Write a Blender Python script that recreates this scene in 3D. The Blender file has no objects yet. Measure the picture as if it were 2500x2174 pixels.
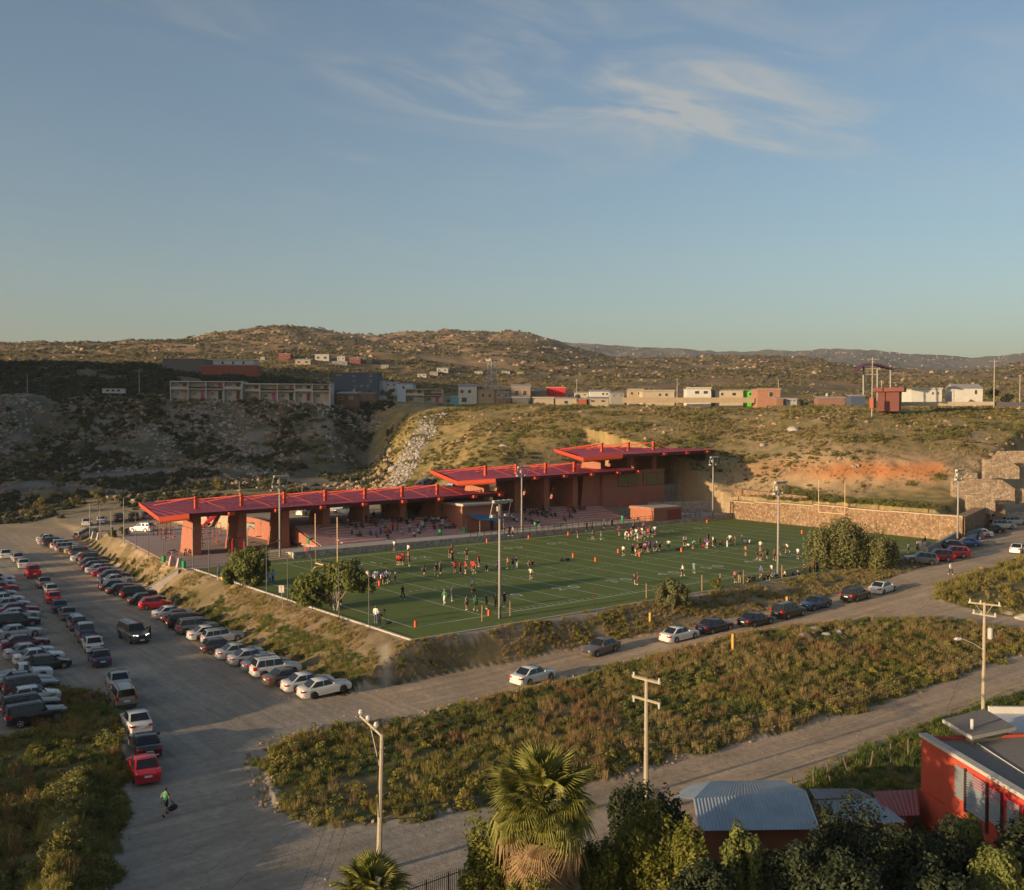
import bpy, bmesh, math, random
import numpy as np
from mathutils import Vector, Matrix
random.seed(7); rng = np.random.default_rng(7)
S = bpy.context.scene
COL = S.collection
# ------------------------------------------------------------------ camera
CAM = np.array([-53.96, -84.21, 21.31]); YAW = 0.67; F = 2425.5
PITCH = math.atan((1015.8 - 1087) / F)
cd = bpy.data.cameras.new('camera'); cam = bpy.data.objects.new('camera', cd); COL.objects.link(cam)
cam.location = CAM; cam.rotation_euler = (math.pi / 2 + PITCH, 0, -YAW)
cd.sensor_fit = 'HORIZONTAL'; cd.sensor_width = 36; cd.lens = 36 * F / 2500; cd.clip_end = 20000; cd.clip_start = 0.5
S.camera = cam
# ------------------------------------------------------------------ sky, sun, exposure
SUN_EL = math.radians(8.6); SUN_DIR = math.radians(-3)      # direction the shadows run, from +X
w = bpy.data.worlds.new('World'); S.world = w; w.use_nodes = True
nt = w.node_tree; nt.nodes.clear(); N = nt.nodes.new; K = nt.links.new
out = N('ShaderNodeOutputWorld'); bg = N('ShaderNodeBackground'); sky = N('ShaderNodeTexSky')
sky.sky_type = 'NISHITA'; sky.sun_disc = False; sky.sun_elevation = SUN_EL
sky.sun_rotation = math.radians(270) - SUN_DIR; sky.altitude = 500
sky.air_density = 1.0; sky.dust_density = 3.2; sky.ozone_density = 1.5
bg.inputs[1].default_value = 0.108
# thin cirrus: noise on a plane 7 km up
tc = N('ShaderNodeTexCoord'); sx = N('ShaderNodeSeparateXYZ'); K(tc.outputs['Generated'], sx.inputs[0])
def M_(op, a, b=None, c=None):
    n = N('ShaderNodeMath'); n.operation = op
    for i, q in enumerate((a, b, c)):
        if q is None: continue
        if isinstance(q, (int, float)): n.inputs[i].default_value = q
        else: K(q, n.inputs[i])
    return n.outputs[0]
zz = M_('MAXIMUM', sx.outputs[2], 0.02)
cx = M_('DIVIDE', sx.outputs[0], zz); cy = M_('DIVIDE', sx.outputs[1], zz)
cmb = N('ShaderNodeCombineXYZ'); K(cx, cmb.inputs[0]); K(cy, cmb.inputs[1])
mp = N('ShaderNodeMapping'); mp.inputs['Rotation'].default_value = (0, 0, 0.75); mp.inputs['Scale'].default_value = (0.6, 1.2, 1)
K(cmb.outputs[0], mp.inputs[0])
n1 = N('ShaderNodeTexNoise'); n1.inputs['Scale'].default_value = 1.9; n1.inputs['Detail'].default_value = 8; n1.inputs['Roughness'].default_value = 0.56; n1.inputs['Distortion'].default_value = 1.2
K(mp.outputs[0], n1.inputs[0])
n2 = N('ShaderNodeTexNoise'); n2.inputs['Scale'].default_value = 0.55; n2.inputs['Detail'].default_value = 3; n2.noise_dimensions = '3D'
mp2 = N('ShaderNodeMapping'); mp2.inputs['Location'].default_value = (3.3, 1.2, 0); K(cmb.outputs[0], mp2.inputs[0]); K(mp2.outputs[0], n2.inputs[0])
def RMP(v, a, b):
    m = N('ShaderNodeMapRange'); m.inputs[1].default_value = a; m.inputs[2].default_value = b; m.interpolation_type = 'SMOOTHSTEP'; K(v, m.inputs[0]); return m.outputs[0]
def BL(x0, y0, sx_, sy_, k):
    a = M_('DIVIDE', M_('SUBTRACT', cx, x0), sx_); b = M_('DIVIDE', M_('SUBTRACT', cy, y0), sy_); return M_('MULTIPLY', M_('EXPONENT', M_('MULTIPLY', M_('ADD', M_('MULTIPLY', a, a), M_('MULTIPLY', b, b)), -1.0)), k)
blob = M_('ADD', M_('ADD', BL(2.35, 2.2, .5, .3, 1.1), BL(1.75, 2.55, .34, .24, .95)), M_('ADD', BL(2.0, 1.9, .9, .5, .5), BL(2.9, 2.2, .7, .5, .35)))
cl = M_('MULTIPLY', M_('MULTIPLY', RMP(n1.outputs[0], 0.38, 0.82), M_('ADD', M_('MULTIPLY', RMP(n2.outputs[0], 0.42, 0.62), 0.22), blob)), RMP(sx.outputs[2], 0.10, 0.22))
cl = M_('MINIMUM', cl, 0.6)
mixc = N('ShaderNodeMix'); mixc.data_type = 'RGBA'; K(cl, mixc.inputs[0]); K(sky.outputs[0], mixc.inputs[6]); mixc.inputs[7].default_value = (3.3, 3.15, 2.8, 1)
K(mixc.outputs[2], bg.inputs[0]); K(bg.outputs[0], out.inputs[0])
sd = bpy.data.lights.new('sun', 'SUN'); sun = bpy.data.objects.new('sun', sd); COL.objects.link(sun)
sd.energy = 5.0; sd.angle = math.radians(0.53); sd.color = (1.0, 0.74, 0.44)
sun.rotation_euler = Vector((math.cos(SUN_DIR) * math.cos(SUN_EL), math.sin(SUN_DIR) * math.cos(SUN_EL), -math.sin(SUN_EL))).to_track_quat('-Z', 'Y').to_euler()
sun.location = (-80, 0, 60)
S.view_settings.view_transform = 'Standard'; S.view_settings.look = 'None'; S.view_settings.exposure = 0.6; S.view_settings.gamma = 1.0
S.view_settings.use_curve_mapping = False
S.cycles.max_bounces = 5; S.cycles.transparent_max_bounces = 6; S.cycles.caustics_reflective = False; S.cycles.caustics_refractive = False
# ------------------------------------------------------------------ maths helpers
FW = np.array([math.sin(YAW) * math.cos(PITCH), math.cos(YAW) * math.cos(PITCH), math.sin(PITCH)])
RT = np.array([math.cos(YAW), -math.sin(YAW), 0.0]); UPV = np.cross(RT, FW)
def ray(px, py): return FW + RT * (px - 1250) / F + UPV * (1087 - py) / F
def U(px, py, z=0.0):
    d = ray(px, py); return CAM + d * ((z - CAM[2]) / d[2])
def UD(px, py, dep): return CAM + ray(px, py) * dep
def sm(t): t = np.clip(t, 0, 1); return t * t * (3 - 2 * t)
def vnoise(x, y, seed=0):
    xi = np.floor(x).astype(np.int64); yi = np.floor(y).astype(np.int64); fx = sm(x - xi); fy = sm(y - yi)
    def h(a, b):
        q = (a * 374761393 + b * 668265263 + seed * 974634777) & 0xffffffff
        q = ((q ^ (q >> 13)) * 1274126177) & 0xffffffff
        return ((q ^ (q >> 16)) & 0xffff) / 65535.0
    return (h(xi, yi) * (1 - fx) + h(xi + 1, yi) * fx) * (1 - fy) + (h(xi, yi + 1) * (1 - fx) + h(xi + 1, yi + 1) * fx) * fy
def fbm(x, y, o=4, seed=0, g=0.5):
    s = 0; a = 1; t = 0
    for i in range(o):
        s = s + a * (vnoise(x * 2 ** i + 17.3 * i, y * 2 ** i - 9.1 * i, seed + i) - 0.5); t += a; a *= g
    return s / t * 2
def inpoly(x, y, poly):
    x = np.asarray(x); y = np.asarray(y); r = np.zeros(x.shape, bool); n = len(poly)
    for i in range(n):
        x0, y0 = poly[i]; x1, y1 = poly[(i + 1) % n]
        c = ((y0 > y) != (y1 > y)) & (x < (x1 - x0) * (y - y0) / ((y1 - y0) or 1e-9) + x0)
        r ^= c
    return r
# ------------------------------------------------------------------ terrain height
VAC = [(-21.2, -15.2), (-17, -15.6), (-11, -17.0), (2.2, -16.6), (14, -16.2), (27, -16.8), (38, -18.6), (48, -22.5), (56, -28), (64, -38), (61, -40), (51, -37), (20, -37.3), (-5.5, -36.4), (-20.5, -34.2), (-26.2, -32), (-27.6, -27), (-24.6, -18.6)]
RB = [(61.5, -22), (70, -17.5), (98, -15.2), (150, -17), (150, -60), (82, -52), (70, -37), (64, -29.5)]
LB = [(-30.5, 10), (-28.6, 4), (-29.2, -4), (-32.3, -14), (-34.6, -22), (-37.5, -29), (-41, -36), (-46, -50), (-110, -50), (-110, -5), (-39, -3.5), (-34, 0.5), (-32.5, 8)]
SB = [(-14, -47.5), (3, -44.3), (12, -43), (30, -43), (90, -43), (90, -90), (-60, -90), (-40, -60)]
PC = [-600, 0, 300, 600, 800, 900, 1000, 1200, 1500, 1800, 2100, 2300, 2500, 3100]
PK = {0: [(150, -2.6), (170, -2.6), (200, -1.6), (225, 0.2), (245, 2.9), (262, 6), (280, 9.5), (290, 12.5), (306, 25), (312, 27), (335, 28.5), (360, 33), (400, 42), (440, 44)],
      300: [(150, -2.4), (170, -2), (200, -0.6), (225, 1.0), (245, 2.9), (262, 6), (280, 9.5), (290, 12.5), (306, 25), (312, 27), (335, 28.5), (360, 33), (400, 41), (440, 43)],
      600: [(150, 0), (190, 1.5), (230, 2.6), (250, 4), (268, 6), (288, 10.5), (298, 14), (310, 25), (316, 26.5), (335, 27.5), (360, 31), (400, 36.5), (440, 38)],
      800: [(150, 1), (190, 2.5), (235, 2.8), (262, 4), (280, 6), (296, 12), (310, 23), (316, 25.8), (345, 27), (400, 31), (440, 33)],
      900: [(150, 2), (190, 3.2), (240, 3.6), (270, 4.2), (290, 5), (308, 10), (324, 20.5), (334, 25.5), (350, 26.5), (410, 29), (440, 30)],
      1000: [(150, 2), (190, 3.5), (222, 4.5), (235, 7), (250, 11), (280, 19), (303, 24.0), (320, 25.0), (400, 27), (440, 28)],
      1200: [(150, 2), (195, 5), (205, 6.4), (217, 9.5), (240, 15), (270, 21.3), (290, 24.0), (310, 24.4), (400, 26), (440, 27)],
      1500: [(150, 3), (200, 5.5), (208, 8), (222, 13), (240, 17.5), (265, 22.6), (285, 23.8), (310, 24.0), (440, 26)],
      1800: [(150, 3.6), (200, 3.6), (211, 4.2), (215, 6.2), (219, 10.3), (228, 13.5), (240, 17), (262, 21.8), (275, 22.9), (300, 23.2), (440, 25)],
      2100: [(150, 4.3), (196, 4.9), (202, 6.5), (204, 7.6), (209, 12.2), (222, 15.5), (245, 20.5), (262, 22.9), (290, 23.4), (440, 24)],
      2300: [(150, 4.5), (180, 4.9), (190, 6.2), (200, 8), (207, 11.5), (225, 15.5), (250, 20.5), (265, 22.6), (290, 23.2), (440, 24)],
      2500: [(120, -.5), (165, 2), (185, 4.5), (200, 8), (225, 14), (250, 20), (268, 22.5), (290, 23), (440, 24)]}
PK[-600] = PK[0]; PK[3100] = PK[2500]
y7 = ([-600, 0, 750, 1000, 1200, 1500, 1800, 2100, 2500, 3100], [885, 885, 888, 912, 938, 938, 935, 945, 955, 955])
c1 = ([-600, 0, 182, 364, 570, 673, 788, 898, 1007, 1116, 1213, 1298, 1371, 1450, 1550, 1650, 1750, 1850, 1963, 2050, 2150, 2250, 2400, 2500, 3100],
      [842, 839, 832, 828, 810, 799, 810, 822, 815, 809, 819, 822, 842, 866, 884, 888, 880, 872, 862, 876, 897, 908, 902, 892, 890])
c2 = ([-600, 1100, 1371, 1577, 1747, 1868, 1989, 2111, 2208, 2244, 2317, 2378, 2500, 3100], [850, 842, 837, 845, 856, 859, 848, 851, 868, 862, 873, 876, 865, 860])
def zy(y, d): return 21.31 + (1016 - y) / F * d
PXF = np.arange(-700, 3201, 25.0); LD = np.linspace(math.log(100), math.log(7000), 500)
_Z = np.zeros((len(PXF), len(LD)))
for i, px in enumerate(PXF):
    j = min(max(np.searchsorted(PC, px) - 1, 0), len(PC) - 2); t = np.clip((px - PC[j]) / (PC[j + 1] - PC[j]), 0, 1); t = sm(t)
    def prof(c):
        k = list(PK[c]); return np.interp(np.exp(LD), [q[0] for q in k], [q[1] for q in k])
    z = prof(PC[j]) * (1 - t) + prof(PC[j + 1]) * t
    kd = [440, 540, 700, 900, 1080, 1300, 1500, 1900, 2500, 3000, 3600, 7000]
    a = float(np.interp(450, np.exp(LD), z)); b7 = zy(np.interp(px, *y7), 700); b1 = zy(np.interp(px, *c1), 1300); b2 = zy(np.interp(px, *c2), 3000)
    kz = [a, a * .6 + b7 * .4, b7, b7 * .62 + b1 * .38, b7 * .35 + b1 * .65, b1, b1 * .9, b1 * .6 + b2 * .2, b2 * .75, b2, b2 * .85, b2 * .5]
    far = np.interp(LD, np.log(kd), kz)
    _Z[i] = np.where(np.exp(LD) > 440, far, z)
# soften creases
for ax in (0, 1):
    for _ in range(2):
        _Z = (_Z + 0.5 * np.roll(_Z, 1, ax) + 0.5 * np.roll(_Z, -1, ax)) / 2 if ax == 0 else np.concatenate([_Z[:, :1], (_Z[:, 1:-1] * 2 + _Z[:, :-2] + _Z[:, 2:]) / 4, _Z[:, -1:]], 1)
def polar(x, y):
    dx = x - CAM[0]; dy = y - CAM[1]; d = dx * math.sin(YAW) + dy * math.cos(YAW); s = dx * RT[0] + dy * RT[1]
    dd = np.maximum(d, 5.0); return d, 1250 + F * s / dd
def back(x, y):
    d, px = polar(x, y); r = np.hypot(x - CAM[0], y - CAM[1])
    d = np.where(px < -600, r * 0.88, d); d = np.where((px > 3100) | (px < -600), np.maximum(d, r * .8), d)
    u = np.clip((px - PXF[0]) / 25.0, 0, len(PXF) - 1.001); v = np.clip((np.log(np.maximum(d, 100)) - LD[0]) / (LD[1] - LD[0]), 0, len(LD) - 1.001)
    i = u.astype(int); j = v.astype(int); a = u - i; b = v - j
    return (_Z[i, j] * (1 - a) + _Z[i + 1, j] * a) * (1 - b) + (_Z[i, j + 1] * (1 - a) + _Z[i + 1, j + 1] * a) * b
SHADE_RIDGE = ([-300, -60, -31, -28, -18, -16.2, -14.0, -12.6, -9, -7.6, -4.4, -3, 4, 16, 30, 45, 60, 75, 86, 90, 95, 100, 106, 110, 120, 150, 163, 176, 200, 330, 420, 600], [3.0, 3.2, 3.6, 6.4, 6.6, 5.9, 4.2, 7.4, 8.0, 4.6, 4.8, 8.6, 9.3, 8.8, 9.6, 9.4, 8.7, 9.2, 8.8, 5.5, 8.4, 5.2, 8.4, 5.0, 4.4, 4.4, 7, 48, 58, 62, 60, 40])  # crest heights of the added left hills, notched to place shade and lit strips
def near(x, y):
    ramp = np.interp(x, [0, 14, 30, 50, 75, 95, 135, 200], [0, .3, 1, 1.5, 2.4, 2.9, 3.8, 5]); wy = sm((y + 36) / 16)
    zb = -3 - .5 * (1 - sm((y + 40) / 8)) + ramp * wy + 2 * sm((y - 90) / 45)
    xf = np.interp(y, [-8, 8.6, 29, 52, 73, 100, 124], [-12.5, -12.3, -10.3, -8, -5.4, -2.6, -.6]); xe = -3.6 - .8 * sm((y - 47) / 4) + np.interp(y, [55, 84, 112], [0, 2.7, 5.7])
    yf = np.interp(x, [-12, 0, 14, 30, 50, 73, 95, 110], [-7.6, -7.4, -8.6, -11, -12.4, -10.5, -7.4, -6.6]); ye = -5.5
    t = np.minimum(np.clip((x - xf) / (xe - xf), 0, 1), np.clip((y - yf) / (ye - yf), 0, 1))
    top = np.where(y > 100, -.06 - .7 * sm((y - 100) / 14), -.06)
    top = np.where(y > 100, np.maximum(top, zb), top); t = np.where(x > 111.7, 0, t); z = zb + (top - zb) * (t * .75 + sm(t) * .25)
    z = z + 2.95 * sm((y - 57.5) / 8) * sm((x - 19.1) / 1.3) * (x < 104)
    return z, t
def natural(x, y):      # how rough the ground is, 0..1
    n = inpoly(x, y, VAC) * .8 + inpoly(x, y, RB) * 1.0 + inpoly(x, y, LB) * .9 + inpoly(x, y, SB) * .3
    z, t = near(x, y); n = n + ((t > .02) & (t < .96)) * .35
    return np.clip(n, 0, 1)
def wback(x, y):
    a = sm((y - 118) / 40); b = sm((y - 84) / 14); k = sm((x - 20) / 20); wA = a * (1 - k) + b * k
    yw = np.interp(x, [110, 112, 130, 140, 170, 220], [.8, 1.2, 6.2, 9.5, 18, 30]); wR = (x > 111.7) * sm((y - yw) / 5)
    d, px = polar(x, y)
    return np.maximum(np.maximum(wA, wR), sm((d - 300) / 60) * (d > 0))
def H(x, y):
    x = np.asarray(x, float); y = np.asarray(y, float)
    z, t = near(x, y); wb = wback(x, y); bz = back(x, y)
    d, px = polar(x, y); rough = np.clip((d - 190) / 120, 0.25, 1)
    bz = bz + wb * rough * (1.5 * fbm(x / 22, y / 22, 4, 3)) + np.clip((d - 450) / 500, 0, 1.6) * (10 * fbm(x / 150, y / 150, 5, 9, .6) - 5 * np.abs(fbm(x / 60, y / 60, 3, 5)))
    cut = np.exp(-((d - 206) / 16.0) ** 2) * sm((px - 1650) / 150)
    bz = bz + cut * .5 * fbm(x / 2.2, y / 2.2, 2, 21)
    z = z * (1 - wb) + bz * wb
    nn = natural(x, y) * (1 - wb)
    z = z + nn * (.28 * fbm(x / 3.1, y / 3.1, 4, 11) + .10)
    z = z + 1.25 * np.exp(-((x + 13) / 6) ** 2 - ((y + 25) / 5) ** 2) * (1 - wb) * 0
    # berm of spoil along the lower-left scrub
    bl = np.exp(-(((x + 39.5) - .33 * (y + 26)) / 1.5) ** 2) * sm((y + 42) / 8) * sm((-13 - y) / 6); z = z + 1.3 * bl * (1 + .5 * fbm(x / 2, y / 2, 3, 8))
    # unseen hills added left of the frame, crest shaped for the shade it casts
    cr = np.interp(y + 0.052 * (x + 95), *SHADE_RIDGE) + 1.0 * fbm(y / 3.0, x * 0 + 2.2, 3, 31); pr = np.exp(-((x + 95) / np.where(cr > 20, 34, 24)) ** 2)
    z = z + np.maximum(cr + 3, 0) * pr * (x < 0) * (1 - sm((y - 440) / 160))
    return z
def Hs(x, y): return float(H(np.array([x]), np.array([y]))[0])
_tt = np.geomspace(22, 2600, 900)
def G(px, py, dz=0.0):
    d = ray(px, py); P = CAM[None, :] + d[None, :] * _tt[:, None]
    g = P[:, 2] - H(P[:, 0], P[:, 1]) - dz; i = int(np.argmax(g < 0))
    if i == 0: return Vector(P[-1])
    t0, t1 = _tt[i - 1], _tt[i]
    for _ in range(2):
        q = np.linspace(t0, t1, 12); P = CAM[None, :] + d[None, :] * q[:, None]; g = P[:, 2] - H(P[:, 0], P[:, 1]) - dz
        k = max(int(np.argmax(g < 0)), 1); t0, t1 = q[k - 1], q[k]
    return Vector(CAM + d * t1)
# ------------------------------------------------------------------ mesh + object helpers
def me_new(name, v, f, smooth=False, sharp=None):
    m = bpy.data.meshes.new(name); m.from_pydata([tuple(map(float, p)) for p in v], [], [tuple(q) for q in f]); m.update()
    if smooth:
        m.polygons.foreach_set('use_smooth', [True] * len(m.polygons))
        if sharp: m.set_sharp_from_angle(angle=math.radians(sharp))
    return m
class MB:
    def __init__(s): s.v = []; s.f = []
    def add(s, v, f):
        n = len(s.v); s.v += [tuple(p) for p in v]; s.f += [tuple(n + i for i in q) for q in f]; return s
    def hexa(s, p): return s.add(p, [(0, 3, 2, 1), (4, 5, 6, 7), (0, 1, 5, 4), (1, 2, 6, 5), (2, 3, 7, 6), (3, 0, 4, 7)])
    def box(s, x0, x1, y0, y1, z0, z1): return s.hexa([(x0, y0, z0), (x1, y0, z0), (x1, y1, z0), (x0, y1, z0), (x0, y0, z1), (x1, y0, z1), (x1, y1, z1), (x0, y1, z1)])
    def prism(s, poly, z0, z1):
        n = len(poly); lo = [(p[0], p[1], z0 if not callable(z0) else z0(*p)) for p in poly]; hi = [(p[0], p[1], z1 if not callable(z1) else z1(*p)) for p in poly]
        return s.add(lo + hi, [tuple(range(n))[::-1], tuple(range(n, 2 * n))] + [(i, (i + 1) % n, n + (i + 1) % n, n + i) for i in range(n)])
    def tube(s, pts, r, n=6, cap=True):
        pts = [Vector(p) for p in pts]; R = r if isinstance(r, (list, tuple)) else [r] * len(pts); vv = []; ff = []
        for i, p in enumerate(pts):
            t = (pts[min(i + 1, len(pts) - 1)] - pts[max(i - 1, 0)]).normalized(); a = t.orthogonal().normalized() if abs(t.z) < .99 else Vector((1, 0, 0)); a = (a - t * a.dot(t)).normalized(); b = t.cross(a)
            vv += [tuple(p + (a * math.cos(2 * math.pi * k / n) + b * math.sin(2 * math.pi * k / n)) * R[i]) for k in range(n)]
        for i in range(len(pts) - 1):
            ff += [(i * n + k, i * n + (k + 1) % n, (i + 1) * n + (k + 1) % n, (i + 1) * n + k) for k in range(n)]
        if cap: ff += [tuple(range(n))[::-1], tuple(range((len(pts) - 1) * n, len(pts) * n))]
        return s.add(vv, ff)
    def mesh(s, name, smooth=False, sharp=None): return me_new(name, s.v, s.f, smooth, sharp)
def O(name, data, mat=None, parent=None, smooth=False, sharp=None, loc=None, rz=None):
    if isinstance(data, MB): data = data.mesh(name, smooth, sharp)
    o = bpy.data.objects.new(name, data); COL.objects.link(o)
    if mat is not None:
        if not len(data.materials): data.materials.append(mat)
        elif data.materials[0] != mat: o.material_slots[0].link = 'OBJECT'; o.material_slots[0].material = mat
    if parent is not None: o.parent = parent
    if loc is not None: o.location = loc
    if rz is not None: o.rotation_euler = (0, 0, rz)
    return o
def E(name, loc, rz=0.0):
    o = bpy.data.objects.new(name, None); COL.objects.link(o); o.location = loc; o.rotation_euler = (0, 0, rz); o.empty_display_size = .3; return o
def T(o, label=None, cat=None, group=None, kind=None):
    if label: o['label'] = label
    if cat: o['category'] = cat
    if group: o['group'] = group
    if kind: o['kind'] = kind
    return o
# ------------------------------------------------------------------ materials
_MC = {}
def mat(name, col, rough=.85, var=.12, scale=3.0, bump=0.0, bscale=None, metal=0.0, coat=0.0, trans=0.0, rnd=0.0, spec=.3, stripes=None, emit=None):
    if name in _MC: return _MC[name]
    m = bpy.data.materials.new(name); m.use_nodes = True; t = m.node_tree; b = t.nodes['Principled BSDF']; L = t.links.new; NN = t.nodes.new
    b.inputs['Roughness'].default_value = rough; b.inputs['Metallic'].default_value = metal; b.inputs['Specular IOR Level'].default_value = spec
    if coat: b.inputs['Coat Weight'].default_value = coat; b.inputs['Coat Roughness'].default_value = .08
    tcn = NN('ShaderNodeTexCoord')
    if var:
        n = NN('ShaderNodeTexNoise'); n.inputs['Scale'].default_value = scale; n.inputs['Detail'].default_value = 6; n.inputs['Roughness'].default_value = .65; L(tcn.outputs['Object'], n.inputs[0])
        mr = NN('ShaderNodeMapRange'); mr.inputs[1].default_value = .25; mr.inputs[2].default_value = .75; mr.inputs[3].default_value = 1 - var; mr.inputs[4].default_value = 1 + var; L(n.outputs[0], mr.inputs[0])
        val = mr.outputs[0]
        if rnd:
            oi = NN('ShaderNodeObjectInfo'); r2 = NN('ShaderNodeMapRange'); r2.inputs[3].default_value = 1 - rnd; r2.inputs[4].default_value = 1 + rnd; L(oi.outputs['Random'], r2.inputs[0])
            mu = NN('ShaderNodeMath'); mu.operation = 'MULTIPLY'; L(val, mu.inputs[0]); L(r2.outputs[0], mu.inputs[1]); val = mu.outputs[0]
        vm = NN('ShaderNodeVectorMath'); vm.operation = 'SCALE'; vm.inputs[0].default_value = col[:3]; L(val, vm.inputs['Scale']); L(vm.outputs[0], b.inputs['Base Color'])
        cs = vm.outputs[0]
        if bump:
            n3 = NN('ShaderNodeTexNoise'); n3.inputs['Scale'].default_value = bscale or scale * 4; n3.inputs['Detail'].default_value = 5; L(tcn.outputs['Object'], n3.inputs[0])
            bp = NN('ShaderNodeBump'); bp.inputs['Strength'].default_value = bump; bp.inputs['Distance'].default_value = .05; L(n3.outputs[0], bp.inputs['Height']); L(bp.outputs[0], b.inputs['Normal'])
    else:
        b.inputs['Base Color'].default_value = (*col[:3], 1); cs = None
    if emit: b.inputs['Emission Color'].default_value = (*emit[:3], 1); b.inputs['Emission Strength'].default_value = emit[3]
    if trans:
        tr = NN('ShaderNodeBsdfTranslucent'); mx = NN('ShaderNodeMixShader'); mx.inputs[0].default_value = trans
        if cs is not None: L(cs, tr.inputs[0])
        else: tr.inputs[0].default_value = (*col[:3], 1)
        L(b.outputs[0], mx.inputs[1]); L(tr.outputs[0], mx.inputs[2]); L(mx.outputs[0], t.nodes['Material Output'].inputs[0])
    _MC[name] = m; return m
def stone_mat(name, c0, c1, mortar, sc):
    if name in _MC: return _MC[name]
    m = bpy.data.materials.new(name); m.use_nodes = True; t = m.node_tree; b = t.nodes['Principled BSDF']; L = t.links.new; NN = t.nodes.new
    b.inputs['Roughness'].default_value = .9; tcn = NN('ShaderNodeTexCoord'); v = NN('ShaderNodeTexVoronoi'); v.inputs['Scale'].default_value = sc; L(tcn.outputs['Object'], v.inputs[0])
    e = NN('ShaderNodeTexVoronoi'); e.feature = 'DISTANCE_TO_EDGE'; e.inputs['Scale'].default_value = sc; L(tcn.outputs['Object'], e.inputs[0])
    r = NN('ShaderNodeValToRGB'); r.color_ramp.elements[0].color = (*c0, 1); r.color_ramp.elements[1].color = (*c1, 1); sp = NN('ShaderNodeSeparateColor'); L(v.outputs['Color'], sp.inputs[0]); L(sp.outputs[0], r.inputs[0])
    el = r.color_ramp.elements.new(.5); el.color = (c0[0] * .5 + c1[0] * .5 + .05, c0[1] * .5 + c1[1] * .45, c0[2] * .45 + c1[2] * .4, 1)
    mr = NN('ShaderNodeMapRange'); mr.inputs[1].default_value = .02; mr.inputs[2].default_value = .09; L(e.outputs[0], mr.inputs[0])
    mx = NN('ShaderNodeMix'); mx.data_type = 'RGBA'; mx.inputs[6].default_value = (*mortar, 1); L(mr.outputs[0], mx.inputs[0]); L(r.outputs[0], mx.inputs[7]); L(mx.outputs[2], b.inputs['Base Color'])
    bp = NN('ShaderNodeBump'); bp.inputs['Distance'].default_value = .08; bp.inputs['Strength'].default_value = .8; L(mr.outputs[0], bp.inputs['Height']); L(bp.outputs[0], b.inputs['Normal'])
    _MC[name] = m; return m
# ------------------------------------------------------------------ the ground sheet
ang_in = np.radians(np.arange(-33, 33.01, .155)); ang_out = np.radians(np.arange(35, 325.1, 2.0)); ANG = np.concatenate([ang_in, ang_out])
R_ = np.concatenate([[3, 10, 18], np.geomspace(24, 60, 90), np.geomspace(60.4, 345, 330), np.geomspace(349, 7200, 230)])
AA, RR = np.meshgrid(ANG, R_); GX = CAM[0] + RR * np.sin(YAW + AA); GY = CAM[1] + RR * np.cos(YAW + AA); GZ = H(GX, GY)
nA, nR = len(ANG), len(R_)
idx = np.arange(nA * nR).reshape(nR, nA); a = idx[:-1, :]; b = np.roll(idx, -1, 1)[:-1, :]; c = np.roll(idx, -1, 1)[1:, :]; d_ = idx[1:, :]
faces = np.stack([a, b, c, d_], -1).reshape(-1, 4)[:, ::-1]
gm = bpy.data.meshes.new('ground'); nv = nA * nR; nf = len(faces)
gm.vertices.add(nv); gm.vertices.foreach_set('co', np.stack([GX, GY, GZ], -1).reshape(-1).astype(np.float32))
gm.loops.add(nf * 4); gm.loops.foreach_set('vertex_index', faces.reshape(-1).astype(np.int32)); gm.polygons.add(nf); gm.polygons.foreach_set('loop_start', np.arange(0, nf * 4, 4, dtype=np.int32))
gm.polygons.foreach_set('use_smooth', np.ones(nf, bool)); gm.update(calc_edges=True); gm.validate()
# what the ground is made of, per vertex (soil and plant cover colours)
x, y, z = GX.ravel(), GY.ravel(), GZ.ravel(); wx = x + 1.1 * fbm(x / 2.4, y / 2.4, 3, 41); wy = y + 1.1 * fbm(x / 2.4, y / 2.4, 3, 42)
dd, pxx = polar(x, y); zn, tn = near(wx, wy); wb = wback(x, y)
def C3(r, g, b): return np.array([r, g, b])[None, :]
def mixm(A, B, t): return A * (1 - t[:, None]) + B * t[:, None]
lot = C3(.285, .25, .205); dirt = C3(.41, .30, .20); n_big = sm(.5 + 1.2 * fbm(x / 9, y / 9, 4, 51)); n_sm = sm(.5 + 1.3 * fbm(x / 1.7, y / 1.7, 4, 52))
colr = mixm(np.repeat(lot, nv, 0), dirt, sm((x + 20) / 14) * .8 + .2 * n_big)
colr = colr * (1 + .10 * fbm(x / 1.3, y / 9, 4, 53))[:, None]
vegc = mixm(np.repeat(C3(.15, .115, .05), nv, 0), C3(.085, .09, .03), n_sm)
for P, f in ((VAC, 1), (LB, 1), (SB, 1)): colr = np.where((inpoly(wx, wy, P))[:, None], vegc * f, colr)
colr = np.where(inpoly(wx, wy, RB)[:, None], mixm(np.repeat(C3(.19, .145, .06), nv, 0), C3(.13, .12, .035), n_sm), colr)
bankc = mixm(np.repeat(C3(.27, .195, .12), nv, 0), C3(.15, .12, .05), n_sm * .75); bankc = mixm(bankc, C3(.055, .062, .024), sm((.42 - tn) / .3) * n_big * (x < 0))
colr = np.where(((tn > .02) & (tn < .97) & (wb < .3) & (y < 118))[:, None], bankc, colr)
# a foot path scrambles up the corner of the bank
pth = np.exp(-((x + 5.8 - .55 * (y + 4.2)) / .55) ** 2) * sm((y + 8.5) / 1.0) * sm((-2.5 - y) / 1.0); colr = mixm(colr, C3(.33, .265, .19), np.clip(pth * 1.2, 0, 1))
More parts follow.
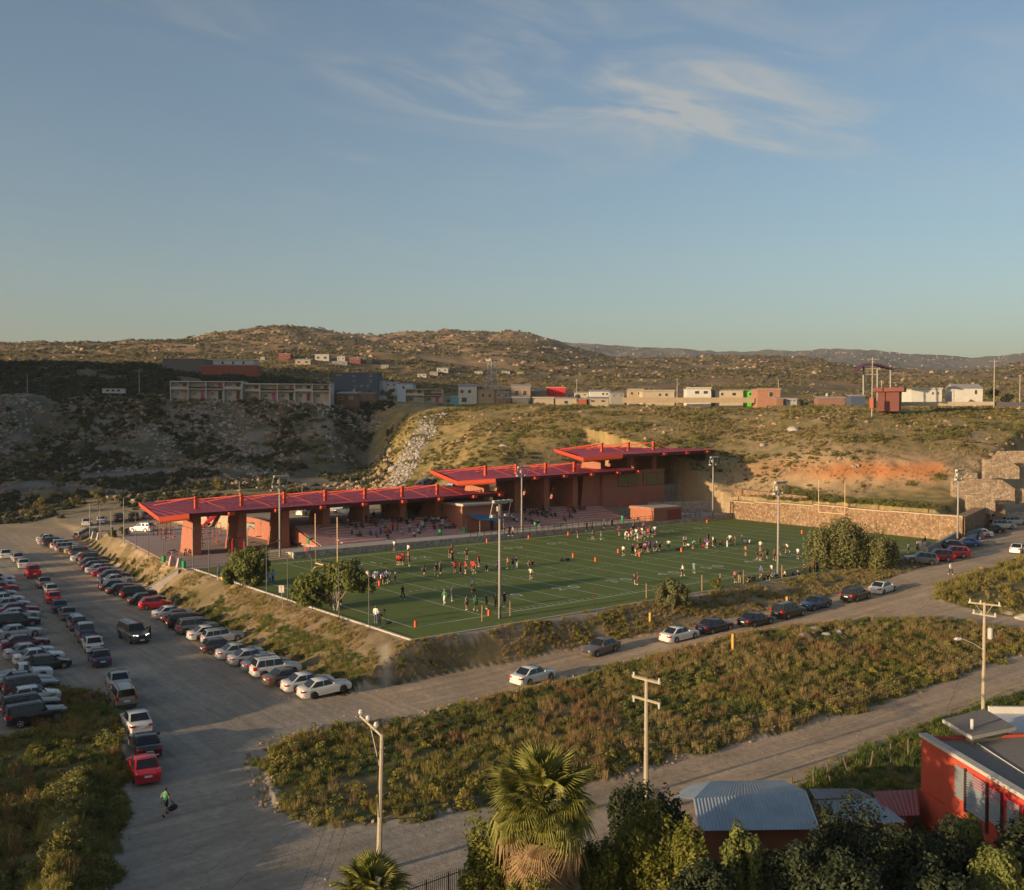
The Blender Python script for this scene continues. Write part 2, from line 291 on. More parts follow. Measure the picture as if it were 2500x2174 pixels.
# back slopes
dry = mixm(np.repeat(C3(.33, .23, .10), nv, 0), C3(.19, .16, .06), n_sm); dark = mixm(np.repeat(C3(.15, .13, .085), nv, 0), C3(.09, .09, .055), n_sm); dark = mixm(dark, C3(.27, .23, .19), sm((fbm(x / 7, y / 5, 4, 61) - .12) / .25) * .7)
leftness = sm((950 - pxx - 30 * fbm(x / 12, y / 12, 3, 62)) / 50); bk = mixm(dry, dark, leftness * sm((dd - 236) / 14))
tan = C3(.38, .27, .16) * (1 + .35 * fbm(x / 1.6 + y / 1.6, z / 9, 3, 67))[:, None]; orange = C3(.44, .165, .06) * (1 + .25 * fbm(x / 1.6 + y / 1.6, z / 9, 3, 68))[:, None]
cutm = sm((pxx - 1500) / 250) * np.clip(np.exp(-((dd - (211 - 3.5 * sm((pxx - 1800) / 300))) / 9.5) ** 4) + .8 * sm((fbm(x / 10, y / 10, 4, 63) - .05) / .2) * (dd > 205) * (dd < 262), 0, 1); bk = mixm(bk, tan, cutm * .85)
og = np.exp(-((z - 9.9 - .8 * fbm(x / 8, y / 8, 3, 64)) / 1.7) ** 2) * (.45 + .55 * sm((pxx - 1950) / 100)) * sm((pxx - 1780) / 90) * sm((2330 - pxx) / 40) * (dd < 222); bk = mixm(bk, orange, np.clip(og, 0, 1) * .9)
sc = np.exp(-((pxx - (985 + 1.6 * (dd - 240))) / 22) ** 2) * sm((dd - 222) / 8) * sm((285 - dd) / 15); bk = mixm(bk, C3(.30, .25, .20), np.clip(sc * (1 + .8 * fbm(x / 3, y / 3, 3, 66)), 0, 1))
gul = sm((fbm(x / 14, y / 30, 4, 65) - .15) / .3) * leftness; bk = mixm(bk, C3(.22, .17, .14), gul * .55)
trk = np.clip(np.exp(-((dd - 246 - 6 * np.sin(pxx / 70)) / 2.2) ** 2) * (pxx < 300) + np.exp(-((dd - 262 - .035 * (pxx - 250)) / 2.4) ** 2) * (pxx > 190) * (pxx < 440), 0, 1); bk = mixm(bk, C3(.23, .215, .19), trk * .85)
mtn = mixm(np.repeat(C3(.26, .165, .085), nv, 0), C3(.13, .10, .05), sm(.5 + 1.4 * fbm(x / 26, y / 26, 5, 71))); mtn = mixm(mtn, C3(.40, .26, .16), sm((fbm(x / 17, y / 17, 5, 72) - .18) / .22) * .75 * sm((dd - 750) / 200))
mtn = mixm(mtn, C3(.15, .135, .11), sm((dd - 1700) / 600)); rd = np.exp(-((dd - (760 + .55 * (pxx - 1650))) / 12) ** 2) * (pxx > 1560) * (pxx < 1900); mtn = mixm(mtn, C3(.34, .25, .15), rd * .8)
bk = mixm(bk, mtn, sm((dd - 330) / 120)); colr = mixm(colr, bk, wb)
fl = wb * sm((1 - np.abs(dd - 200) / 60)) * (pxx < 420) * (z < 1.5); colr = mixm(colr, C3(.30, .245, .175), np.clip(fl, 0, 1) * .9)
gr = sm((pxx - 0) / 1) * 0
ca = gm.color_attributes.new('soil', 'FLOAT_COLOR', 'POINT'); ca.data.foreach_set('color', np.concatenate([np.clip(colr, .01, 1), np.ones((nv, 1))], 1).reshape(-1).astype(np.float32))
m = bpy.data.materials.new('ground_soil'); m.use_nodes = True; t = m.node_tree; b = t.nodes['Principled BSDF']; L = t.links.new; NN = t.nodes.new
b.inputs['Roughness'].default_value = .95; b.inputs['Specular IOR Level'].default_value = .15
at = NN('ShaderNodeAttribute'); at.attribute_name = 'soil'; ge = NN('ShaderNodeNewGeometry')
def nz(scale, det, lo, hi):
    n = NN('ShaderNodeTexNoise'); n.inputs['Scale'].default_value = scale; n.inputs['Detail'].default_value = det; n.inputs['Roughness'].default_value = .7; L(ge.outputs['Position'], n.inputs[0])
    q = NN('ShaderNodeMapRange'); q.inputs[1].default_value = .3; q.inputs[2].default_value = .7; q.inputs[3].default_value = lo; q.inputs[4].default_value = hi; L(n.outputs[0], q.inputs[0]); return n, q
tk = gm.color_attributes.new('track', 'FLOAT_COLOR', 'POINT'); fl_ = ((zn - zn) == 0) & (tn < .02) & (wb < .3); lw_ = (fl_ & (x < -9) & (y > -16)).astype(float); rw_ = (fl_ & ((x >= -9) | (y <= -16)) & ~inpoly(wx, wy, VAC) & ~inpoly(wx, wy, LB) & ~inpoly(wx, wy, RB) & ~inpoly(wx, wy, SB)).astype(float); lw_ = lw_ * ~inpoly(wx, wy, LB); tk.data.foreach_set('color', np.stack([lw_, rw_, lw_ * 0, lw_ * 0 + 1], 1).reshape(-1).astype(np.float32))
na, qa = nz(2.2, 9, .8, 1.2); nb, qb = nz(.12, 6, .82, 1.18)
mu = NN('ShaderNodeMath'); mu.operation = 'MULTIPLY'; L(qa.outputs[0], mu.inputs[0]); L(qb.outputs[0], mu.inputs[1])
vm = NN('ShaderNodeVectorMath'); vm.operation = 'SCALE'; L(at.outputs['Color'], vm.inputs[0]); L(mu.outputs[0], vm.inputs['Scale']); # wheel tracks worn into the dirt
ta = NN('ShaderNodeAttribute'); ta.attribute_name = 'track'; ts = NN('ShaderNodeSeparateColor'); L(ta.outputs['Color'], ts.inputs[0])
def trk_(rot, sc_, mask, prev):
    mp_ = NN('ShaderNodeMapping'); mp_.inputs['Rotation'].default_value = (0, 0, rot); mp_.inputs['Scale'].default_value = sc_; L(ge.outputs['Position'], mp_.inputs[0]); n_ = NN('ShaderNodeTexNoise'); n_.inputs['Scale'].default_value = 1.0; n_.inputs['Detail'].default_value = 5; n_.inputs['Roughness'].default_value = .6; n_.inputs['Distortion'].default_value = .25; L(mp_.outputs[0], n_.inputs[0])
    q_ = NN('ShaderNodeMapRange'); q_.inputs[1].default_value = .32; q_.inputs[2].default_value = .68; q_.inputs[3].default_value = .8; q_.inputs[4].default_value = 1.15; L(n_.outputs[0], q_.inputs[0]); x_ = NN('ShaderNodeMix'); x_.data_type = 'FLOAT'; x_.inputs[2].default_value = 1.0; L(mask, x_.inputs[0]); L(q_.outputs[0], x_.inputs[3]); v_ = NN('ShaderNodeVectorMath'); v_.operation = 'SCALE'; L(prev, v_.inputs[0]); L(x_.outputs[0], v_.inputs['Scale']); return v_.outputs[0]
cc_ = trk_(math.radians(8.5), (1.5, .05, 1), ts.outputs[0], vm.outputs[0]); cc_ = trk_(0, (.045, 1.1, 1), ts.outputs[1], cc_); L(cc_, b.inputs['Base Color'])
nc, _ = nz(1.4, 10, 0, 1); bp = NN('ShaderNodeBump'); bp.inputs['Strength'].default_value = .55; bp.inputs['Distance'].default_value = .12; L(nc.outputs[0], bp.inputs['Height']); L(bp.outputs[0], b.inputs['Normal'])
ground = O('ground', gm, m); T(ground, 'bare dirt lots, tracks and scrubby hills of the valley', 'ground', kind='structure')
# ------------------------------------------------------------------ plant prototypes + scatter
def proto(name, v, f, m):
    me = me_new(name, v, f); me.materials.append(m); return bpy.data.objects.new(name, me)
def blades(n, h, r, wd, lean, seed):
    g = np.random.default_rng(seed); v = []; f = []
    for i in range(n):
        a = g.uniform(0, 6.283); q = r * math.sqrt(g.uniform()); bx, by = q * math.cos(a), q * math.sin(a); hh = h * g.uniform(.5, 1.1); l = lean * g.uniform(.2, 1.2); a2 = a + g.normal() * .7; da = g.uniform(0, 3.14); wx_, wy_ = wd * math.cos(da), wd * math.sin(da)
        k = len(v); mx_, my_ = bx + l * .4 * hh * math.cos(a2), by + l * .4 * hh * math.sin(a2); tx_, ty_ = bx + l * hh * math.cos(a2), by + l * hh * math.sin(a2)
        v += [(bx - wx_, by - wy_, -.05), (bx + wx_, by + wy_, -.05), (mx_ + wx_ * .8, my_ + wy_ * .8, hh * .6), (mx_ - wx_ * .8, my_ - wy_ * .8, hh * .6), (tx_, ty_, hh)]; f += [(k, k + 1, k + 2, k + 3), (k + 3, k + 2, k + 4)]
    return v, f
def leafball(n, R, lz, ls, seed, z0=.0, hollow=.35, clumps=7):
    g = np.random.default_rng(seed); cc = g.normal(size=(clumps, 3)); cc /= np.linalg.norm(cc, axis=1)[:, None]; cc *= g.uniform(.25, .68, (clumps, 1)); cc[:, 2] = np.abs(cc[:, 2])
    c = cc[g.integers(0, clumps, n)]; o = g.normal(size=(n, 3)); o /= np.linalg.norm(o, axis=1)[:, None]; p = c + o * g.uniform(hollow, 1, (n, 1)) ** .5 * .42
    p = p * np.array([R, R, lz]); p[:, 2] = np.abs(p[:, 2]) + z0; return leafquads(p, o, ls, g)
def leafquads(p, o, ls, g):
    n = len(p); nn_ = o + g.normal(size=(n, 3)) * .6; nn_ /= np.linalg.norm(nn_, axis=1)[:, None]; u = np.cross(nn_, g.normal(size=(n, 3))); u /= np.linalg.norm(u, axis=1)[:, None]; w_ = np.cross(nn_, u); s = ls * g.uniform(.6, 1.35, (n, 1))
    v = np.stack([p - u * s, p + w_ * s * .55 + nn_ * s * .15, p + u * s, p - w_ * s * .55 + nn_ * s * .15], 1).reshape(-1, 3); f = np.arange(4 * n).reshape(-1, 4); return v.tolist(), f.tolist()
def rock(seed, sub=2):
    bm = bmesh.new(); bmesh.ops.create_icosphere(bm, subdivisions=sub, radius=1); g = np.random.default_rng(seed); ax = g.normal(size=(9, 3)); ax /= np.linalg.norm(ax, axis=1)[:, None]; lim = g.uniform(.62, .95, 9)
    for v in bm.verts:
        for k in range(9):
            q = v.co.dot(Vector(ax[k])) - lim[k]
            if q > 0: v.co -= Vector(ax[k]) * q
        v.co.z *= .72
    v = [tuple(q.co) for q in bm.verts]; f = [tuple(q.index for q in p.verts) for p in bm.faces]; bm.free(); return v, f
m_green = mat('grass_green', (.12, .15, .034), .7, .25, 2, trans=.35, rnd=.35); m_olive = mat('grass_olive', (.25, .21, .055), .75, .25, 2, trans=.35, rnd=.3)
m_dry = mat('grass_dry', (.34, .25, .105), .8, .25, 2, trans=.35, rnd=.3); m_rust = mat('weed_rust', (.27, .15, .065), .8, .25, 2, trans=.3, rnd=.3)
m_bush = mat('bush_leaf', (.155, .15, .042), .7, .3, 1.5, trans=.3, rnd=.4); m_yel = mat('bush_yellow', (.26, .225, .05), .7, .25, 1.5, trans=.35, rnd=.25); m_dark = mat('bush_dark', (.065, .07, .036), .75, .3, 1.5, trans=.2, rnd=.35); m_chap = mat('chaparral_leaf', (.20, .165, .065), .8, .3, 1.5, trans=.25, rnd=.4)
m_rock = mat('granite', (.30, .205, .135), .9, .25, 1.2, bump=.3, rnd=.25); m_rub = mat('rubble_stone', (.30, .265, .23), .9, .3, 2, rnd=.35)
PR = {'g1': proto('tuft', *blades(46, .42, .28, .014, .5, 1), m_green), 'g2': proto('tuft', *blades(46, .55, .26, .013, .45, 2), m_olive), 'd1': proto('tuft', *blades(40, .85, .24, .010, .30, 3), m_dry), 'd2': proto('tuft', *blades(34, .95, .22, .011, .35, 4), m_rust),
      'b1': proto('bush', *leafball(230, .62, .62, .065, 5), m_bush), 'b2': proto('bush', *leafball(210, .55, .60, .075, 6), m_yel), 'b3': proto('bush', *leafball(170, 1., .85, .17, 7), m_dark), 'b4': proto('bush', *leafball(150, 1., .8, .17, 8), m_chap), 'o1': proto('bush', *leafball(230, .6, .5, .06, 9), m_olive),
      'f1': proto('bush', *leafball(60, 1., .75, .3, 10), m_chap), 'f2': proto('bush', *leafball(60, 1., .75, .3, 11), mat('far_scrub_leaf', (.115, .098, .05), .8, .3, 1.5, trans=.2, rnd=.3)), 'r1': proto('rock', *rock(1), m_rock), 'r2': proto('rock', *rock(2), m_rock), 'r3': proto('rock', *rock(3, 1), m_rub), 'r4': proto('rock', *rock(4, 1), m_rock), 'r5': proto('rock', *rock(5, 1), m_rub)}
for k in ('r1', 'r2'): PR[k].data.polygons.foreach_set('use_smooth', [False] * len(PR[k].data.polygons))
def scatter(name, label, cat, P, scl, pr, rot3=False):
    P = np.asarray(P, np.float32); n = len(P)
    if n == 0: return
    me = bpy.data.meshes.new(name); me.vertices.add(n); me.vertices.foreach_set('co', P.reshape(-1))
    me.attributes.new('scl', 'FLOAT', 'POINT').data.foreach_set('value', np.asarray(scl, np.float32)); r = np.zeros((n, 3), np.float32); r[:, 2] = rng.uniform(0, 6.28, n)
    if rot3: r[:, :2] = rng.normal(0, .5, (n, 2))
    me.attributes.new('rot', 'FLOAT_VECTOR', 'POINT').data.foreach_set('vector', r.reshape(-1)); o = O(name, me); T(o, label, cat, kind='stuff')
    g = bpy.data.node_groups.new(name, 'GeometryNodeTree'); g.interface.new_socket('Geometry', in_out='INPUT', socket_type='NodeSocketGeometry'); g.interface.new_socket('Geometry', in_out='OUTPUT', socket_type='NodeSocketGeometry')
    gi = g.nodes.new('NodeGroupInput'); go = g.nodes.new('NodeGroupOutput'); ip = g.nodes.new('GeometryNodeInstanceOnPoints'); oi = g.nodes.new('GeometryNodeObjectInfo'); oi.inputs['Object'].default_value = PR[pr]; oi.inputs['As Instance'].default_value = True
    a1 = g.nodes.new('GeometryNodeInputNamedAttribute'); a1.data_type = 'FLOAT'; a1.inputs[0].default_value = 'scl'; a2 = g.nodes.new('GeometryNodeInputNamedAttribute'); a2.data_type = 'FLOAT_VECTOR'; a2.inputs[0].default_value = 'rot'
    l = g.links.new; l(gi.outputs[0], ip.inputs['Points']); l(oi.outputs['Geometry'], ip.inputs['Instance']); l(a1.outputs[0], ip.inputs['Scale']); l(a2.outputs[0], ip.inputs['Rotation']); l(ip.outputs[0], go.inputs[0])
    md = o.modifiers.new('plants', 'NODES'); md.node_group = g; return o
def pick(x0, x1, y0, y1, n, test):
    x = rng.uniform(x0, x1, n); y = rng.uniform(y0, y1, n); k = test(x, y); return x[k], y[k]
def sc(name, label, cat, xy, pr, s0, s1, sink=.0, rot3=False):
    x, y = xy; z = H(x, y) - sink; scatter(name, label, cat, np.stack([x, y, z], 1), rng.uniform(0, 1, len(x)) ** 1.6 * (s1 - s0) + s0, pr, rot3)
def inP(P, s=0, thr=-9, sc_=4.0, edge=.8):
    def f(x, y):
        a = inpoly(x + edge * fbm(x / 2.4, y / 2.4, 3, 41), y + edge * fbm(x / 2.4, y / 2.4, 3, 42), P); return a & (fbm(x / sc_, y / sc_, 3, s) > thr)
    return f
vb = (-30, 65, -41, -13)
sc('vacant_lot_grass', 'low green grass covering the vacant lot between the two dirt roads', 'grass', pick(*vb, 11000, inP(VAC, 80, -.06, edge=1.9)), 'g1', .35, 1.1)
sc('vacant_lot_weeds', 'olive green weeds covering the vacant lot between the roads', 'weeds', pick(*vb, 12000, inP(VAC, 81, -.02, edge=1.9)), 'g2', .35, 1.1)
sc('vacant_lot_dry_stalks', 'tall straw coloured stalks in the vacant lot between the roads', 'dry grass', pick(*vb, 15000, lambda x, y: inP(VAC, 82, -.02)(x, y) & (rng.uniform(0, 1, len(x)) < sm((x + 24) / 26) * .8 + .15)), 'd1', .35, 1.0)
sc('vacant_lot_rusty_weeds', 'rust brown dead weeds in the vacant lot between the roads', 'weeds', pick(*vb, 7000, lambda x, y: inP(VAC, 83, .12)(x, y) & (rng.uniform(0, 1, len(x)) < sm((x + 22) / 26) * .8 + .1)), 'd2', .35, .95)
sc('vacant_lot_shrubs', 'small dark green shrubs dotted over the vacant lot', 'shrubs', pick(*vb, 4200, inP(VAC, 84, .06, edge=1.9)), 'b1', .35, 1.3)
sc('vacant_lot_yellow_shrubs', 'yellow green leafy shrubs along the vacant lot edges', 'shrubs', pick(*vb, 2600, lambda x, y: inP(VAC, 85, .0)(x, y) & ((y < -31) | (x < -20) | (fbm(x / 3, y / 3, 2, 7) > .3))), 'b2', .5, 1.3)
lb_ = (-62, -27, -50, 10)
sc('lower_left_grass', 'green grass in the scrub left of the parked column of cars', 'grass', pick(*lb_, 12000, inP(LB, 86, -.02, edge=1.6)), 'g1', .4, 1.2)
sc('lower_left_weeds', 'olive weeds in the scrub left of the parked column of cars', 'weeds', pick(*lb_, 9000, inP(LB, 87, .02, edge=1.6)), 'g2', .35, 1.2)
sc('lower_left_shrubs', 'dark green shrubs in the scrub at the lower left', 'shrubs', pick(*lb_, 5200, inP(LB, 88, .05, edge=1.6)), 'b1', .4, 1.6)
sc('lower_left_yellow_shrubs', 'yellow green shrubs in the scrub at the lower left', 'shrubs', pick(*lb_, 2600, inP(LB, 89, .08)), 'b2', .5, 1.3)
sc('lower_left_dry_stalks', 'brown stalks in the scrub at the lower left', 'dry grass', pick(*lb_, 2600, inP(LB, 90, .1)), 'd2', .5, 1.2)
rb_ = (60, 140, -60, -14)
sc('right_slope_weeds', 'olive weeds on the rise right of the road junction', 'weeds', pick(*rb_, 11000, inP(RB, 91, -.2)), 'g2', .6, 1.6)
sc('right_slope_dry_grass', 'straw coloured grass on the rise right of the road junction', 'dry grass', pick(*rb_, 7000, inP(RB, 92, -.05)), 'd1', .4, 1.0)
sc('right_slope_shrubs', 'low shrubs on the rise right of the road junction', 'shrubs', pick(*rb_, 3500, inP(RB, 93, .05)), 'o1', .5, 1.6)
sc('roadside_yard_grass', 'green grass beside the lower road by the fence posts', 'grass', pick(-14, 60, -75, -42, 9000, inP(SB, 94, -.5)), 'g1', .6, 1.5)
sc('roadside_yard_weeds', 'yellow green weeds beside the lower road by the fence posts', 'weeds', pick(-14, 60, -60, -42, 3500, inP(SB, 95, -.1)), 'o1', .4, .9)
def bank(side, lo, hi, s, thr):
    def f(x, y):
        z, t = near(x, y); ok = (t > lo) & (t < hi) & (fbm(x / 2.6, y / 2.6, 3, s) > thr) & (np.abs((x + 5.8) - .55 * (y + 4.2)) > .9)
        st = (x < -3) & (np.abs(y - (52.3 - .0 * x)) < 2.4) & (y > 49); return ok & ~st & ((x < -3.6) if side == 'L' else (x >= -3.6)) & (y < 105)
    return f
sc('left_bank_dry_grass', 'dry straw grass on the bank above the parked row of cars', 'dry grass', pick(-13, -3.4, -8, 105, 9000, bank('L', .05, .98, 96, -.05)), 'd1', .25, .6)
sc('left_bank_green_grass', 'green grass at the foot of the bank above the parked row', 'grass', pick(-13, -3.4, -8, 105, 9000, bank('L', .02, .6, 97, .02)), 'g1', .4, 1.1)
sc('left_bank_weeds', 'olive weeds on the bank above the parked row of cars', 'weeds', pick(-13, -3.4, -8, 105, 5000, bank('L', .1, .98, 98, .05)), 'g2', .3, .9)
sc('near_bank_dry_grass', 'dry grass on the steep bank below the near sideline', 'dry grass', pick(-10, 96, -13, -5, 12000, bank('N', .05, 1.1, 99, -.1)), 'd1', .22, .55)
sc('near_bank_weeds', 'olive weeds on the steep bank below the near sideline', 'weeds', pick(-10, 96, -13, -5, 5500, bank('N', .02, 1.1, 100, .05)), 'g2', .3, .9)
sc('near_bank_shrubs', 'small shrubs on the steep bank below the near sideline', 'shrubs', pick(-10, 96, -13, -5, 1500, bank('N', .02, .9, 101, .16)), 'b1', .3, .9)
sc('near_bank_yellow_shrubs', 'yellow flowering shrubs on the steep bank below the near sideline', 'shrubs', pick(4, 26, -9.5, -5.5, 420, bank('N', .05, .95, 102, .1)), 'b2', .4, 1.0)
# hills behind, by distance
def hill(px0, px1, d0, d1, n, test=lambda x, y, d, p: d > 0):
    p = rng.uniform(px0, px1, n); d = np.sqrt(rng.uniform(d0 * d0, d1 * d1, n)); u = (p - 1250) / F; X = CAM[0] + d * (math.sin(YAW) + RT[0] * u); Y = CAM[1] + d * (math.cos(YAW) + RT[1] * u)
    k = (wback(X, Y) > .6) & test(X, Y, d, p); return X[k], Y[k]
sh = lambda s, thr, sc_=12.: (lambda x, y, d, p: fbm(x / sc_, y / sc_, 3, s) > thr)
offt = lambda x, y, d, p: ~((np.abs(d - 246 - 6 * np.sin(p / 70)) < 4) & (p < 300)) & ~((np.abs(d - 262 - .035 * (p - 250)) < 4) & (p > 190) & (p < 440))
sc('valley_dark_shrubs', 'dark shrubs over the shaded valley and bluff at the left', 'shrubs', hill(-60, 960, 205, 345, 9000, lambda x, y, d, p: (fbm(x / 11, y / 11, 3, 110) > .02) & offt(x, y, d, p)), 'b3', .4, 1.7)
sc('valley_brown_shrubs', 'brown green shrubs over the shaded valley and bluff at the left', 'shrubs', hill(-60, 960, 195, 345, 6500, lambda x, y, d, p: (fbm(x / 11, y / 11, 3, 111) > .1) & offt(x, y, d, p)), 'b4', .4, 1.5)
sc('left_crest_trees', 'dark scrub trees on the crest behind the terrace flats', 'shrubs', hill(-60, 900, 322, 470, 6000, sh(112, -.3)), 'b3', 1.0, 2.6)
sc('hillside_shrubs', 'olive shrubs over the sunlit hillside behind the stadium', 'shrubs', hill(940, 2560, 214, 292, 15000, sh(113, .04, 7.)), 'b4', .2, .95)
sc('hillside_green_shrubs', 'greener shrubs over the sunlit hillside behind the stadium', 'shrubs', hill(940, 2560, 200, 300, 5200, sh(114, .12, 9.)), 'b1', .7, 2.2)
sc('hillside_dry_grass', 'straw coloured grass over the sunlit hillside behind the stadium', 'dry grass', hill(940, 2560, 200, 300, 16000, sh(115, -.05, 9.)), 'd1', .4, .9, .02)
sc('terrace_weeds', 'green weeds on the ledge above the end wall', 'weeds', hill(1780, 2330, 178, 206, 3500, lambda x, y, d, p: (x > 112) & (x < 119)), 'b1', .5, 1.5)
sc('rim_shrubs', 'scrub along the rim of the plateau among the houses', 'shrubs', hill(940, 2560, 276, 330, 1500, sh(116, .05)), 'b4', .4, 1.2)
sc('plateau_shrubs', 'scrub over the slopes beyond the houses', 'shrubs', hill(-60, 2560, 400, 800, 18000, sh(117, -.1, 30.)), 'f1', .7, 2.2)
sc('mountain_shrubs', 'dark chaparral over the far mountain sides', 'shrubs', hill(-80, 2580, 750, 1600, 22000, sh(118, -.1, 50.)), 'f2', 1.0, 2.8)
sc('mountain_brown_shrubs', 'brown chaparral over the far mountain sides', 'shrubs', hill(-80, 2580, 750, 1900, 22000, sh(119, -.1, 50.)), 'f1', 1.0, 2.8)
sc('mountain_boulders', 'pale granite boulders strewn over the far mountain', 'boulders', hill(-80, 2580, 780, 1650, 4500, sh(120, .1, 34.)), 'r1', 1.0, 3.6, .6, True)
sc('mountain_small_boulders', 'smaller tan boulders strewn over the far mountain', 'boulders', hill(-80, 2580, 700, 1500, 6500, sh(121, .05, 26.)), 'r4', .7, 2.4, .4, True)
sc('far_ridge_boulders', 'pale boulders on the hazy far ridge', 'boulders', hill(1200, 2580, 2300, 3100, 2600, sh(122, -.1, 60.)), 'r4', 1.5, 4., 1, True)
sc('bluff_rubble', 'pale tipped rubble down the shaded bluff', 'rubble', hill(-40, 960, 262, 338, 9000, lambda x, y, d, p: fbm(x / 13, y / 13, 3, 123) > .16), 'r3', .2, .9, .05, True)
sc('bluff_dark_rubble', 'scattered stones over the shaded bluff', 'rubble', hill(-40, 960, 230, 345, 7000, lambda x, y, d, p: fbm(x / 9, y / 9, 3, 124) > .1), 'r4', .2, 1.1, .05, True)
sc('ravine_rubble', 'white rubble chute at the foot of the sunlit spur', 'rubble', hill(880, 1120, 222, 285, 8000, lambda x, y, d, p: np.abs(p - (985 + 1.6 * (d - 240)) - 22 * fbm(x / 6, y / 6, 2, 5)) < 26), 'r5', .18, .75, .05, True)
sc('hillside_stones', 'stones on the sunlit hillside behind the stadium', 'stones', hill(940, 2560, 205, 285, 800, sh(125, .1)), 'r4', .2, .9, .05, True)
def edge_(P):
    return lambda x, y: inpoly(x + 1.2 * fbm(x / 2, y / 2, 2, 41), y + 1.2 * fbm(x / 2, y / 2, 2, 42), P) ^ inpoly(x + .9, y - .9, P)
sc('roadside_stones', 'stones and clods along the ragged edge of the vacant lot', 'stones', pick(-32, 66, -42, -12, 16000, edge_(VAC)), 'r4', .04, .22, 0, True)
sc('road_edge_tufts', 'straggling grass tufts along the dirt road edges', 'grass', pick(-46, 70, -48, -5, 9000, lambda x, y: (near(x, y)[1] < .02) & (edge_(VAC)(x, y) | edge_(LB)(x, y) | edge_(SB)(x, y) | edge_(RB)(x, y))), 'g2', .2, .6)
sc('lot_pebbles', 'loose stones and litter along the dirt lot edges', 'stones', pick(-45, 60, -46, 60, 9000, lambda x, y: (near(x, y)[1] < .02) & ~inpoly(x, y, VAC) & (fbm(x / 5, y / 5, 3, 126) > .25)), 'r3', .02, .09, 0, True)
# ------------------------------------------------------------------ football field
def XY(px, Y):
    d = ray(px, 1087); return CAM[0] + d[0] * (Y - CAM[1]) / d[1]
YD = .9144; FWID = 48.77
m_turf = mat('artificial_turf', (.108, .142, .024), .85, .18, .6, bump=.2, bscale=60); m_line = mat('field_paint', (.46, .47, .40), .8, .15, 4); m_kerb = mat('kerb_concrete', (.42, .37, .32), .9, .15, 2)
fld = O('football_field', MB().prism([(-2.9, -4.7), (109.7, -5.0), (109.7, 48.8), (13, 51.5), (-2.9, 51.9)], -.3, 0.0), m_turf); T(fld, 'green artificial turf football pitch with white yard lines', 'field', kind='structure')
def line(nm, x0, y0, x1, y1, wd, z=.004):
    a = Vector((x0, y0)); b = Vector((x1, y1)); t = (b - a).normalized(); n = Vector((-t.y, t.x)) * wd / 2
    return O(nm, MB().add([(*(a - n), z), (*(b - n), z), (*(b + n), z), (*(a + n), z)], [(0, 1, 2, 3)]), m_line, fld)
for k in range(10, 111, 5): line('yard_line', k * YD, .12, k * YD, FWID - .12, .13)
line('end_line', 0, .1, 0, FWID - .1, .16); line('end_line', 120 * YD - .55, .1, 120 * YD - .55, FWID - .1, .16); line('side_line', 0, 0, 109.2, 0, .18); line('side_line', 0, FWID, 109.2, FWID, .3)
hm = MB()
for k in range(11, 110):
    if k % 5 == 0: continue
    for yy in (.75, 17.6, 31.1, FWID - .75):
        hm.add([(k * YD - .06, yy - .32, .004), (k * YD + .06, yy - .32, .004), (k * YD + .06, yy + .32, .004), (k * YD - .06, yy + .32, .004)], [(0, 1, 2, 3)])
T(O('hash_marks', hm, m_line, fld), kind='stuff')
def text_mesh(s, size):
    c = bpy.data.curves.new('t', 'FONT'); c.body = s; c.size = size; c.align_x = 'CENTER'; c.align_y = 'CENTER'; o = bpy.data.objects.new('t', c); COL.objects.link(o)
    m = bpy.data.meshes.new_from_object(o.evaluated_get(bpy.context.evaluated_depsgraph_get())); bpy.data.objects.remove(o); return m
_dig = {}
for k in range(20, 101, 10):
    nn = k - 10 if k <= 60 else 110 - k; s = str(nn)
    for yy, rz in ((7.6, 0), (FWID - 7.6, math.pi)):
        for i, ch in enumerate(s):
            if ch not in _dig: _dig[ch] = text_mesh(ch, 2.6)
            dx = (-1.25 if i == 0 else 1.25) * (1 if rz == 0 else -1); o = O('yard_number', _dig[ch], m_line, fld, loc=(k * YD + dx, yy, .005), rz=rz); o.scale = (1.1, 1.0, 1)
kerb = MB(); kerb.box(-3.25, -2.95, -5.0, 51.8, -.4, .09); T(O('turf_kerb', kerb, m_kerb), 'pale concrete kerb along the left end of the pitch', 'kerb'); kerb2 = MB(); kerb2.box(-2.95, 92, -5.0, -4.74, -.4, .09); T(O('turf_kerb', kerb2, m_kerb), 'pale concrete kerb along the near side of the pitch', 'kerb')
m_py = mat('pylon_orange', (.85, .13, .03), .6, .05)
pyl = [(884.4, 1420), (926.8, 1431), (1014.6, 1531), (1194.2, 1503.5), (1291, 1316.4), (1387.3, 1308), (1399.4, 1361.3), (1454.3, 1371.7), (1509.3, 1350.4), (1561.5, 1358.9), (1663.9, 1347.9), (1726.4, 1277.2), (1958, 1303.4), (1753, 1423.5), (1189, 1325)]
for i, q in enumerate(pyl):
    p = U(*q, 0); T(O('pylon', MB().box(-.11, .11, -.11, .11, 0, .62), m_py, loc=p), 'orange end zone pylon, %s from the left of the pitch' % ('first second third fourth fifth sixth seventh eighth ninth tenth eleventh twelfth thirteenth fourteenth fifteenth'.split()[sorted(pyl).index(q)]), 'pylon', 'pylons on the pitch')
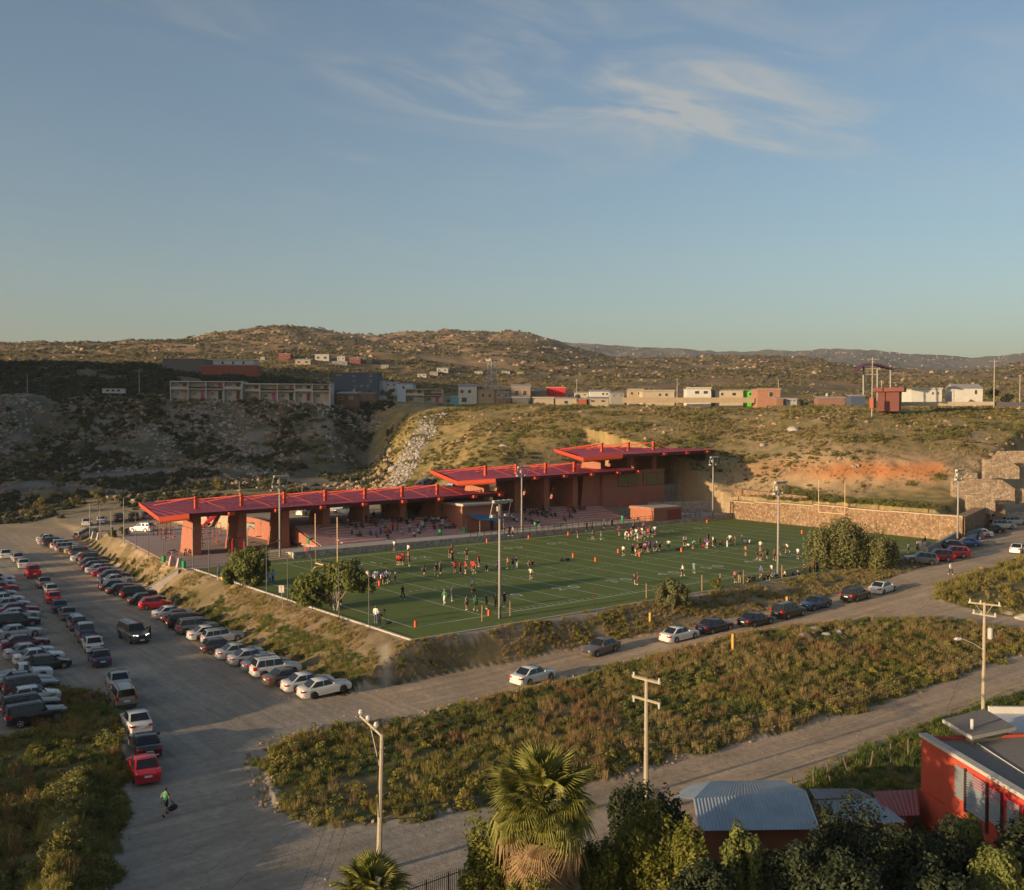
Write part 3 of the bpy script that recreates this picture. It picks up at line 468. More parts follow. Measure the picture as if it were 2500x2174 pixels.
# goal posts
m_goal = mat('goal_post_paint', (.62, .40, .20), .5, .08)
def goal(x, sgn, label):
    r = E('goal_post', (x, FWID / 2, 0)); T(r, label, 'goal post', 'goal posts')
    O('post', MB().tube([(-2.0 * sgn, 0, -.1), (-2.0 * sgn, 0, 2.2), (-1.9 * sgn, 0, 2.7), (-1.5 * sgn, 0, 3.0), (0, 0, 3.05)], .10, 8), m_goal, r); O('crossbar', MB().tube([(0, -2.82, 3.05), (0, 2.82, 3.05)], .08, 8), m_goal, r)
    for s in (-1, 1): O('upright', MB().tube([(0, s * 2.82, 3.0), (0, s * 2.82, 9.2)], .06, 8), m_goal, r)
goal(3.2, 1, 'tan goal post behind the small trees at the left end'); goal(108.6, -1, 'tan goal post before the stone end wall')
# ------------------------------------------------------------------ stadium materials
m_brick = mat('red_block', (.36, .145, .098), .85, .14, 1.2, bump=.25, bscale=6); m_plum = mat('canopy_edge_trim', (.085, .02, .03), .5, .1); m_roof = mat('canopy_sheet', (.195, .024, .045), .55, .28, .35, spec=.4); m_fas = mat('canopy_steel', (.52, .075, .035), .5, .10, .8); m_sof = mat('canopy_soffit', (.12, .045, .035), .8, .15, 1); m_tier = mat('pink_concrete', (.58, .33, .285), .9, .14, .8, bump=.2); m_conc = mat('grey_concrete', (.42, .36, .32), .9, .14, 1.0, bump=.2)
m_stoneg = stone_mat('grey_stone', (.22, .20, .18), (.46, .43, .38), (.36, .33, .29), 2.6); m_stone = stone_mat('tan_stone', (.15, .09, .05), (.31, .225, .14), (.23, .165, .105), 2.3); m_blk = mat('black_steel', (.03, .03, .032), .5, .1); m_glass = mat('dark_glass', (.05, .045, .035), .12, .2, 1.5, spec=.6); m_galv = mat('galvanised', (.42, .40, .37), .45, .1, metal=.3); m_post = mat('pole_grey', (.30, .28, .26), .6, .1)
def canopy(nm, label, zr, P, xm, ym, zbase, beams, pier_d=5.6, top_d=3.8):
    r = E(nm, (xm[0], ym, zbase[0])); T(r, label, 'canopy', 'red canopies over the grandstand'); ox, oy, oz = r.location
    P = [Vector(p) for p in P]; ys = [p.y for p in P]
    def zf(x, y): return zr + .25 * (y - min(ys)) / (max(ys) - min(ys)) - (zr - P[0].z) * max(0, min(1, (P[1].x - x) / (P[1].x - P[0].x))) * max(0, 1 - (y - P[0].y) / 14)
    def yr(x):
        c = []
        for i in range(5):
            a, b = P[i], P[(i + 1) % 5]
            if (a.x - x) * (b.x - x) <= 0 and abs(a.x - b.x) > 1e-6: c.append(a.y + (b.y - a.y) * (x - a.x) / (b.x - a.x))
        return (min(c), max(c)) if len(c) > 1 else None
    x0, x1 = min(p.x for p in P) + .05, max(p.x for p in P) - .05; n = int((x1 - x0) / .26); v = []; f = []
    for i in range(n + 1):
        x = x0 + (x1 - x0) * i / n; q = yr(x); a = .07 if i % 4 in (1, 2) else -.03
        for j in range(5):
            y = q[0] + (q[1] - q[0]) * j / 4; v.append((x - ox, y - oy, zf(x, y) + a - oz))
        if i: f += [((i - 1) * 5 + j, i * 5 + j, i * 5 + j + 1, (i - 1) * 5 + j + 1) for j in range(4)]
    O('roof_sheet', me_new('roof_sheet', v, f), m_roof, r)
    c = sum(P, Vector()) / 5; lo = []; 
    so = MB(); so.add([(p.x * .985 + c.x * .015 - ox, p.y * .985 + c.y * .015 - oy, zf(p.x, p.y) - .32 - oz) for p in P], [(4, 3, 2, 1, 0)]); O('soffit', so, m_sof, r)
    for i in range(5):
        a, b = P[i], P[(i + 1) % 5]; n_ = Vector((b.y - a.y, a.x - b.x, 0)).normalized(); th = .14; za, zb_ = zf(a.x, a.y), zf(b.x, b.y); dp = .85 if i in (0, 4) else .55
        def q(p, o_, z): return (p.x + n_.x * o_ - ox, p.y + n_.y * o_ - oy, z - oz)
        O('fascia', MB().hexa([q(a, -.25, za - dp), q(b, -.25, zb_ - dp), q(b, 0, zb_ - dp + .25), q(a, 0, za - dp + .25), q(a, -.25, za + .02), q(b, -.25, zb_ + .02), q(b, th, zb_ + .1), q(a, th, za + .1)]), m_plum if i in (1, 2, 3) else m_fas, r)
    for k, x in enumerate(xm):
        zb_ = zbase[k]; zt = zr - .4; X = x - ox; Y = ym - oy
        O('pier', MB().hexa([(X - .65, Y, zb_ - oz - .1), (X + .65, Y, zb_ - oz - .1), (X + .65, Y + pier_d, zb_ - oz - .1), (X - .65, Y + pier_d, zb_ - oz - .1), (X - .65, Y, zt - oz), (X + .65, Y, zt - oz), (X + .65, Y + top_d, zt - oz), (X - .65, Y + top_d, zt - oz)]), m_brick, r)
        zz_ = zf(x, ym) - oz; O('mast', MB().box(X - .22, X + .22, Y + .1, Y + .6, zz_, zz_ + 1.95), m_fas, r)
        for tx, ty in ((3.5, -2.6), (-3.5, -2.6), (3.6, 9), (-3.6, 9), (1.2, 15), (-1.2, 15)):
            ex, ey = x + tx, ym + ty; q = yr(min(max(ex, x0), x1)); ey = min(max(ey, q[0] + .4), q[1] - .4); O('tie_rod', MB().tube([(X, Y + .35, zz_ + 1.8), (min(max(ex, x0), x1) - ox, ey - oy, zf(ex, ey) - oz + .08)], .05, 5), m_fas, r)
    O('ridge_beam', MB().box(xm[0] - ox - 4, xm[-1] - ox + 4.5, .2, .55, zr - oz - .62, zr - oz - .34), m_sof, r)
    for bx in beams:
        q = yr(min(bx, x1 - .3)); y0 = q[0]; zz_ = zf(bx, y0) - oz; O('outrigger', MB().hexa([(bx - ox - .45, y0 - oy - .75, zz_ - .55), (bx - ox + .45, y0 - oy - .75, zz_ - .55), (bx - ox + .45, y0 - oy + 5, zz_ - 1.0), (bx - ox - .45, y0 - oy + 5, zz_ - 1.0), (bx - ox - .45, y0 - oy - .95, zz_ - .02), (bx - ox + .45, y0 - oy - .95, zz_ - .02), (bx - ox + .45, y0 - oy + 5, zz_ - .5), (bx - ox - .45, y0 - oy + 5, zz_ - .5)]), m_fas, r)
    return r
def PP(L): return [U(*q) for q in L]
canopy('grandstand_canopy', 'longest and lowest red canopy, on seven tapered piers', 7.0, PP([(390, 1265, 6.5), (462, 1256, 7.0), (1232, 1204, 7.0), (1085, 1189, 7.1), (340, 1230, 7.1)]), [XY(p, 64) for p in (479, 591, 696, 796, 893, 984, 1070)], 64, [0, 0, 0, 3.2, 3.2, 3.2, 3.2], [XY(p, 60) for p in (549, 664, 777, 882, 981, 1073, 1160, 1226)])
canopy('grandstand_canopy', 'middle red canopy, stepped above the longest one', 10.1, PP([(1117, 1177, 9.55), (1210, 1170, 10.1), (1568, 1148, 10.1), (1420, 1135, 10.2), (1051, 1150, 10.2)]), [XY(p, 63) for p in (1188, 1263, 1335, 1405)], 63, [3.2] * 4, [XY(p, 59.5) for p in (1281, 1359, 1432, 1503, 1560)], 7.6, 5.2)
canopy('grandstand_canopy', 'highest and smallest red canopy, over the glazed press box', 13.7, PP([(1424, 1119, 13.2), (1520, 1111, 13.7), (1745, 1100, 13.7), (1610, 1090, 13.8), (1353, 1098, 13.8)]), [XY(p, 66) for p in (1472, 1537, 1598)], 66, [9.6] * 3, [XY(p, 62) for p in (1571, 1638, 1699, 1740)], 6.4, 5.0)
# ------------------------------------------------------------------ terrace, stands, walls
def slabO(nm, label, cat, mb, m, kind=None, group=None): return T(O(nm, mb, m), label, cat, group, kind)
slabO('plaza', 'pinkish paved plaza under the left end of the canopy', 'paving', MB().prism([(-4.3, 50.9), (7.4, 51.9), (12.2, 51.7), (12.2, 56), (22, 58), (22, 99), (3, 104), (-.2, 92), (-3.3, 64)], -.3, .03), mat('plaza_paving', (.34, .255, .235), .9, .12, .5), 'structure')
slabO('terrace', 'concrete terrace between the stone wall and the stands', 'paving', MB().prism([(12.2, 52.0), (109.6, 49.1), (109.6, 60.5), (88, 60.5), (88, 56.3), (12.2, 56.4)], -.2, .85), m_conc, 'structure')
slabO('concourse', 'concrete concourse behind the top tier of the stands', 'paving', MB().prism([(18.8, 66.0), (104, 66.0), (104, 79), (18.8, 79)], 2.2, 3.2), m_conc, 'structure')
slabO('stone_wall', 'low grey stone wall along the far touchline, left part', 'wall', MB().hexa([(12, 51.45, -.2), (56, 50.15, -.2), (56, 50.65, -.2), (12, 51.95, -.2), (12, 51.45, 1.0), (56, 50.15, 1.0), (56, 50.65, 1.0), (12, 51.95, 1.0)]), m_stoneg)
slabO('stone_wall', 'low tan stone wall along the far touchline, right part', 'wall', MB().hexa([(56, 50.15, -.2), (109.6, 48.55, -.2), (109.6, 49.05, -.2), (56, 50.65, -.2), (56, 50.15, .97), (109.6, 48.55, .97), (109.6, 49.05, .97), (56, 50.65, .97)]), stone_mat('tan_grey_stone', (.24, .18, .13), (.48, .40, .30), (.38, .30, .22), 2.6))
st = E('terrace_steps', (9.7, 53, 0)); T(st, 'sandy steps from the plaza up to the terrace by the tall lamp mast', 'steps')
for k in range(5): O('step', MB().box(-2.2, 2.4, -1.4 + .7 * k, 4.0, -.2 + (0 if k == 0 else .0) + .17 * k, .17 * (k + 1)), mat('sand_step', (.50, .38, .24), .9, .12, 1), st)
st2 = E('lot_stairs', (0, 0, 0)); T(st2, 'long concrete stairs from the parking lot up to the plaza', 'stairs'); A = Vector((-8.9, 55.2, -3.05)); B = Vector((-4.6, 52.7, -.12)); n_ = Vector((-(B - A).y, (B - A).x, 0)).normalized(); t_ = (B - A) / 17; t2 = Vector((t_.x, t_.y, 0))
for k in range(17):
    c = A + t_ * k; z1 = c.z + .17; O('step', MB().hexa([tuple(Vector((c.x, c.y, z1 - 1.4)) + n_ * s * 1.15 + t2 * q) for s, q in ((1, 0), (-1, 0), (-1, .97), (1, .97))] + [tuple(Vector((c.x, c.y, z1)) + n_ * s * 1.15 + t2 * q) for s, q in ((1, 0), (-1, 0), (-1, .97), (1, .97))]), m_conc, st2)
for s in (1,): O('side_wall', MB().hexa([tuple(q + n_ * s * (1.2 + e) + Vector((0, 0, h))) for h in (-1.4, .2) for q, e in ((A, 0), (B, 0), (B, .18), (A, .18))]), m_conc, st2)
def stand(label, x0, x1, n=8):
    r = E('bleachers', (x0, 56.3, .85)); T(r, label, 'bleachers', 'concrete bleachers')
    for k in range(n): O('tier', MB().box(0, x1 - x0, 1.21 * k, 1.21 * (k + 1) - .01, -.5, .29 * (k + 1)), m_tier, r)
    return r
b1 = stand('pink concrete bleachers under the longest canopy', 22.9, 47.4); b2 = stand('pink concrete bleachers under the middle canopy', 56.6, 86.5)
for rr, xx, wd in ((b1, -3.8, 3.78),):
    for k in range(16): O('stair_step', MB().box(xx, xx + wd, .605 * k, .605 * (k + 1) - .008, -.5, .145 * (k + 1)), m_tier, rr)
O('side_wall', MB().prism([(0, 0), (9.7, 0), (9.7, 2.5), (.1, .12)], 0, .4), m_brick, b1).matrix_local = Matrix(((0, 0, 1, -4.25), (1, 0, 0, 0), (0, 1, 0, -.1), (0, 0, 0, 1)))
wl = E('wedge_room', (47.5, 58.0, .85)); T(wl, 'wedge shaped red block room with grey flat roof between the bleachers', 'building')
O('wall', MB().prism([(0, 0), (9.0, 0), (9.0, 11), (0, 8)], -.3, 4.6), m_brick, wl); O('roof', MB().hexa([(-.5, -1.0, 4.62), (9.4, -1.0, 4.62), (9.4, 11, 4.62), (-.5, 8.2, 4.62), (-.5, -1.0, 5.0), (9.4, -1.0, 4.8), (9.4, 11, 4.85), (-.5, 8.2, 5.05)]), m_conc, wl); O('door', MB().box(6.2, 7.2, -.05, .02, 0, 2.1), m_blk, wl)
tp = E('tarp_shelter', (50.3, 54.6, .85)); T(tp, 'blue tarp sun shelter between the two bleachers', 'shelter'); O('tarp', MB().add([(-1.5, 0, 2.3), (3.8, -.2, 1.9), (4.0, 3.0, 2.5), (-2.4, 3.1, 3.2), (1.2, 1.5, 2.45)], [(0, 1, 4), (1, 2, 4), (2, 3, 4), (3, 0, 4)]), mat('blue_tarp', (.02, .16, .33), .6, .15), tp)
for p in ((-1.4, .05), (3.7, -.1), (3.9, 2.9), (-2.2, 3.0)): O('pole', MB().tube([(p[0], p[1], 0), (p[0], p[1], 2.2)], .04, 5), m_galv, tp)
# press box building
pb = E('press_box', (86.6, 63.4, 3.2)); T(pb, 'red block press box building with long dark windows', 'building'); O('wall', MB().box(0, 18.3, 0, 10, -1.6, 6.4), m_brick, pb); O('parapet', MB().box(-.15, 18.45, -.15, .3, 6.4, 6.75), m_brick, pb); O('wing_wall', MB().hexa([(-5.6, .6, -1.2), (-.05, .6, -1.2), (-.05, 7, -1.2), (-4.6, 7, -1.2), (-4.6, .6, 6.3), (-.05, .6, 6.3), (-.05, 7, 6.3), (-4, 7, 6.3)]), m_brick, pb)
for g0 in (4.4, 11.8):
    fr = O('window', MB().box(g0, g0 + 6.0, -.08, .01, 3.3, 6.05), m_blk, pb)
    for k in range(6): O('pane', MB().box(g0 + .1 + k * .98, g0 + .98 + k * .98, -.11, -.082, 3.4, 5.95), mat('film_glass', (.13, .115, .06), .2, .3, 1.5, spec=.5), fr)
# rooms and walls right of the press box
tb = E('ticket_booth', tuple(U(1627, 1271, .85))); tb.rotation_euler = (0, 0, -.03); T(tb, 'small orange kiosk with maroon shutter on the terrace', 'kiosk'); O('wall', MB().box(-3.5, 4.2, 0, 6.5, 0, 2.1), mat('orange_render', (.32, .125, .07), .85, .15), tb); O('roof_edge', MB().box(-3.7, 4.4, -.2, 6.7, 2.104, 2.55), m_brick, tb); O('roof', MB().box(-3.5, 4.2, 0, 6.5, 2.554, 2.6), m_conc, tb); O('shutter', MB().box(.3, 4.0, -.06, .01, .1, 2.0), mat('maroon_shutter', (.22, .04, .035), .6, .1), tb)
def slab(nm, label, cat, pts, dep, th, m, parent=None, group=None, lean=0):
    fh = Vector((math.sin(YAW), math.cos(YAW), 0)); P = [Vector(UD(px, py, dep)) for px, py in pts]; n = len(P); Q = [p + fh * th for p in P]; o0 = Vector((P[0].x, P[0].y, min(p.z for p in P)))
    v = [tuple(p - o0) for p in P + Q]; o = O(nm, MB().add(v, [tuple(range(n)), tuple(range(n, 2 * n))[::-1]] + [(i, n + i, n + (i + 1) % n, (i + 1) % n) for i in range(n)]), m, parent, loc=None if parent else o0)
    if label: T(o, label, cat, group)
    return o
ew = E('end_wall', (109.6, 3, -.3)); T(ew, 'long tan stone retaining wall behind the far end zone', 'wall')
for y0, y1, z1 in ((-3.3, -.002, 4.5), (0, 10.5, 4.45), (10.5, 18.5, 4.35), (18.5, 26, 4.5), (26, 33.5, 4.25), (33.5, 40, 4.1), (40, 46.2, 3.8)):
    O('wall_bay', MB().box(0, 1.55 if y0 else 1.6, y0 + .004, y1, -.3, z1), m_stone, ew); O('coping', MB().box(-.08, 1.7, y0 + .01, y1 - .01, z1 + .002, z1 + .16), mat('tan_coping', (.46, .34, .22), .9, .1), ew)
slabO('wall_ledge', 'earth ledge behind the stone end wall', 'ground', MB().box(111.1, 114.2, .5, 49.5, 2.0, 3.75), mat('ledge_soil', (.26, .18, .10), .95, .2, 1), 'structure')
slabO('stone_wall', 'stone wall running up behind the parking wall to the stone stairs', 'wall', MB().hexa([(110.2, -.4, -.5), (131, 5.4, 0), (130.4, 7.2, 0), (109.8, 1.2, -.5), (110.2, -.4, 4.2), (131, 5.4, 4.6), (130.4, 7.2, 4.6), (109.8, 1.2, 4.2)]), m_stone)
slabO('stone_wall', 'upper stone wall set back above the far corner of the end wall', 'wall', MB().hexa([(113.2, 33, 3), (114.0, 33, 3), (114.0, 51, 3), (113.2, 51, 3), (113.2, 33, 5.4), (114.0, 33, 5.4), (114.0, 51, 5.9), (113.2, 51, 5.9)]), m_stone)
slabO('stone_wall', 'stone cross wall stepping up beside the kiosk', 'wall', MB().hexa([(98, 60.6, .5), (112, 56, .5), (112.5, 57, .5), (98, 61.6, .5), (98, 60.6, 3.2), (112, 56, 3.0), (112.5, 57, 3.0), (98, 61.6, 3.2)]), m_stoneg)
slabO('stone_wall', 'stone wall under the press box railing', 'wall', MB().hexa([(86.9, 59.6, .5), (97.6, 59.6, .5), (97.6, 60.3, .5), (86.9, 60.3, .5), (86.9, 59.6, 2.3), (97.6, 59.6, 2.6), (97.6, 60.3, 2.6), (86.9, 60.3, 2.3)]), m_stoneg)
slabO('stone_wall', 'stepped grey stone wall right of the press box', 'wall', MB().prism([(105.2, 66), (118, 66), (118, 68), (105.2, 68)], 1.5, 6.2), m_stoneg); slabO('brick_wall', 'dark red block wall on the ramp right of the press box', 'wall', MB().hexa([(106, 70, 3), (121, 66.5, 3), (121, 67.5, 3), (106, 71, 3), (106, 70, 9.2), (121, 66.5, 6.8), (121, 67.5, 6.8), (106, 71, 9.2)]), m_brick)
slabO('brick_wall', 'red block retaining wall at the left end of the concourse', 'wall', MB().box(18.55, 19.0, 66.2, 86, -.2, 3.35), m_brick)
slabO('brick_wall', 'orange block wall behind the right end of the longest canopy', 'wall', MB().box(42, 56, 76, 76.6, 3.0, 5.9), m_brick); slabO('brick_wall', 'orange block stair wall behind the middle canopy', 'wall', MB().hexa([(74, 77, 3), (92, 77, 3), (92, 77.7, 3), (74, 77.7, 3), (74, 77, 8.6), (92, 77, 9.4), (92, 77.7, 9.4), (74, 77.7, 8.6)]), m_brick)
# stone stair towers at the right
sw = [('stone stair wall lowest, just above the parked silver cars', [(2362, 1256), (2430, 1256), (2430, 1230), (2403, 1209), (2362, 1209)], 182, 1.0), ('wide stone stair wall in the middle of the flight', [(2327, 1232), (2478, 1232), (2478, 1194), (2447, 1172), (2327, 1168)], 189, 1.2), ('stone stair wall at the top of the flight', [(2404, 1170), (2489, 1170), (2489, 1142), (2460, 1122), (2404, 1122)], 198, 1.2), ('dark shaded stone wall right of the middle stair wall', [(2478, 1232), (2560, 1222), (2560, 1190), (2479, 1195)], 190.5, 1.0), ('shaded parapet wall at the head of the stone stairs', [(2424, 1122), (2440, 1102), (2520, 1101), (2520, 1140), (2490, 1140), (2462, 1124)], 203, 1.0), ('small shaded parapet behind the lamp mast', [(2354, 1169), (2366, 1155), (2386, 1155), (2387, 1169)], 191.5, 1.0)]
for lb, pts, dp, th in sw: slab('stone_stair_wall', lb, 'wall', pts, dp, th, stone_mat('pale_stone', (.19, .145, .10), (.40, .33, .24), (.28, .225, .16), 2.0))
sr = E('stone_stairs', tuple(UD(2440, 1250, 183))); T(sr, 'flight of stone steps beside the lowest stair wall', 'steps')
for k in range(8): O('step', MB().box(-.9 + .12 * k, 1.1 + .12 * k, .35 * k, .35 * (k + 1), -1, .17 * k), m_stone, sr, rz=None)
sr.rotation_euler = (0, 0, -YAW)
lw = MB(); pts = [U(2262, 1350, .3), U(2330, 1312, .9), U(2400, 1275, 1.6), U(2440, 1262, 2.0), U(2520, 1258, 2.2)]
for a, b in zip(pts[:-1], pts[1:]):
    a = Vector(a); b = Vector(b); n_ = Vector((-(b - a).y, (b - a).x, 0)).normalized() * .25; lw.hexa([tuple(q + n_ * s + Vector((0, 0, h))) for h in (-1.8, .75) for q, s in ((a, -1), (b, -1), (b, 1), (a, 1))])
slabO('parking_wall', 'low grey wall in front of the cars parked by the field', 'wall', lw, m_stoneg); slabO('gate_block', 'grey stone block at the gate beside the pepper tree', 'wall', MB().box(-.8, .8, -.8, .8, -.4, 1.75), m_stoneg).location = U(2255, 1350, -.1)
# terrace railing
rl = E('terrace_railing', (44, 50.6, .95)); T(rl, 'thin dark railing along the stone wall below the stands', 'railing'); nx = 40
for k in range(nx + 1): O('post', MB().box(k * 1.4 - .03, k * 1.4 + .03, -.0298 * k * 1.4 + .0, -.0298 * k * 1.4 + .06, 0, 1.0), m_blk, rl)
for h in (.55, .98): O('rail', MB().tube([(0, .03, h), (nx * 1.4, -.0298 * nx * 1.4 + .03, h)], .03, 5), m_blk, rl)
rl2 = E('red_railing', (87.4, 58.9, .9)); T(rl2, 'red painted tubular railing at the ramp end of the bleachers', 'railing')
for k in range(5): O('post', MB().tube([(k * 1.3, 0, 2.1), (k * 1.3, 0, 3.3)], .05, 5), m_fas, rl2)
for h in (2.7, 3.28): O('rail', MB().tube([(0, 0, h), (5.2, 0, h)], .05, 5), m_fas, rl2)
# ------------------------------------------------------------------ vehicles
m_tyre = mat('tyre_rubber', (.02, .02, .02), .9, .1); m_rim = mat('alloy_rim', (.45, .45, .46), .35, .1, metal=.7); m_cg = mat('car_glass', (.012, .014, .017), .06, 0, spec=.6); m_hl = mat('headlight_lens', (.6, .6, .58), .15, 0, spec=.6); m_tl = mat('taillight_lens', (.42, .012, .012), .25, 0, spec=.5); m_pl = mat('number_plate', (.62, .62, .6), .6, .05); m_trim = mat('black_trim', (.025, .025, .027), .6, .1); m_hon = mat('headlight_on', (.9, .85, .7), .2, 0, emit=(1, .85, .6, 6))
PAINT = {'white': (.62, .61, .58), 'silver': (.38, .39, .40), 'grey': (.13, .135, .14), 'dark grey': (.055, .058, .062), 'black': (.014, .014, .016), 'navy blue': (.018, .035, .085), 'blue': (.02, .07, .26), 'steel blue': (.10, .135, .175), 'red': (.46, .012, .025), 'dark red': (.22, .01, .025), 'maroon': (.12, .012, .035), 'tan': (.24, .20, .165), 'brown': (.11, .085, .07), 'green': (.02, .07, .045), 'beige': (.40, .33, .22), 'purple black': (.03, .018, .04)}
def paint(c): return mat('paint_' + c.replace(' ', '_'), PAINT[c], .32, .05, 2, coat=.7, spec=.5, metal=.15)
SPEC = {  # L, W, H, axle front, axle rear, belt, hood, nose, deck, windshield base, roof front, mid pillar, roof rear, rear glass base, wheel radius, clearance
 'sedan': (4.6, 1.78, 1.46, 1.42, -1.28, .94, .92, .70, 1.00, .86, .10, -.35, -1.02, -1.72, .325, .20),
 'coupe': (4.75, 1.86, 1.38, 1.50, -1.32, .92, .93, .74, .98, .70, -.10, -.7, -1.0, -1.80, .35, .17),
 'hatchback': (3.95, 1.70, 1.50, 1.18, -1.25, .95, .94, .70, .98, .80, .08, -.40, -1.35, -1.80, .31, .20),
 'wagon': (4.45, 1.75, 1.50, 1.36, -1.26, .95, .93, .70, .97, .86, .12, -.40, -1.75, -2.08, .32, .20),
 'suv': (4.65, 1.86, 1.74, 1.42, -1.32, 1.08, 1.06, .84, 1.10, .86, .22, -.42, -1.85, -2.18, .37, .26),
 'boxy suv': (4.45, 1.80, 1.72, 1.36, -1.28, 1.10, 1.09, .92, 1.10, .72, .36, -.40, -2.02, -2.14, .37, .27),
 'van': (4.95, 1.92, 1.76, 1.52, -1.42, 1.05, 1.02, .78, 1.06, 1.12, .30, -.45, -2.05, -2.36, .35, .22),
 'pickup': (5.6, 1.94, 1.84, 1.78, -1.72, 1.14, 1.14, .96, 1.12, 1.02, .52, -.30, -.98, -1.16, .40, .32),
 'single cab pickup': (5.0, 1.75, 1.62, 1.52, -1.40, 1.02, 1.00, .80, 1.0, .72, .30, -.1, -.42, -.56, .35, .28),
 'capped pickup': (5.7, 2.0, 1.92, 1.85, -1.75, 1.16, 1.16, .98, 1.14, 1.10, .60, -.25, -2.62, -2.80, .41, .33)}
_CM = {}
def car_meshes(kind):
    if kind in _CM: return _CM[kind]
    L, W, Ht, af, ar, belt, hood, nose, deck, xw, xr0, xm, xr1, xb, wr, cl = SPEC[kind]; hw = W / 2; h2 = L / 2; bed = 'pickup' in kind and 'capped' not in kind
    xs = sorted(set([round(v, 3) for v in list(np.linspace(-h2, h2, 23)) + [-h2 + .04, -h2 + .14, h2 - .05, h2 - .16, h2 - .35] + [a + q for a in (af, ar) for q in (-wr - .07, -wr - .06, -wr * .85, -wr * .5, 0, wr * .5, wr * .85, wr + .06, wr + .07)] + ([xb - .02, xb - .06, -h2 + .08] if bed else [])]))
    zt = lambda x: float(np.interp(x, [-h2, -h2 + .05, -h2 + .28, xb - .05, xb + .3, xw - .1, xw + .12, h2 - .5, h2 - .12, h2], [deck - .22, deck - .07, deck - .01, deck, belt, belt, hood, hood - .05 - (hood - nose) * .35, nose + .03, nose - .12]))
    pl = lambda x: hw * float(np.interp(x, [-h2, -h2 + .06, -h2 + .3, -h2 + 1.0, h2 - 1.2, h2 - .4, h2 - .1, h2], [.80, .90, .955, 1, 1, .93, .82, .66]))
    v = []; f = []; R = wr + .06
    for x in xs:
        w_ = pl(x); b = cl + .12 * (abs(x) > h2 - .12)
        for a in (af, ar):
            if abs(x - a) < R: b = max(b, wr + math.sqrt(max(R * R - (x - a) ** 2, 0)) - .0)
        t = zt(x); inbed = bed and (-h2 + .07 < x < xb - .03)
        b = min(b, t - .14); pr = [(0, cl + .02), (w_ * .80, cl + .02), (w_ * .965, b), (w_ * 1.0, b + (t - b) * .5), (w_ * .985, t - .09), (w_ * .945, t - .02), (w_ * .86, t + .005) if inbed else (w_ * .62, t + .012), (w_ * .855, t - .42) if inbed else (w_ * .3, t + .025), (0, t - .42) if inbed else (0, t + .03)]
        v += [(x, y, z) for y, z in pr] + [(x, -y, z) for y, z in pr[1:-1][::-1]]
    m = 16
    for i in range(len(xs) - 1): f += [(i * m + k, i * m + (k + 1) % m, (i + 1) * m + (k + 1) % m, (i + 1) * m + k) for k in range(m)]
    f += [tuple(range(m)), tuple(range((len(xs) - 1) * m, len(xs) * m))[::-1]]
    cs = [(xb, 0.0, .86), (xb + (xr1 - xb) * .5, .485, .80), (xr1, .97, .745), (xr1 * .6 + xr0 * .4, 1.0, .74), (xr0, .965, .74), (xr0 + (xw - xr0) * .5, .4825, .80), (xw, 0.0, .86)]; n0 = len(v); yb = hw * .905; H0 = belt - .03
    for x, q, yt in cs:
        z0 = min(zt(x), belt) - .03; zr = H0 + (Ht - H0) * q; zr = max(zr, z0 + .012); t = yt * hw; t = t + (yb - t) * (1 - q) * .7; pr = [(yb, z0), (yb + (t - yb) * .5, z0 + (zr - z0) * .55), (t + .03, zr - .055 * q), (t - .10, zr - .008), (0, zr + .012)]
        v += [(x, y, z) for y, z in pr] + [(x, -y, z) for y, z in pr[:-1][::-1]]
    for i in range(6): f += [(n0 + i * 9 + k, n0 + (i + 1) * 9 + k, n0 + (i + 1) * 9 + k + 1, n0 + i * 9 + k + 1) for k in range(8)]
    D = {'body': me_new('body', v, f, True, 38)}; D['body'].validate()
    def pane(nm, q, off, OFF=.022):
        q = [Vector(p) for p in q]; n = (q[1] - q[0]).cross(q[3] - q[0]).normalized(); n = n if n.dot(off) > 0 else -n; top = [p + n * OFF for p in q]; bot = [p - n * .02 for p in q]
        b_ = MB().add([tuple(p) for p in bot + top], [(4, 5, 6, 7), (0, 1, 5, 4), (1, 2, 6, 5), (2, 3, 7, 6), (3, 0, 4, 7)]); return b_.mesh(nm)
    zR = Ht; l = lambda a, b, t: a + (b - a) * t
    ws = [(l(xw, xr0, .10), s * yb * .88, l(H0, zR, .10) + .01) for s in (1, -1)] + [(l(xw, xr0, .93), s * hw * .655, l(H0, zR, .925)) for s in (-1, 1)]; D['windshield'] = pane('windshield', ws, Vector((1, 0, .6)), .04)
    zb_ = min(zt(xb), belt) - .02; zt_ = H0 + (Ht - H0) * .97; rw = [(l(xb, xr1, .14), s * yb * .86, l(zb_, zt_, .15)) for s in (1, -1)] + [(l(xb, xr1, .93), s * hw * .65, l(zb_, zt_, .935)) for s in (-1, 1)]
    D['rear_window'] = pane('rear_window', rw, Vector((-1, 0, .5)), .045)
    def side(xa0, xa1, xb0, xb1, s):   # bottom front, top front, bottom rear, top rear
        def P(x, q): zb0 = belt + .015; return (x, s * (yb + (hw * .765 - yb) * q + .006), zb0 + (zR - .085 - zb0) * q)
        return pane('side_window', [P(xa0, 0.03), P(xa1, 1), P(xb1, 1), P(xb0, 0.03)], Vector((0, s, .2)))
    D['sides'] = []
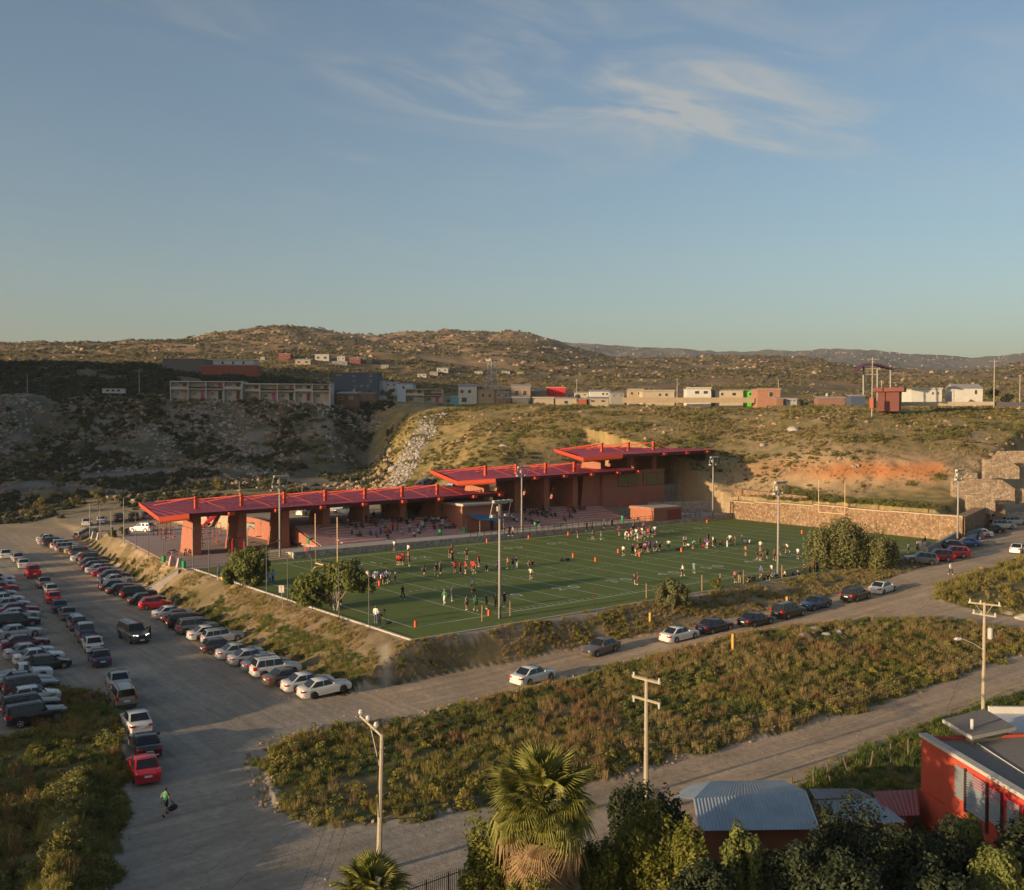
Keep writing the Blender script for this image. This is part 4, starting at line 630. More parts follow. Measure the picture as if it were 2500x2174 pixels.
    for s in (1, -1):
        D['sides'].append(side(xw - .24, xr0 + .02, xm + .04, xm + .04, s))
        if kind == 'single cab pickup': continue
        if kind in ('suv', 'boxy suv', 'wagon', 'van', 'capped pickup'):
            x3 = l(xm, xr1, .56); D['sides'].append(side(xm - .05, xm - .05, x3 + .04, x3 + .04, s)); D['sides'].append(side(x3 - .05, x3 - .05, xb + .22, xr1 + .1, s))
        else: D['sides'].append(side(xm - .05, xm - .05, xb + .34 if kind not in ('pickup',) else xr1 + .1, xr1 + .04, s))
    wv = MB(); n = 18; prf = [(.0, .11), (wr * .62, .11), (wr * .70, .10), (wr * .97, .09), (wr, .05), (wr, -.05), (wr * .97, -.09), (wr * .7, -.10), (0, -.10)]
    for r_, yy in prf: wv.v += [(r_ * math.cos(6.2832 * k / n), yy, r_ * math.sin(6.2832 * k / n)) for k in range(n)]
    for i in range(len(prf) - 1): wv.f += [(i * n + k, i * n + (k + 1) % n, (i + 1) * n + (k + 1) % n, (i + 1) * n + k) for k in range(n)]
    D['wheel'] = wv.mesh('wheel', True, 40); rm = MB(); rm.add([(wr * .2 * math.cos(6.2832 * k / 10), .118, wr * .2 * math.sin(6.2832 * k / 10)) for k in range(10)], [tuple(range(10))[::-1]])
    for k in range(5):
        a = 6.2832 * k / 5; rm.add([((wr * .15 if q else wr * .64) * math.cos(a + e), .116, (wr * .15 if q else wr * .64) * math.sin(a + e)) for q, e in ((1, -.5), (1, .5), (0, .17), (0, -.17))], [(0, 1, 2, 3)])
    for k in range(18):
        a, b_ = 6.2832 * k / 18, 6.2832 * (k + 1) / 18; rm.add([(q * math.cos(e), .115, q * math.sin(e)) for q, e in ((wr * .58, a), (wr * .66, a), (wr * .66, b_), (wr * .58, b_))], [(0, 1, 2, 3)])
    D['rim'] = rm.mesh('rim')
    def lamp(nm, x, s, y0, y1, z0, z1, dx): return MB().hexa([(x - dx * .3, s * y0 * hw, z0), (x + dx * .2, s * y0 * hw, z0), (x - dx, s * y1 * hw, z0), (x - dx * 2.2, s * y1 * hw, z0), (x - dx * .6, s * y0 * hw, z1), (x - dx * .1, s * y0 * hw, z1), (x - dx * 1.6, s * y1 * hw, z1), (x - dx * 2.6, s * y1 * hw, z1)]).mesh(nm)
    hz = nose - .10; D['headlight'] = [lamp('headlight', h2 - .05, s, .42, .84, hz, hz + .14, .16) for s in (1, -1)]
    tz = deck - .30; tall = .34 if kind in ('suv', 'boxy suv', 'van', 'capped pickup', 'pickup') else .15; D['taillight'] = [MB().hexa([(-h2 - .03, s * hw * y0, z_) for y0, z_ in ((.52 if tall < .2 else .70, tz), (.895, tz), (.895, tz + tall), (.52 if tall < .2 else .70, tz + tall))] + [(-h2 + .30 * q, s * hw * y0, z_) for y0, z_, q in ((.5 if tall < .2 else .7, tz, .3), (.968, tz, 1), (.965, tz + tall, 1), (.5 if tall < .2 else .7, tz + tall, .3))]).mesh('taillight') for s in (1, -1)]
    D['number_plate'] = MB().box(-h2 - .025, -h2 + .03, -.24, .24, deck - .42, deck - .29).mesh('number_plate'); D['front_plate'] = MB().box(h2 - .02, h2 + .03, -.22, .22, .42, .55).mesh('number_plate')
    D['grille'] = MB().box(h2 - .12, h2 + .012, -.36, .36, nose - .22, nose - .05).mesh('grille'); D['mirror'] = [MB().box(xw - .38, xw - .2, s * hw * .93 if s > 0 else s * hw - .17, s * hw + .17 if s > 0 else s * hw * .93, belt + .02, belt + .16).mesh('mirror') for s in (1, -1)]
    D['bumper'] = [MB().hexa([(-h2 - .04, s_[0] * hw * .84, cl + .06) for s_ in ((-1,), (1,))] + [(-h2 + .2, hw * .9, cl + .06), (-h2 + .2, -hw * .9, cl + .06)] + [(-h2 - .04, -hw * .84, cl + .2), (-h2 - .04, hw * .84, cl + .2), (-h2 + .2, hw * .93, cl + .2), (-h2 + .2, -hw * .93, cl + .2)]).mesh('bumper')]
    if kind in ('suv', 'boxy suv', 'capped pickup', 'wagon'): D['rack'] = [MB().tube([(xr1 + .15, s * hw * .60, Ht + .01), (xr1 + .3, s * hw * .60, Ht + .06), (xr0 - .3, s * hw * .60, Ht + .06), (xr0 - .15, s * hw * .60, Ht + .01)], .022, 5).mesh('roof_rail') for s in (1, -1)]
    _CM[kind] = D; return D
def car(px, py, kind, col, head, label, cat='car', group=None, on=False, pos=None, dark_wheels=False, sc=1.0):
    p = pos if pos is not None else G(px, py); r = E('parked_' + ('pickup' if 'pickup' in kind else 'suv' if 'suv' in kind else 'van' if kind == 'van' else 'car') if not on else 'moving_pickup', p, 0); T(r, label, cat, group)
    L = SPEC[kind][0]; c, s = math.cos(head), math.sin(head); zf = Hs(p.x + c * L * .3, p.y + s * L * .3); zr = Hs(p.x - c * L * .3, p.y - s * L * .3); r.location.z = (zf + zr) / 2 + .01 if pos is None else p.z; r.rotation_euler = (0, -math.atan2(zf - zr, L * .6) if pos is None else 0, head); r.scale = (sc, sc, sc)
    D = car_meshes(kind); pm = paint(col); O('body', D['body'], pm, r); O('windshield', D['windshield'], m_cg, r); O('rear_window', D['rear_window'], m_cg, r)
    for q in D['sides']: O('side_window', q, m_cg, r)
    af, ar, wr = SPEC[kind][3], SPEC[kind][4], SPEC[kind][14]; hw = SPEC[kind][1] / 2
    for x in (af, ar):
        for sd_ in (1, -1):
            wh = O('wheel', D['wheel'], m_tyre, r, loc=(x, sd_ * (hw - .115), wr)); wh.rotation_euler = (0, 0, 0 if sd_ > 0 else math.pi); O('rim', D['rim'], m_trim if dark_wheels else m_rim, wh)
    for q in D['headlight']: O('headlight', q, m_hon if on else m_hl, r)
    for q in D['taillight']: O('taillight', q, m_tl, r)
    O('number_plate', D['number_plate'], m_pl, r); O('grille', D['grille'], m_trim, r); O('bumper', D['bumper'][0], m_trim if col in ('grey', 'tan', 'dark grey') else pm, r)
    for q in D['mirror']: O('mirror', q, m_trim if col in ('black',) else pm, r)
    for q in D.get('rack', []): O('roof_rail', q, m_trim, r)
    if on: O('number_plate', D['front_plate'], m_pl, r)
    return r
ORD = 'first second third fourth fifth sixth seventh eighth ninth tenth eleventh twelfth thirteenth fourteenth fifteenth sixteenth seventeenth eighteenth nineteenth twentieth twenty-first twenty-second twenty-third twenty-fourth twenty-fifth twenty-sixth twenty-seventh twenty-eighth twenty-ninth thirtieth thirty-first thirty-second thirty-third thirty-fourth thirty-fifth'.split()
def art(s): return s
def catof(k): return 'pickup' if 'pickup' in k else 'SUV' if 'suv' in k else 'van' if k == 'van' else 'car'
ROW = [(794, 1697, 'sedan', 'white'), (753, 1682, 'sedan', 'white'), (706.5, 1668, 'sedan', 'brown'), (674, 1648, 'suv', 'white'), (652, 1634, 'sedan', 'steel blue'), (616, 1619, 'sedan', 'silver'), (586, 1605, 'sedan', 'silver'), (539, 1592, 'hatchback', 'dark grey'), (545, 1568, 'wagon', 'silver'), (512, 1559, 'sedan', 'white'), (482, 1545, 'suv', 'grey'), (458, 1532, 'suv', 'black'), (443, 1517, 'sedan', 'black'), (421, 1508, 'sedan', 'white'), (380, 1485, 'hatchback', 'red'), (359, 1474, 'sedan', 'black'), (338, 1461, 'suv', 'black'), (303, 1450, 'sedan', 'black'), (287, 1441, 'sedan', 'black'), (288, 1426, 'sedan', 'silver'), (279, 1414, 'sedan', 'dark grey'), (264, 1407, 'sedan', 'dark red'), (248, 1399, 'sedan', 'silver'), (238, 1391, 'sedan', 'black'), (229, 1382, 'sedan', 'dark grey'), (230, 1374, 'suv', 'brown'), (209, 1370, 'sedan', 'white'), (204, 1359, 'suv', 'grey'), (192, 1352, 'sedan', 'beige'), (168, 1347, 'boxy suv', 'silver'), (158, 1340, 'suv', 'white'), (138, 1335, 'suv', 'green'), (126, 1330, 'sedan', 'silver'), (122, 1323, 'sedan', 'white')]
for i, (px, py, k, c) in enumerate(ROW): car(px, py, k, c, -.10 + random.uniform(-.04, .04), '%s %s, %s from the near end of the row nosed into the bank' % (c, k, ORD[i]), catof(k), 'cars nosed into the bank', dark_wheels=(i % 3 == 0))
MID = [(352, 1893, 'sedan', 'red'), (354, 1834, 'coupe', 'black'), (332, 1778, 'sedan', 'white'), (300, 1718, 'boxy suv', 'tan'), (288, 1676, 'sedan', 'silver'), (243, 1620, 'sedan', 'navy blue'), (226, 1586, 'sedan', 'white'), (209, 1560, 'pickup', 'steel blue'), (187, 1535, 'boxy suv', 'grey'), (165, 1510, 'sedan', 'grey'), (145, 1492, 'sedan', 'navy blue'), (129, 1470, 'hatchback', 'red'), (124, 1449, 'wagon', 'silver'), (106, 1433, 'sedan', 'grey'), (80, 1408, 'pickup', 'red'), (57, 1386, 'sedan', 'white'), (42, 1370, 'sedan', 'silver'), (14, 1361, 'sedan', 'white')]
for i, (px, py, k, c) in enumerate(MID): car(px, py, k, c, math.radians(82) + random.uniform(-.06, .06), '%s %s seen from behind, %s from the near end of the lane-side column' % (c, k, ORD[i]), catof(k), 'cars in the lane-side column')
LEFT = [(89, 1766, 'boxy suv', 'black'), (76, 1743, 'boxy suv', 'black'), (87, 1716, 'hatchback', 'white'), (76, 1694, 'boxy suv', 'dark grey'), (63, 1678, 'sedan', 'navy blue'), (56, 1661, 'single cab pickup', 'white'), (119, 1634, 'hatchback', 'black'), (96, 1617, 'sedan', 'white'), (73, 1604, 'sedan', 'silver'), (62, 1582, 'sedan', 'maroon'), (47, 1556, 'sedan', 'silver'), (40, 1531, 'van', 'black'), (47, 1513, 'sedan', 'silver'), (44, 1500, 'sedan', 'dark red'), (26, 1487, 'sedan', 'silver'), (12, 1474, 'sedan', 'white'), (2, 1460, 'hatchback', 'silver'), (0, 1446, 'sedan', 'red'), (-4, 1433, 'sedan', 'silver'), (-6, 1422, 'sedan', 'white')]
for i, (px, py, k, c) in enumerate(LEFT): car(px, py, k, c, random.uniform(-.10, .04), '%s %s, %s from the near end of the row at the left edge' % (c, k, ORD[i]), catof(k), 'cars along the left edge')
a, b = U(304, 1546, -3), U(345, 1568, -3); car(326, 1563, 'capped pickup', 'dark grey', math.atan2(b[1] - a[1], b[0] - a[0]), 'dark pickup with canopy shell and lit headlights driving along the lot', 'pickup', on=True)
RD = [(1303, 1664, 'sedan', 'white', .08, 'white sedan with wide red taillights stopped alone on the near road'), (1466, 1595, 'sedan', 'brown', math.pi + .10, 'dark brown sedan facing the camera on the near road'), (1660, 1562, 'sedan', 'white', -.05, 'white sedan parked below the lone bush on the near bank'), (1746, 1541, 'sedan', 'purple black', -.05, 'purple black sedan parked just ahead of the white one'), (1846, 1526, 'sedan', 'black', -.02, 'black sedan between the purple black sedan and the dark SUV'), (1926, 1506, 'suv', 'black', 0., 'black SUV by the short yellow post on the near road'), (1990, 1486, 'sedan', 'navy blue', math.pi, 'navy sedan facing left on the near road'), (2090, 1465, 'suv', 'black', .05, 'black SUV behind the white sedan near the pepper tree'), (2156, 1446, 'sedan', 'white', .06, 'white sedan furthest up the near road below the pepper tree')]
for px, py, k, c, h, lb in RD: car(px, py, k, c, h, lb, catof(k), 'cars along the near road')
RL = [(2247, 1376, 'suv', 'grey', 2.35), (2288, 1369, 'suv', 'dark red', 2.35), (2326, 1362, 'suv', 'red', 2.35), (2318, 1341, 'sedan', 'black', 2.3), (2358, 1334, 'sedan', 'blue', 2.3), (2368, 1320, 'suv', 'navy blue', 2.3), (2389, 1311, 'sedan', 'white', 2.3), (2418, 1301, 'sedan', 'black', 2.35), (2447, 1292, 'suv', 'silver', -.75), (2478, 1281, 'wagon', 'silver', -.75)]
for i, (px, py, k, c, h) in enumerate(RL): car(px, py, k, c, h, '%s %s, %s from the gate block in the parking beside the end wall' % (c, k, ORD[i]), catof(k), 'cars beside the end wall')
car(2488, 1349, 'sedan', 'white', .15, 'white sedan driving up the road at the right edge', 'car')
BK = [(213, 1283, 'sedan', 'white', 1.2, 'white sedan parked first behind the plaza lamp posts'), (249, 1277, 'sedan', 'white', 1.2, 'white sedan second behind the plaza lamp posts'), (290, 1273, 'boxy suv', 'black', 1.4, 'black SUV left of the canopy tip behind the plaza'), (326, 1270, 'suv', 'dark grey', 1.4, 'dark grey SUV under the canopy tip behind the plaza'), (356, 1265, 'sedan', 'steel blue', 1.4, 'pale blue sedan furthest right behind the canopy tip'), (214, 1309, 'suv', 'beige', .3, 'beige SUV beside the concrete blocks at the plaza corner'), (347, 1299, 'suv', 'white', 2.2, 'white SUV behind the exercise yard'), (527, 1281, 'pickup', 'red', 2.6, 'red pickup seen between the first two canopy piers'), (750, 1258, 'sedan', 'white', .4, 'white sedan seen under the canopy beside the fourth pier'), (822, 1250, 'sedan', 'silver', 2.4, 'silver sedan seen between the fourth and fifth piers'), (846, 1254, 'sedan', 'steel blue', 2.4, 'pale blue sedan between the fourth and fifth piers, nearer one'), (1045, 1187, 'suv', 'navy blue', .2, 'navy SUV parked behind the right end of the longest canopy'), (1034, 1190, 'sedan', 'red', .2, 'red car mostly hidden behind the longest canopy'), (1104, 1195, 'sedan', 'white', .5, 'white sedan left of the first middle canopy pier'), (1118, 1193, 'sedan', 'black', .5, 'black sedan left of the first middle canopy pier'), (1132, 1196, 'sedan', 'navy blue', .5, 'navy sedan touching the first middle canopy pier')]
for px, py, k, c, h, lb in BK: car(px, py, k, c, h, lb, catof(k), 'cars behind the grandstand')
# ------------------------------------------------------------------ people
BONES = {'pel': ('pelvis', 'spine'), 'tor': ('spine', 'chest'), 'nec': ('chest', 'neck'), 'hea': ('neck', 'head'), 'top': ('head', 'crown')}
def pose(**k):
    J = {'pelvis': (0, 0, .96), 'spine': (0, 0, 1.10), 'chest': (0, 0, 1.33), 'neck': (0, 0, 1.50), 'head': (.025, 0, 1.60), 'crown': (.01, 0, 1.70)}
    for s, n in ((1, 'l'), (-1, 'r')):
        J.update({n + 'sho': (0, s * .185, 1.41), n + 'elb': (-.03, s * .245, 1.13), n + 'wri': (.06, s * .25, .89), n + 'pal': (.085, s * .245, .80), n + 'hip': (0, s * .095, .92), n + 'kne': (.03, s * .11, .50), n + 'ank': (-.02, s * .115, .08), n + 'toe': (.15, s * .13, .035)})
    J.update(k); return J
RAD = {'pelvis': .145, 'spine': .13, 'chest': .15, 'neck': .055, 'head': .092, 'crown': .075, 'sho': .07, 'elb': .046, 'wri': .032, 'pal': .034, 'hip': .098, 'kne': .062, 'ank': .042, 'toe': .036}
POSES = {'stand': pose(), 'hips': pose(lelb=(-.10, .36, 1.16), lwri=(.06, .22, 1.03), lpal=(.09, .17, 1.0), relb=(-.10, -.36, 1.16), rwri=(.06, -.22, 1.03), rpal=(.09, -.17, 1.0)),
 'cross': pose(lelb=(.06, .27, 1.16), lwri=(.22, .06, 1.20), lpal=(.22, -.02, 1.22), relb=(.06, -.27, 1.16), rwri=(.22, -.06, 1.16), rpal=(.22, .02, 1.15)),
 'walk': pose(lkne=(.20, .1, .53), lank=(.16, .1, .10), ltoe=(.33, .11, .06), rkne=(-.06, -.1, .50), rank=(-.36, -.1, .16), rtoe=(-.22, -.11, .04), lelb=(-.14, .24, 1.16), lwri=(-.10, .27, .92), lpal=(-.09, .27, .84), relb=(.04, -.24, 1.14), rwri=(.20, -.24, .96), rpal=(.24, -.24, .89)),
 'run': pose(chest=(.10, 0, 1.30), neck=(.16, 0, 1.46), head=(.20, 0, 1.56), crown=(.20, 0, 1.66), lsho=(.11, .185, 1.38), rsho=(.09, -.185, 1.38), lkne=(.30, .1, .62), lank=(.22, .1, .22), ltoe=(.38, .1, .16), rkne=(-.10, -.12, .50), rank=(-.42, -.13, .30), rtoe=(-.38, -.13, .12), lelb=(-.12, .27, 1.16), lwri=(.0, .25, .96), lpal=(.05, .24, .90), relb=(.22, -.27, 1.17), rwri=(.42, -.2, 1.26), rpal=(.48, -.19, 1.31)),
 'raise': pose(lelb=(.16, .30, 1.24), lwri=(.26, .16, 1.44), lpal=(.27, .12, 1.51), relb=(.16, -.30, 1.24), rwri=(.26, -.14, 1.42), rpal=(.27, -.09, 1.48)),
 'bend': pose(spine=(.08, 0, 1.06), chest=(.28, 0, 1.20), neck=(.42, 0, 1.30), head=(.50, 0, 1.37), crown=(.55, 0, 1.45), lsho=(.33, .185, 1.26), rsho=(.33, -.185, 1.26), lelb=(.36, .23, .98), lwri=(.30, .19, .76), lpal=(.29, .17, .68), relb=(.36, -.23, .98), rwri=(.30, -.19, .76), rpal=(.29, -.17, .68), lkne=(.14, .15, .5), rkne=(.14, -.15, .5)),
 'sit': pose(pelvis=(0, 0, .15), spine=(.01, 0, .30), chest=(.05, 0, .53), neck=(.07, 0, .70), head=(.10, 0, .80), crown=(.09, 0, .90), lsho=(.06, .185, .61), rsho=(.06, -.185, .61), lelb=(.12, .25, .34), lwri=(.32, .17, .26), lpal=(.39, .14, .24), relb=(.12, -.25, .34), rwri=(.32, -.17, .26), rpal=(.39, -.14, .24), lhip=(.05, .1, .13), rhip=(.05, -.1, .13), lkne=(.46, .13, .14), rkne=(.46, -.13, .14), lank=(.48, .13, -.26), rank=(.50, -.13, -.26), ltoe=(.63, .14, -.31), rtoe=(.65, -.14, -.31)),
 'ground': pose(pelvis=(0, 0, .14), spine=(-.02, 0, .28), chest=(.04, 0, .50), neck=(.10, 0, .66), head=(.14, 0, .76), crown=(.14, 0, .86), lsho=(.05, .185, .58), rsho=(.05, -.185, .58), lelb=(.14, .27, .36), lwri=(.36, .22, .40), lpal=(.43, .2, .42), relb=(.14, -.27, .36), rwri=(.36, -.22, .40), rpal=(.43, -.2, .42), lhip=(.05, .1, .12), rhip=(.05, -.1, .12), lkne=(.38, .2, .42), rkne=(.40, -.2, .38), lank=(.60, .16, .07), rank=(.62, -.16, .07), ltoe=(.76, .17, .04), rtoe=(.78, -.17, .04))}
def person_meshes(nm):
    J = POSES[nm]; names = []; V = []; R = []; Ed = []
    def add(k, p, r): names.append(k); V.append(Vector(p)); R.append(r); return len(V) - 1
    id_ = {}
    for k, p in J.items(): id_[k] = add(k, p, RAD[k] if k in RAD else RAD[k[1:]])
    seg = [('pelvis', 'spine', 'tor'), ('spine', 'chest', 'tor'), ('chest', 'neck', 'nec'), ('neck', 'head', 'hea'), ('head', 'crown', 'hea')]
    for s in 'lr': seg += [('chest', s + 'sho', 'tor'), (s + 'sho', s + 'elb', 'uar'), (s + 'elb', s + 'wri', 'far'), (s + 'wri', s + 'pal', 'han'), ('pelvis', s + 'hip', 'hip'), (s + 'hip', s + 'kne', 'thi'), (s + 'kne', s + 'ank', 'shi'), (s + 'ank', s + 'toe', 'foo')]
    for a, b, _ in seg: Ed.append((id_[a], id_[b]))
    for s, sg in (('l', 1), ('r', -1)):
        w_ = Vector(J[s + 'wri']); p = Vector(J[s + 'pal']); t = (p - w_).normalized(); side = t.cross(Vector((0, sg, .2))).normalized()
        for q, ln in ((-.5, .062), (-.17, .075), (.17, .07), (.5, .055)):
            i1 = add('fin', p + t * .03 + side * q * .06, .0105); i2 = add('fin', p + t * (.03 + ln) + side * q * .075 + Vector((0, -sg * .02, 0)), .0085); Ed += [(id_[s + 'pal'], i1), (i1, i2)]
        i1 = add('fin', w_ + t * .05 + side * .045, .0125); i2 = add('fin', w_ + t * .095 + side * .065, .010); Ed += [(id_[s + 'wri'], i1), (i1, i2)]
    me = bpy.data.meshes.new('sk'); me.from_pydata([tuple(v) for v in V], Ed, []); o = bpy.data.objects.new('sk', me); COL.objects.link(o)
    md = o.modifiers.new('s', 'SKIN'); md.use_smooth_shade = True; md.branch_smoothing = .6
    for i, sv in enumerate(me.skin_vertices[0].data): sv.radius = (R[i], R[i]); sv.use_root = (i == id_['pelvis'])
    sb = o.modifiers.new('b', 'SUBSURF'); sb.levels = 1; sb.render_levels = 1
    bm_ = bpy.data.meshes.new_from_object(o.evaluated_get(bpy.context.evaluated_depsgraph_get())); bpy.data.objects.remove(o)
    co = np.array([v.co[:] for v in bm_.vertices]); no = np.array([v.normal[:] for v in bm_.vertices])
    # face: nose, brow, chin
    hd = Vector(J['head']); nz_ = np.exp(-(((co - np.array(hd + Vector((.10, 0, -.01)))) / np.array([.05, .018, .022])) ** 2).sum(1)); co[:, 0] += .022 * nz_
    for s_ in (1, -1):
        ey = np.exp(-(((co - np.array(hd + Vector((.085, s_ * .034, .022)))) / np.array([.04, .016, .013])) ** 2).sum(1)); co[:, 0] -= .010 * ey
    if nm in ('stand', 'hips', 'cross', 'walk', 'raise'): 
        tt_ = np.exp(-((co[:, 2] - 1.25) / .22) ** 2) * (np.abs(co[:, 1]) < .24); co[:, 0] *= 1 - .22 * tt_
    bm_.vertices.foreach_set('co', co.reshape(-1)); bm_.update(); bm_.polygons.foreach_set('use_smooth', [True] * len(bm_.polygons))
    # which bone owns each face
    fc = np.array([p.center[:] for p in bm_.polygons]); best = np.full(len(fc), 9.); own = [''] * len(fc); par = np.zeros(len(fc))
    for a, b, n in seg:
        A_ = np.array(J[a]); B_ = np.array(J[b]); d = B_ - A_; t = np.clip(((fc - A_) @ d) / (d @ d), 0, 1); ra = RAD.get(a, RAD.get(a[1:])); rb_ = RAD.get(b, RAD.get(b[1:])); ds = np.linalg.norm(fc - (A_ + t[:, None] * d), axis=1) - (ra + (rb_ - ra) * t)
        for i in np.nonzero(ds < best)[0]: best[i] = ds[i]; own[i] = n; par[i] = t[i]
    def cut(sel, off, nm2):
        fs = [p for p in bm_.polygons if sel(own[p.index], par[p.index], fc[p.index])]; used = sorted({v for p in fs for v in p.vertices}); mp_ = {v: i for i, v in enumerate(used)}
        return me_new(nm2, [tuple(co[v] + no[v] * off) for v in used], [tuple(mp_[v] for v in p.vertices) for p in fs], True)
    D = {'body': bm_}; D['shirt'] = cut(lambda n, t, c: n == 'tor' or n == 'hip' and c[2] > J['pelvis'][2] - .02 or (n == 'uar' and t < .62) or (n == 'nec' and t < .25), .014, 'shirt'); D['hoodie'] = cut(lambda n, t, c: n in ('tor', 'uar') or n == 'hip' and c[2] > J['pelvis'][2] - .02 or n == 'far' and t < .9 or (n == 'nec' and t < .3), .018, 'hoodie')
    D['shorts'] = cut(lambda n, t, c: (n == 'hip') or (n == 'thi' and t < .72), .024, 'shorts'); D['trousers'] = cut(lambda n, t, c: n in ('hip', 'thi') or (n == 'shi' and t < .93), .016, 'trousers'); D['shoes'] = cut(lambda n, t, c: n == 'foo' or (n == 'shi' and t > .88), .012, 'shoes')
    hx, hz = hd.x, hd.z; D['hair'] = cut(lambda n, t, c: n == 'hea' and (c[2] > hz + .035 - .0 or (c[0] < hx - .01 and c[2] > hz - .07)) and not (c[0] > hx + .06 and c[2] < hz + .075), .014, 'hair'); D['long_hair'] = cut(lambda n, t, c: n in ('hea', 'nec') and (c[2] > hz + .035 or c[0] < hx - .0) and not (c[0] > hx + .06 and c[2] < hz + .075), .02, 'hair'); D['cap'] = cut(lambda n, t, c: n == 'hea' and c[2] > hz + .045, .02, 'cap')
    return D
PM = {k: person_meshes(k) for k in POSES}
CLOTH = {'white': (.62, .60, .56), 'black': (.018, .018, .02), 'red': (.55, .02, .025), 'grey': (.24, .24, .25), 'blue': (.05, .12, .32), 'light blue': (.27, .42, .55), 'navy': (.02, .03, .07), 'green': (.04, .22, .10), 'orange': (.5, .16, .05), 'purple': (.10, .04, .22), 'pink': (.6, .25, .26), 'khaki': (.30, .22, .13), 'teal': (.12, .34, .36), 'maroon': (.16, .02, .03), 'yellow': (.6, .42, .05), 'denim': (.07, .11, .19), 'cyan': (.05, .35, .55), 'brown': (.14, .08, .05)}
def cm(c): return mat('cloth_' + c.replace(' ', '_'), CLOTH[c], .9, .12, 8)
SKIN = [mat('skin_a', (.36, .19, .12), .6, .05), mat('skin_b', (.24, .115, .07), .6, .05), mat('skin_c', (.44, .25, .17), .6, .05)]; HAIR = [mat('hair_black', (.012, .010, .009), .6, .1), mat('hair_brown', (.035, .02, .012), .6, .1)]
def person(loc, po, rz, top, bot, label, group=None, hat=None, long=None, trousers=None, hoodie=False, h=1.0, shoe='white'):
    r = O('person', PM[po]['body'], random.choice(SKIN), loc=loc, rz=rz); s = h * random.uniform(.95, 1.03); r.scale = (s, s, s); T(r, label, 'person', group); D = PM[po]
    O('hoodie' if hoodie else 'shirt', D['hoodie' if hoodie else 'shirt'], cm(top), r); tr = trousers if trousers is not None else random.random() < .35; O('trousers' if tr else 'shorts', D['trousers' if tr else 'shorts'], cm(bot), r); O('shoes', D['shoes'], cm(shoe), r)
    lg = random.random() < .5 if long is None else long; O('hair', D['long_hair' if lg else 'hair'], random.choice(HAIR), r)
    if hat: O('cap', D['cap'], cm(hat), r)
    return r
def crop(x0, y0, s): return lambda x, y: (x0 + x * s, y0 + y * s)
A_, B_, C_ = crop(840, 1330, .2426), crop(1200, 1280, .2426), crop(1500, 1250, .2426)
PWORD = {'stand': 'standing', 'hips': 'standing hands on hips', 'cross': 'standing arms folded', 'walk': 'walking', 'run': 'running', 'raise': 'with raised hands', 'bend': 'bending forward', 'sit': 'sitting', 'ground': 'sitting on the turf'}
def crowd(where, group, cr, L, z=0.0):
    L = sorted(L, key=lambda q: q[0])
    for i, q in enumerate(L):
        x, y, po, top, bot = q[:5]; kw = q[5] if len(q) > 5 else {}; px, py = cr(x, y) if cr else (x, y); p = Vector(U(px, py, z)) if z is not None else G(px, py); kw = dict(kw); rz = kw.pop('rz', random.uniform(0, 6.28))
        person(p, po, rz, top, bot, 'person in %s and %s, %s from left %s' % (top, bot, ORD[i], where), group, **{'trousers': False, **kw})
W_, Bk, Rd = 'white', 'black', 'red'; tr = {'trousers': True}
crowd('in the huddle by the goal line', 'players by the left goal line', A_, [(235, 388, 'stand', W_, Bk), (270, 405, 'hips', 'purple', Bk), (290, 416, 'stand', 'blue', Bk), (312, 416, 'hips', W_, Bk), (318, 385, 'stand', 'light blue', Bk), (345, 382, 'stand', 'light blue', 'navy'), (372, 412, 'hips', W_, Bk), (385, 395, 'stand', 'purple', Bk), (410, 402, 'stand', 'light blue', Bk), (428, 392, 'cross', 'light blue', 'navy'), (460, 372, 'stand', Bk, Bk, tr), (516, 392, 'stand', W_, Bk)])
crowd('in the far left red group', 'players in red far left', A_, [(535, 208, 'stand', Rd, Bk), (556, 211, 'hips', Rd, Bk), (583, 209, 'stand', Rd, Bk), (596, 200, 'cross', Rd, Bk), (655, 218, 'stand', Rd, Bk)])
crowd('along the far left touchline', 'people along the far left touchline', A_, [(505, 62, 'raise', W_, Bk), (645, 108, 'hips', W_, Bk), (1062, 130, 'bend', 'maroon', Bk), (1085, 100, 'stand', 'brown', Bk), (1090, 182, 'hips', Bk, Bk, tr), (1235, 150, 'hips', Bk, Bk)])
crowd('in the red line across midfield', 'players in red at midfield', A_, [(1115, 286, 'stand', Rd, Bk), (1170, 289, 'cross', Rd, Bk, tr), (1222, 294, 'hips', Rd, Bk), (1290, 272, 'stand', Rd, Bk), (1308, 294, 'walk', Rd, Bk), (1356, 224, 'stand', Rd, Bk)])
crowd('of players left of the red line', 'players left of midfield', A_, [(805, 326, 'walk', Bk, Bk), (927, 319, 'walk', Bk, Bk), (970, 290, 'stand', 'grey', Bk, tr), (590, 556, 'walk', Bk, Bk, tr)])
crowd('of those around the near lamp mast', 'people near the lamp mast', A_, [(1432, 258, 'ground', Bk, Bk), (1535, 236, 'ground', 'purple', Bk), (1645, 246, 'stand', 'orange', Bk), (1700, 241, 'hips', 'purple', Bk), (1736, 238, 'stand', Bk, W_, tr), (1862, 214, 'ground', 'brown', Bk), (1902, 211, 'ground', Bk, Bk), (1880, 356, 'run', W_, Bk)])
crowd('of those at the near left', 'players at the near left side', A_, [(1010, 602, 'walk', 'green', W_, {'hat': W_, 'trousers': True}), (1090, 571, 'stand', 'grey', 'grey', tr), (1290, 480, 'stand', 'light blue', Bk), (1305, 520, 'bend', 'yellow', Bk), (1238, 661, 'stand', 'grey', Bk), (1325, 668, 'walk', 'green', Bk), (1432, 651, 'stand', 'navy', Bk), (1530, 641, 'hips', Bk, Bk, tr), (1612, 628, 'stand', 'navy', Bk)])
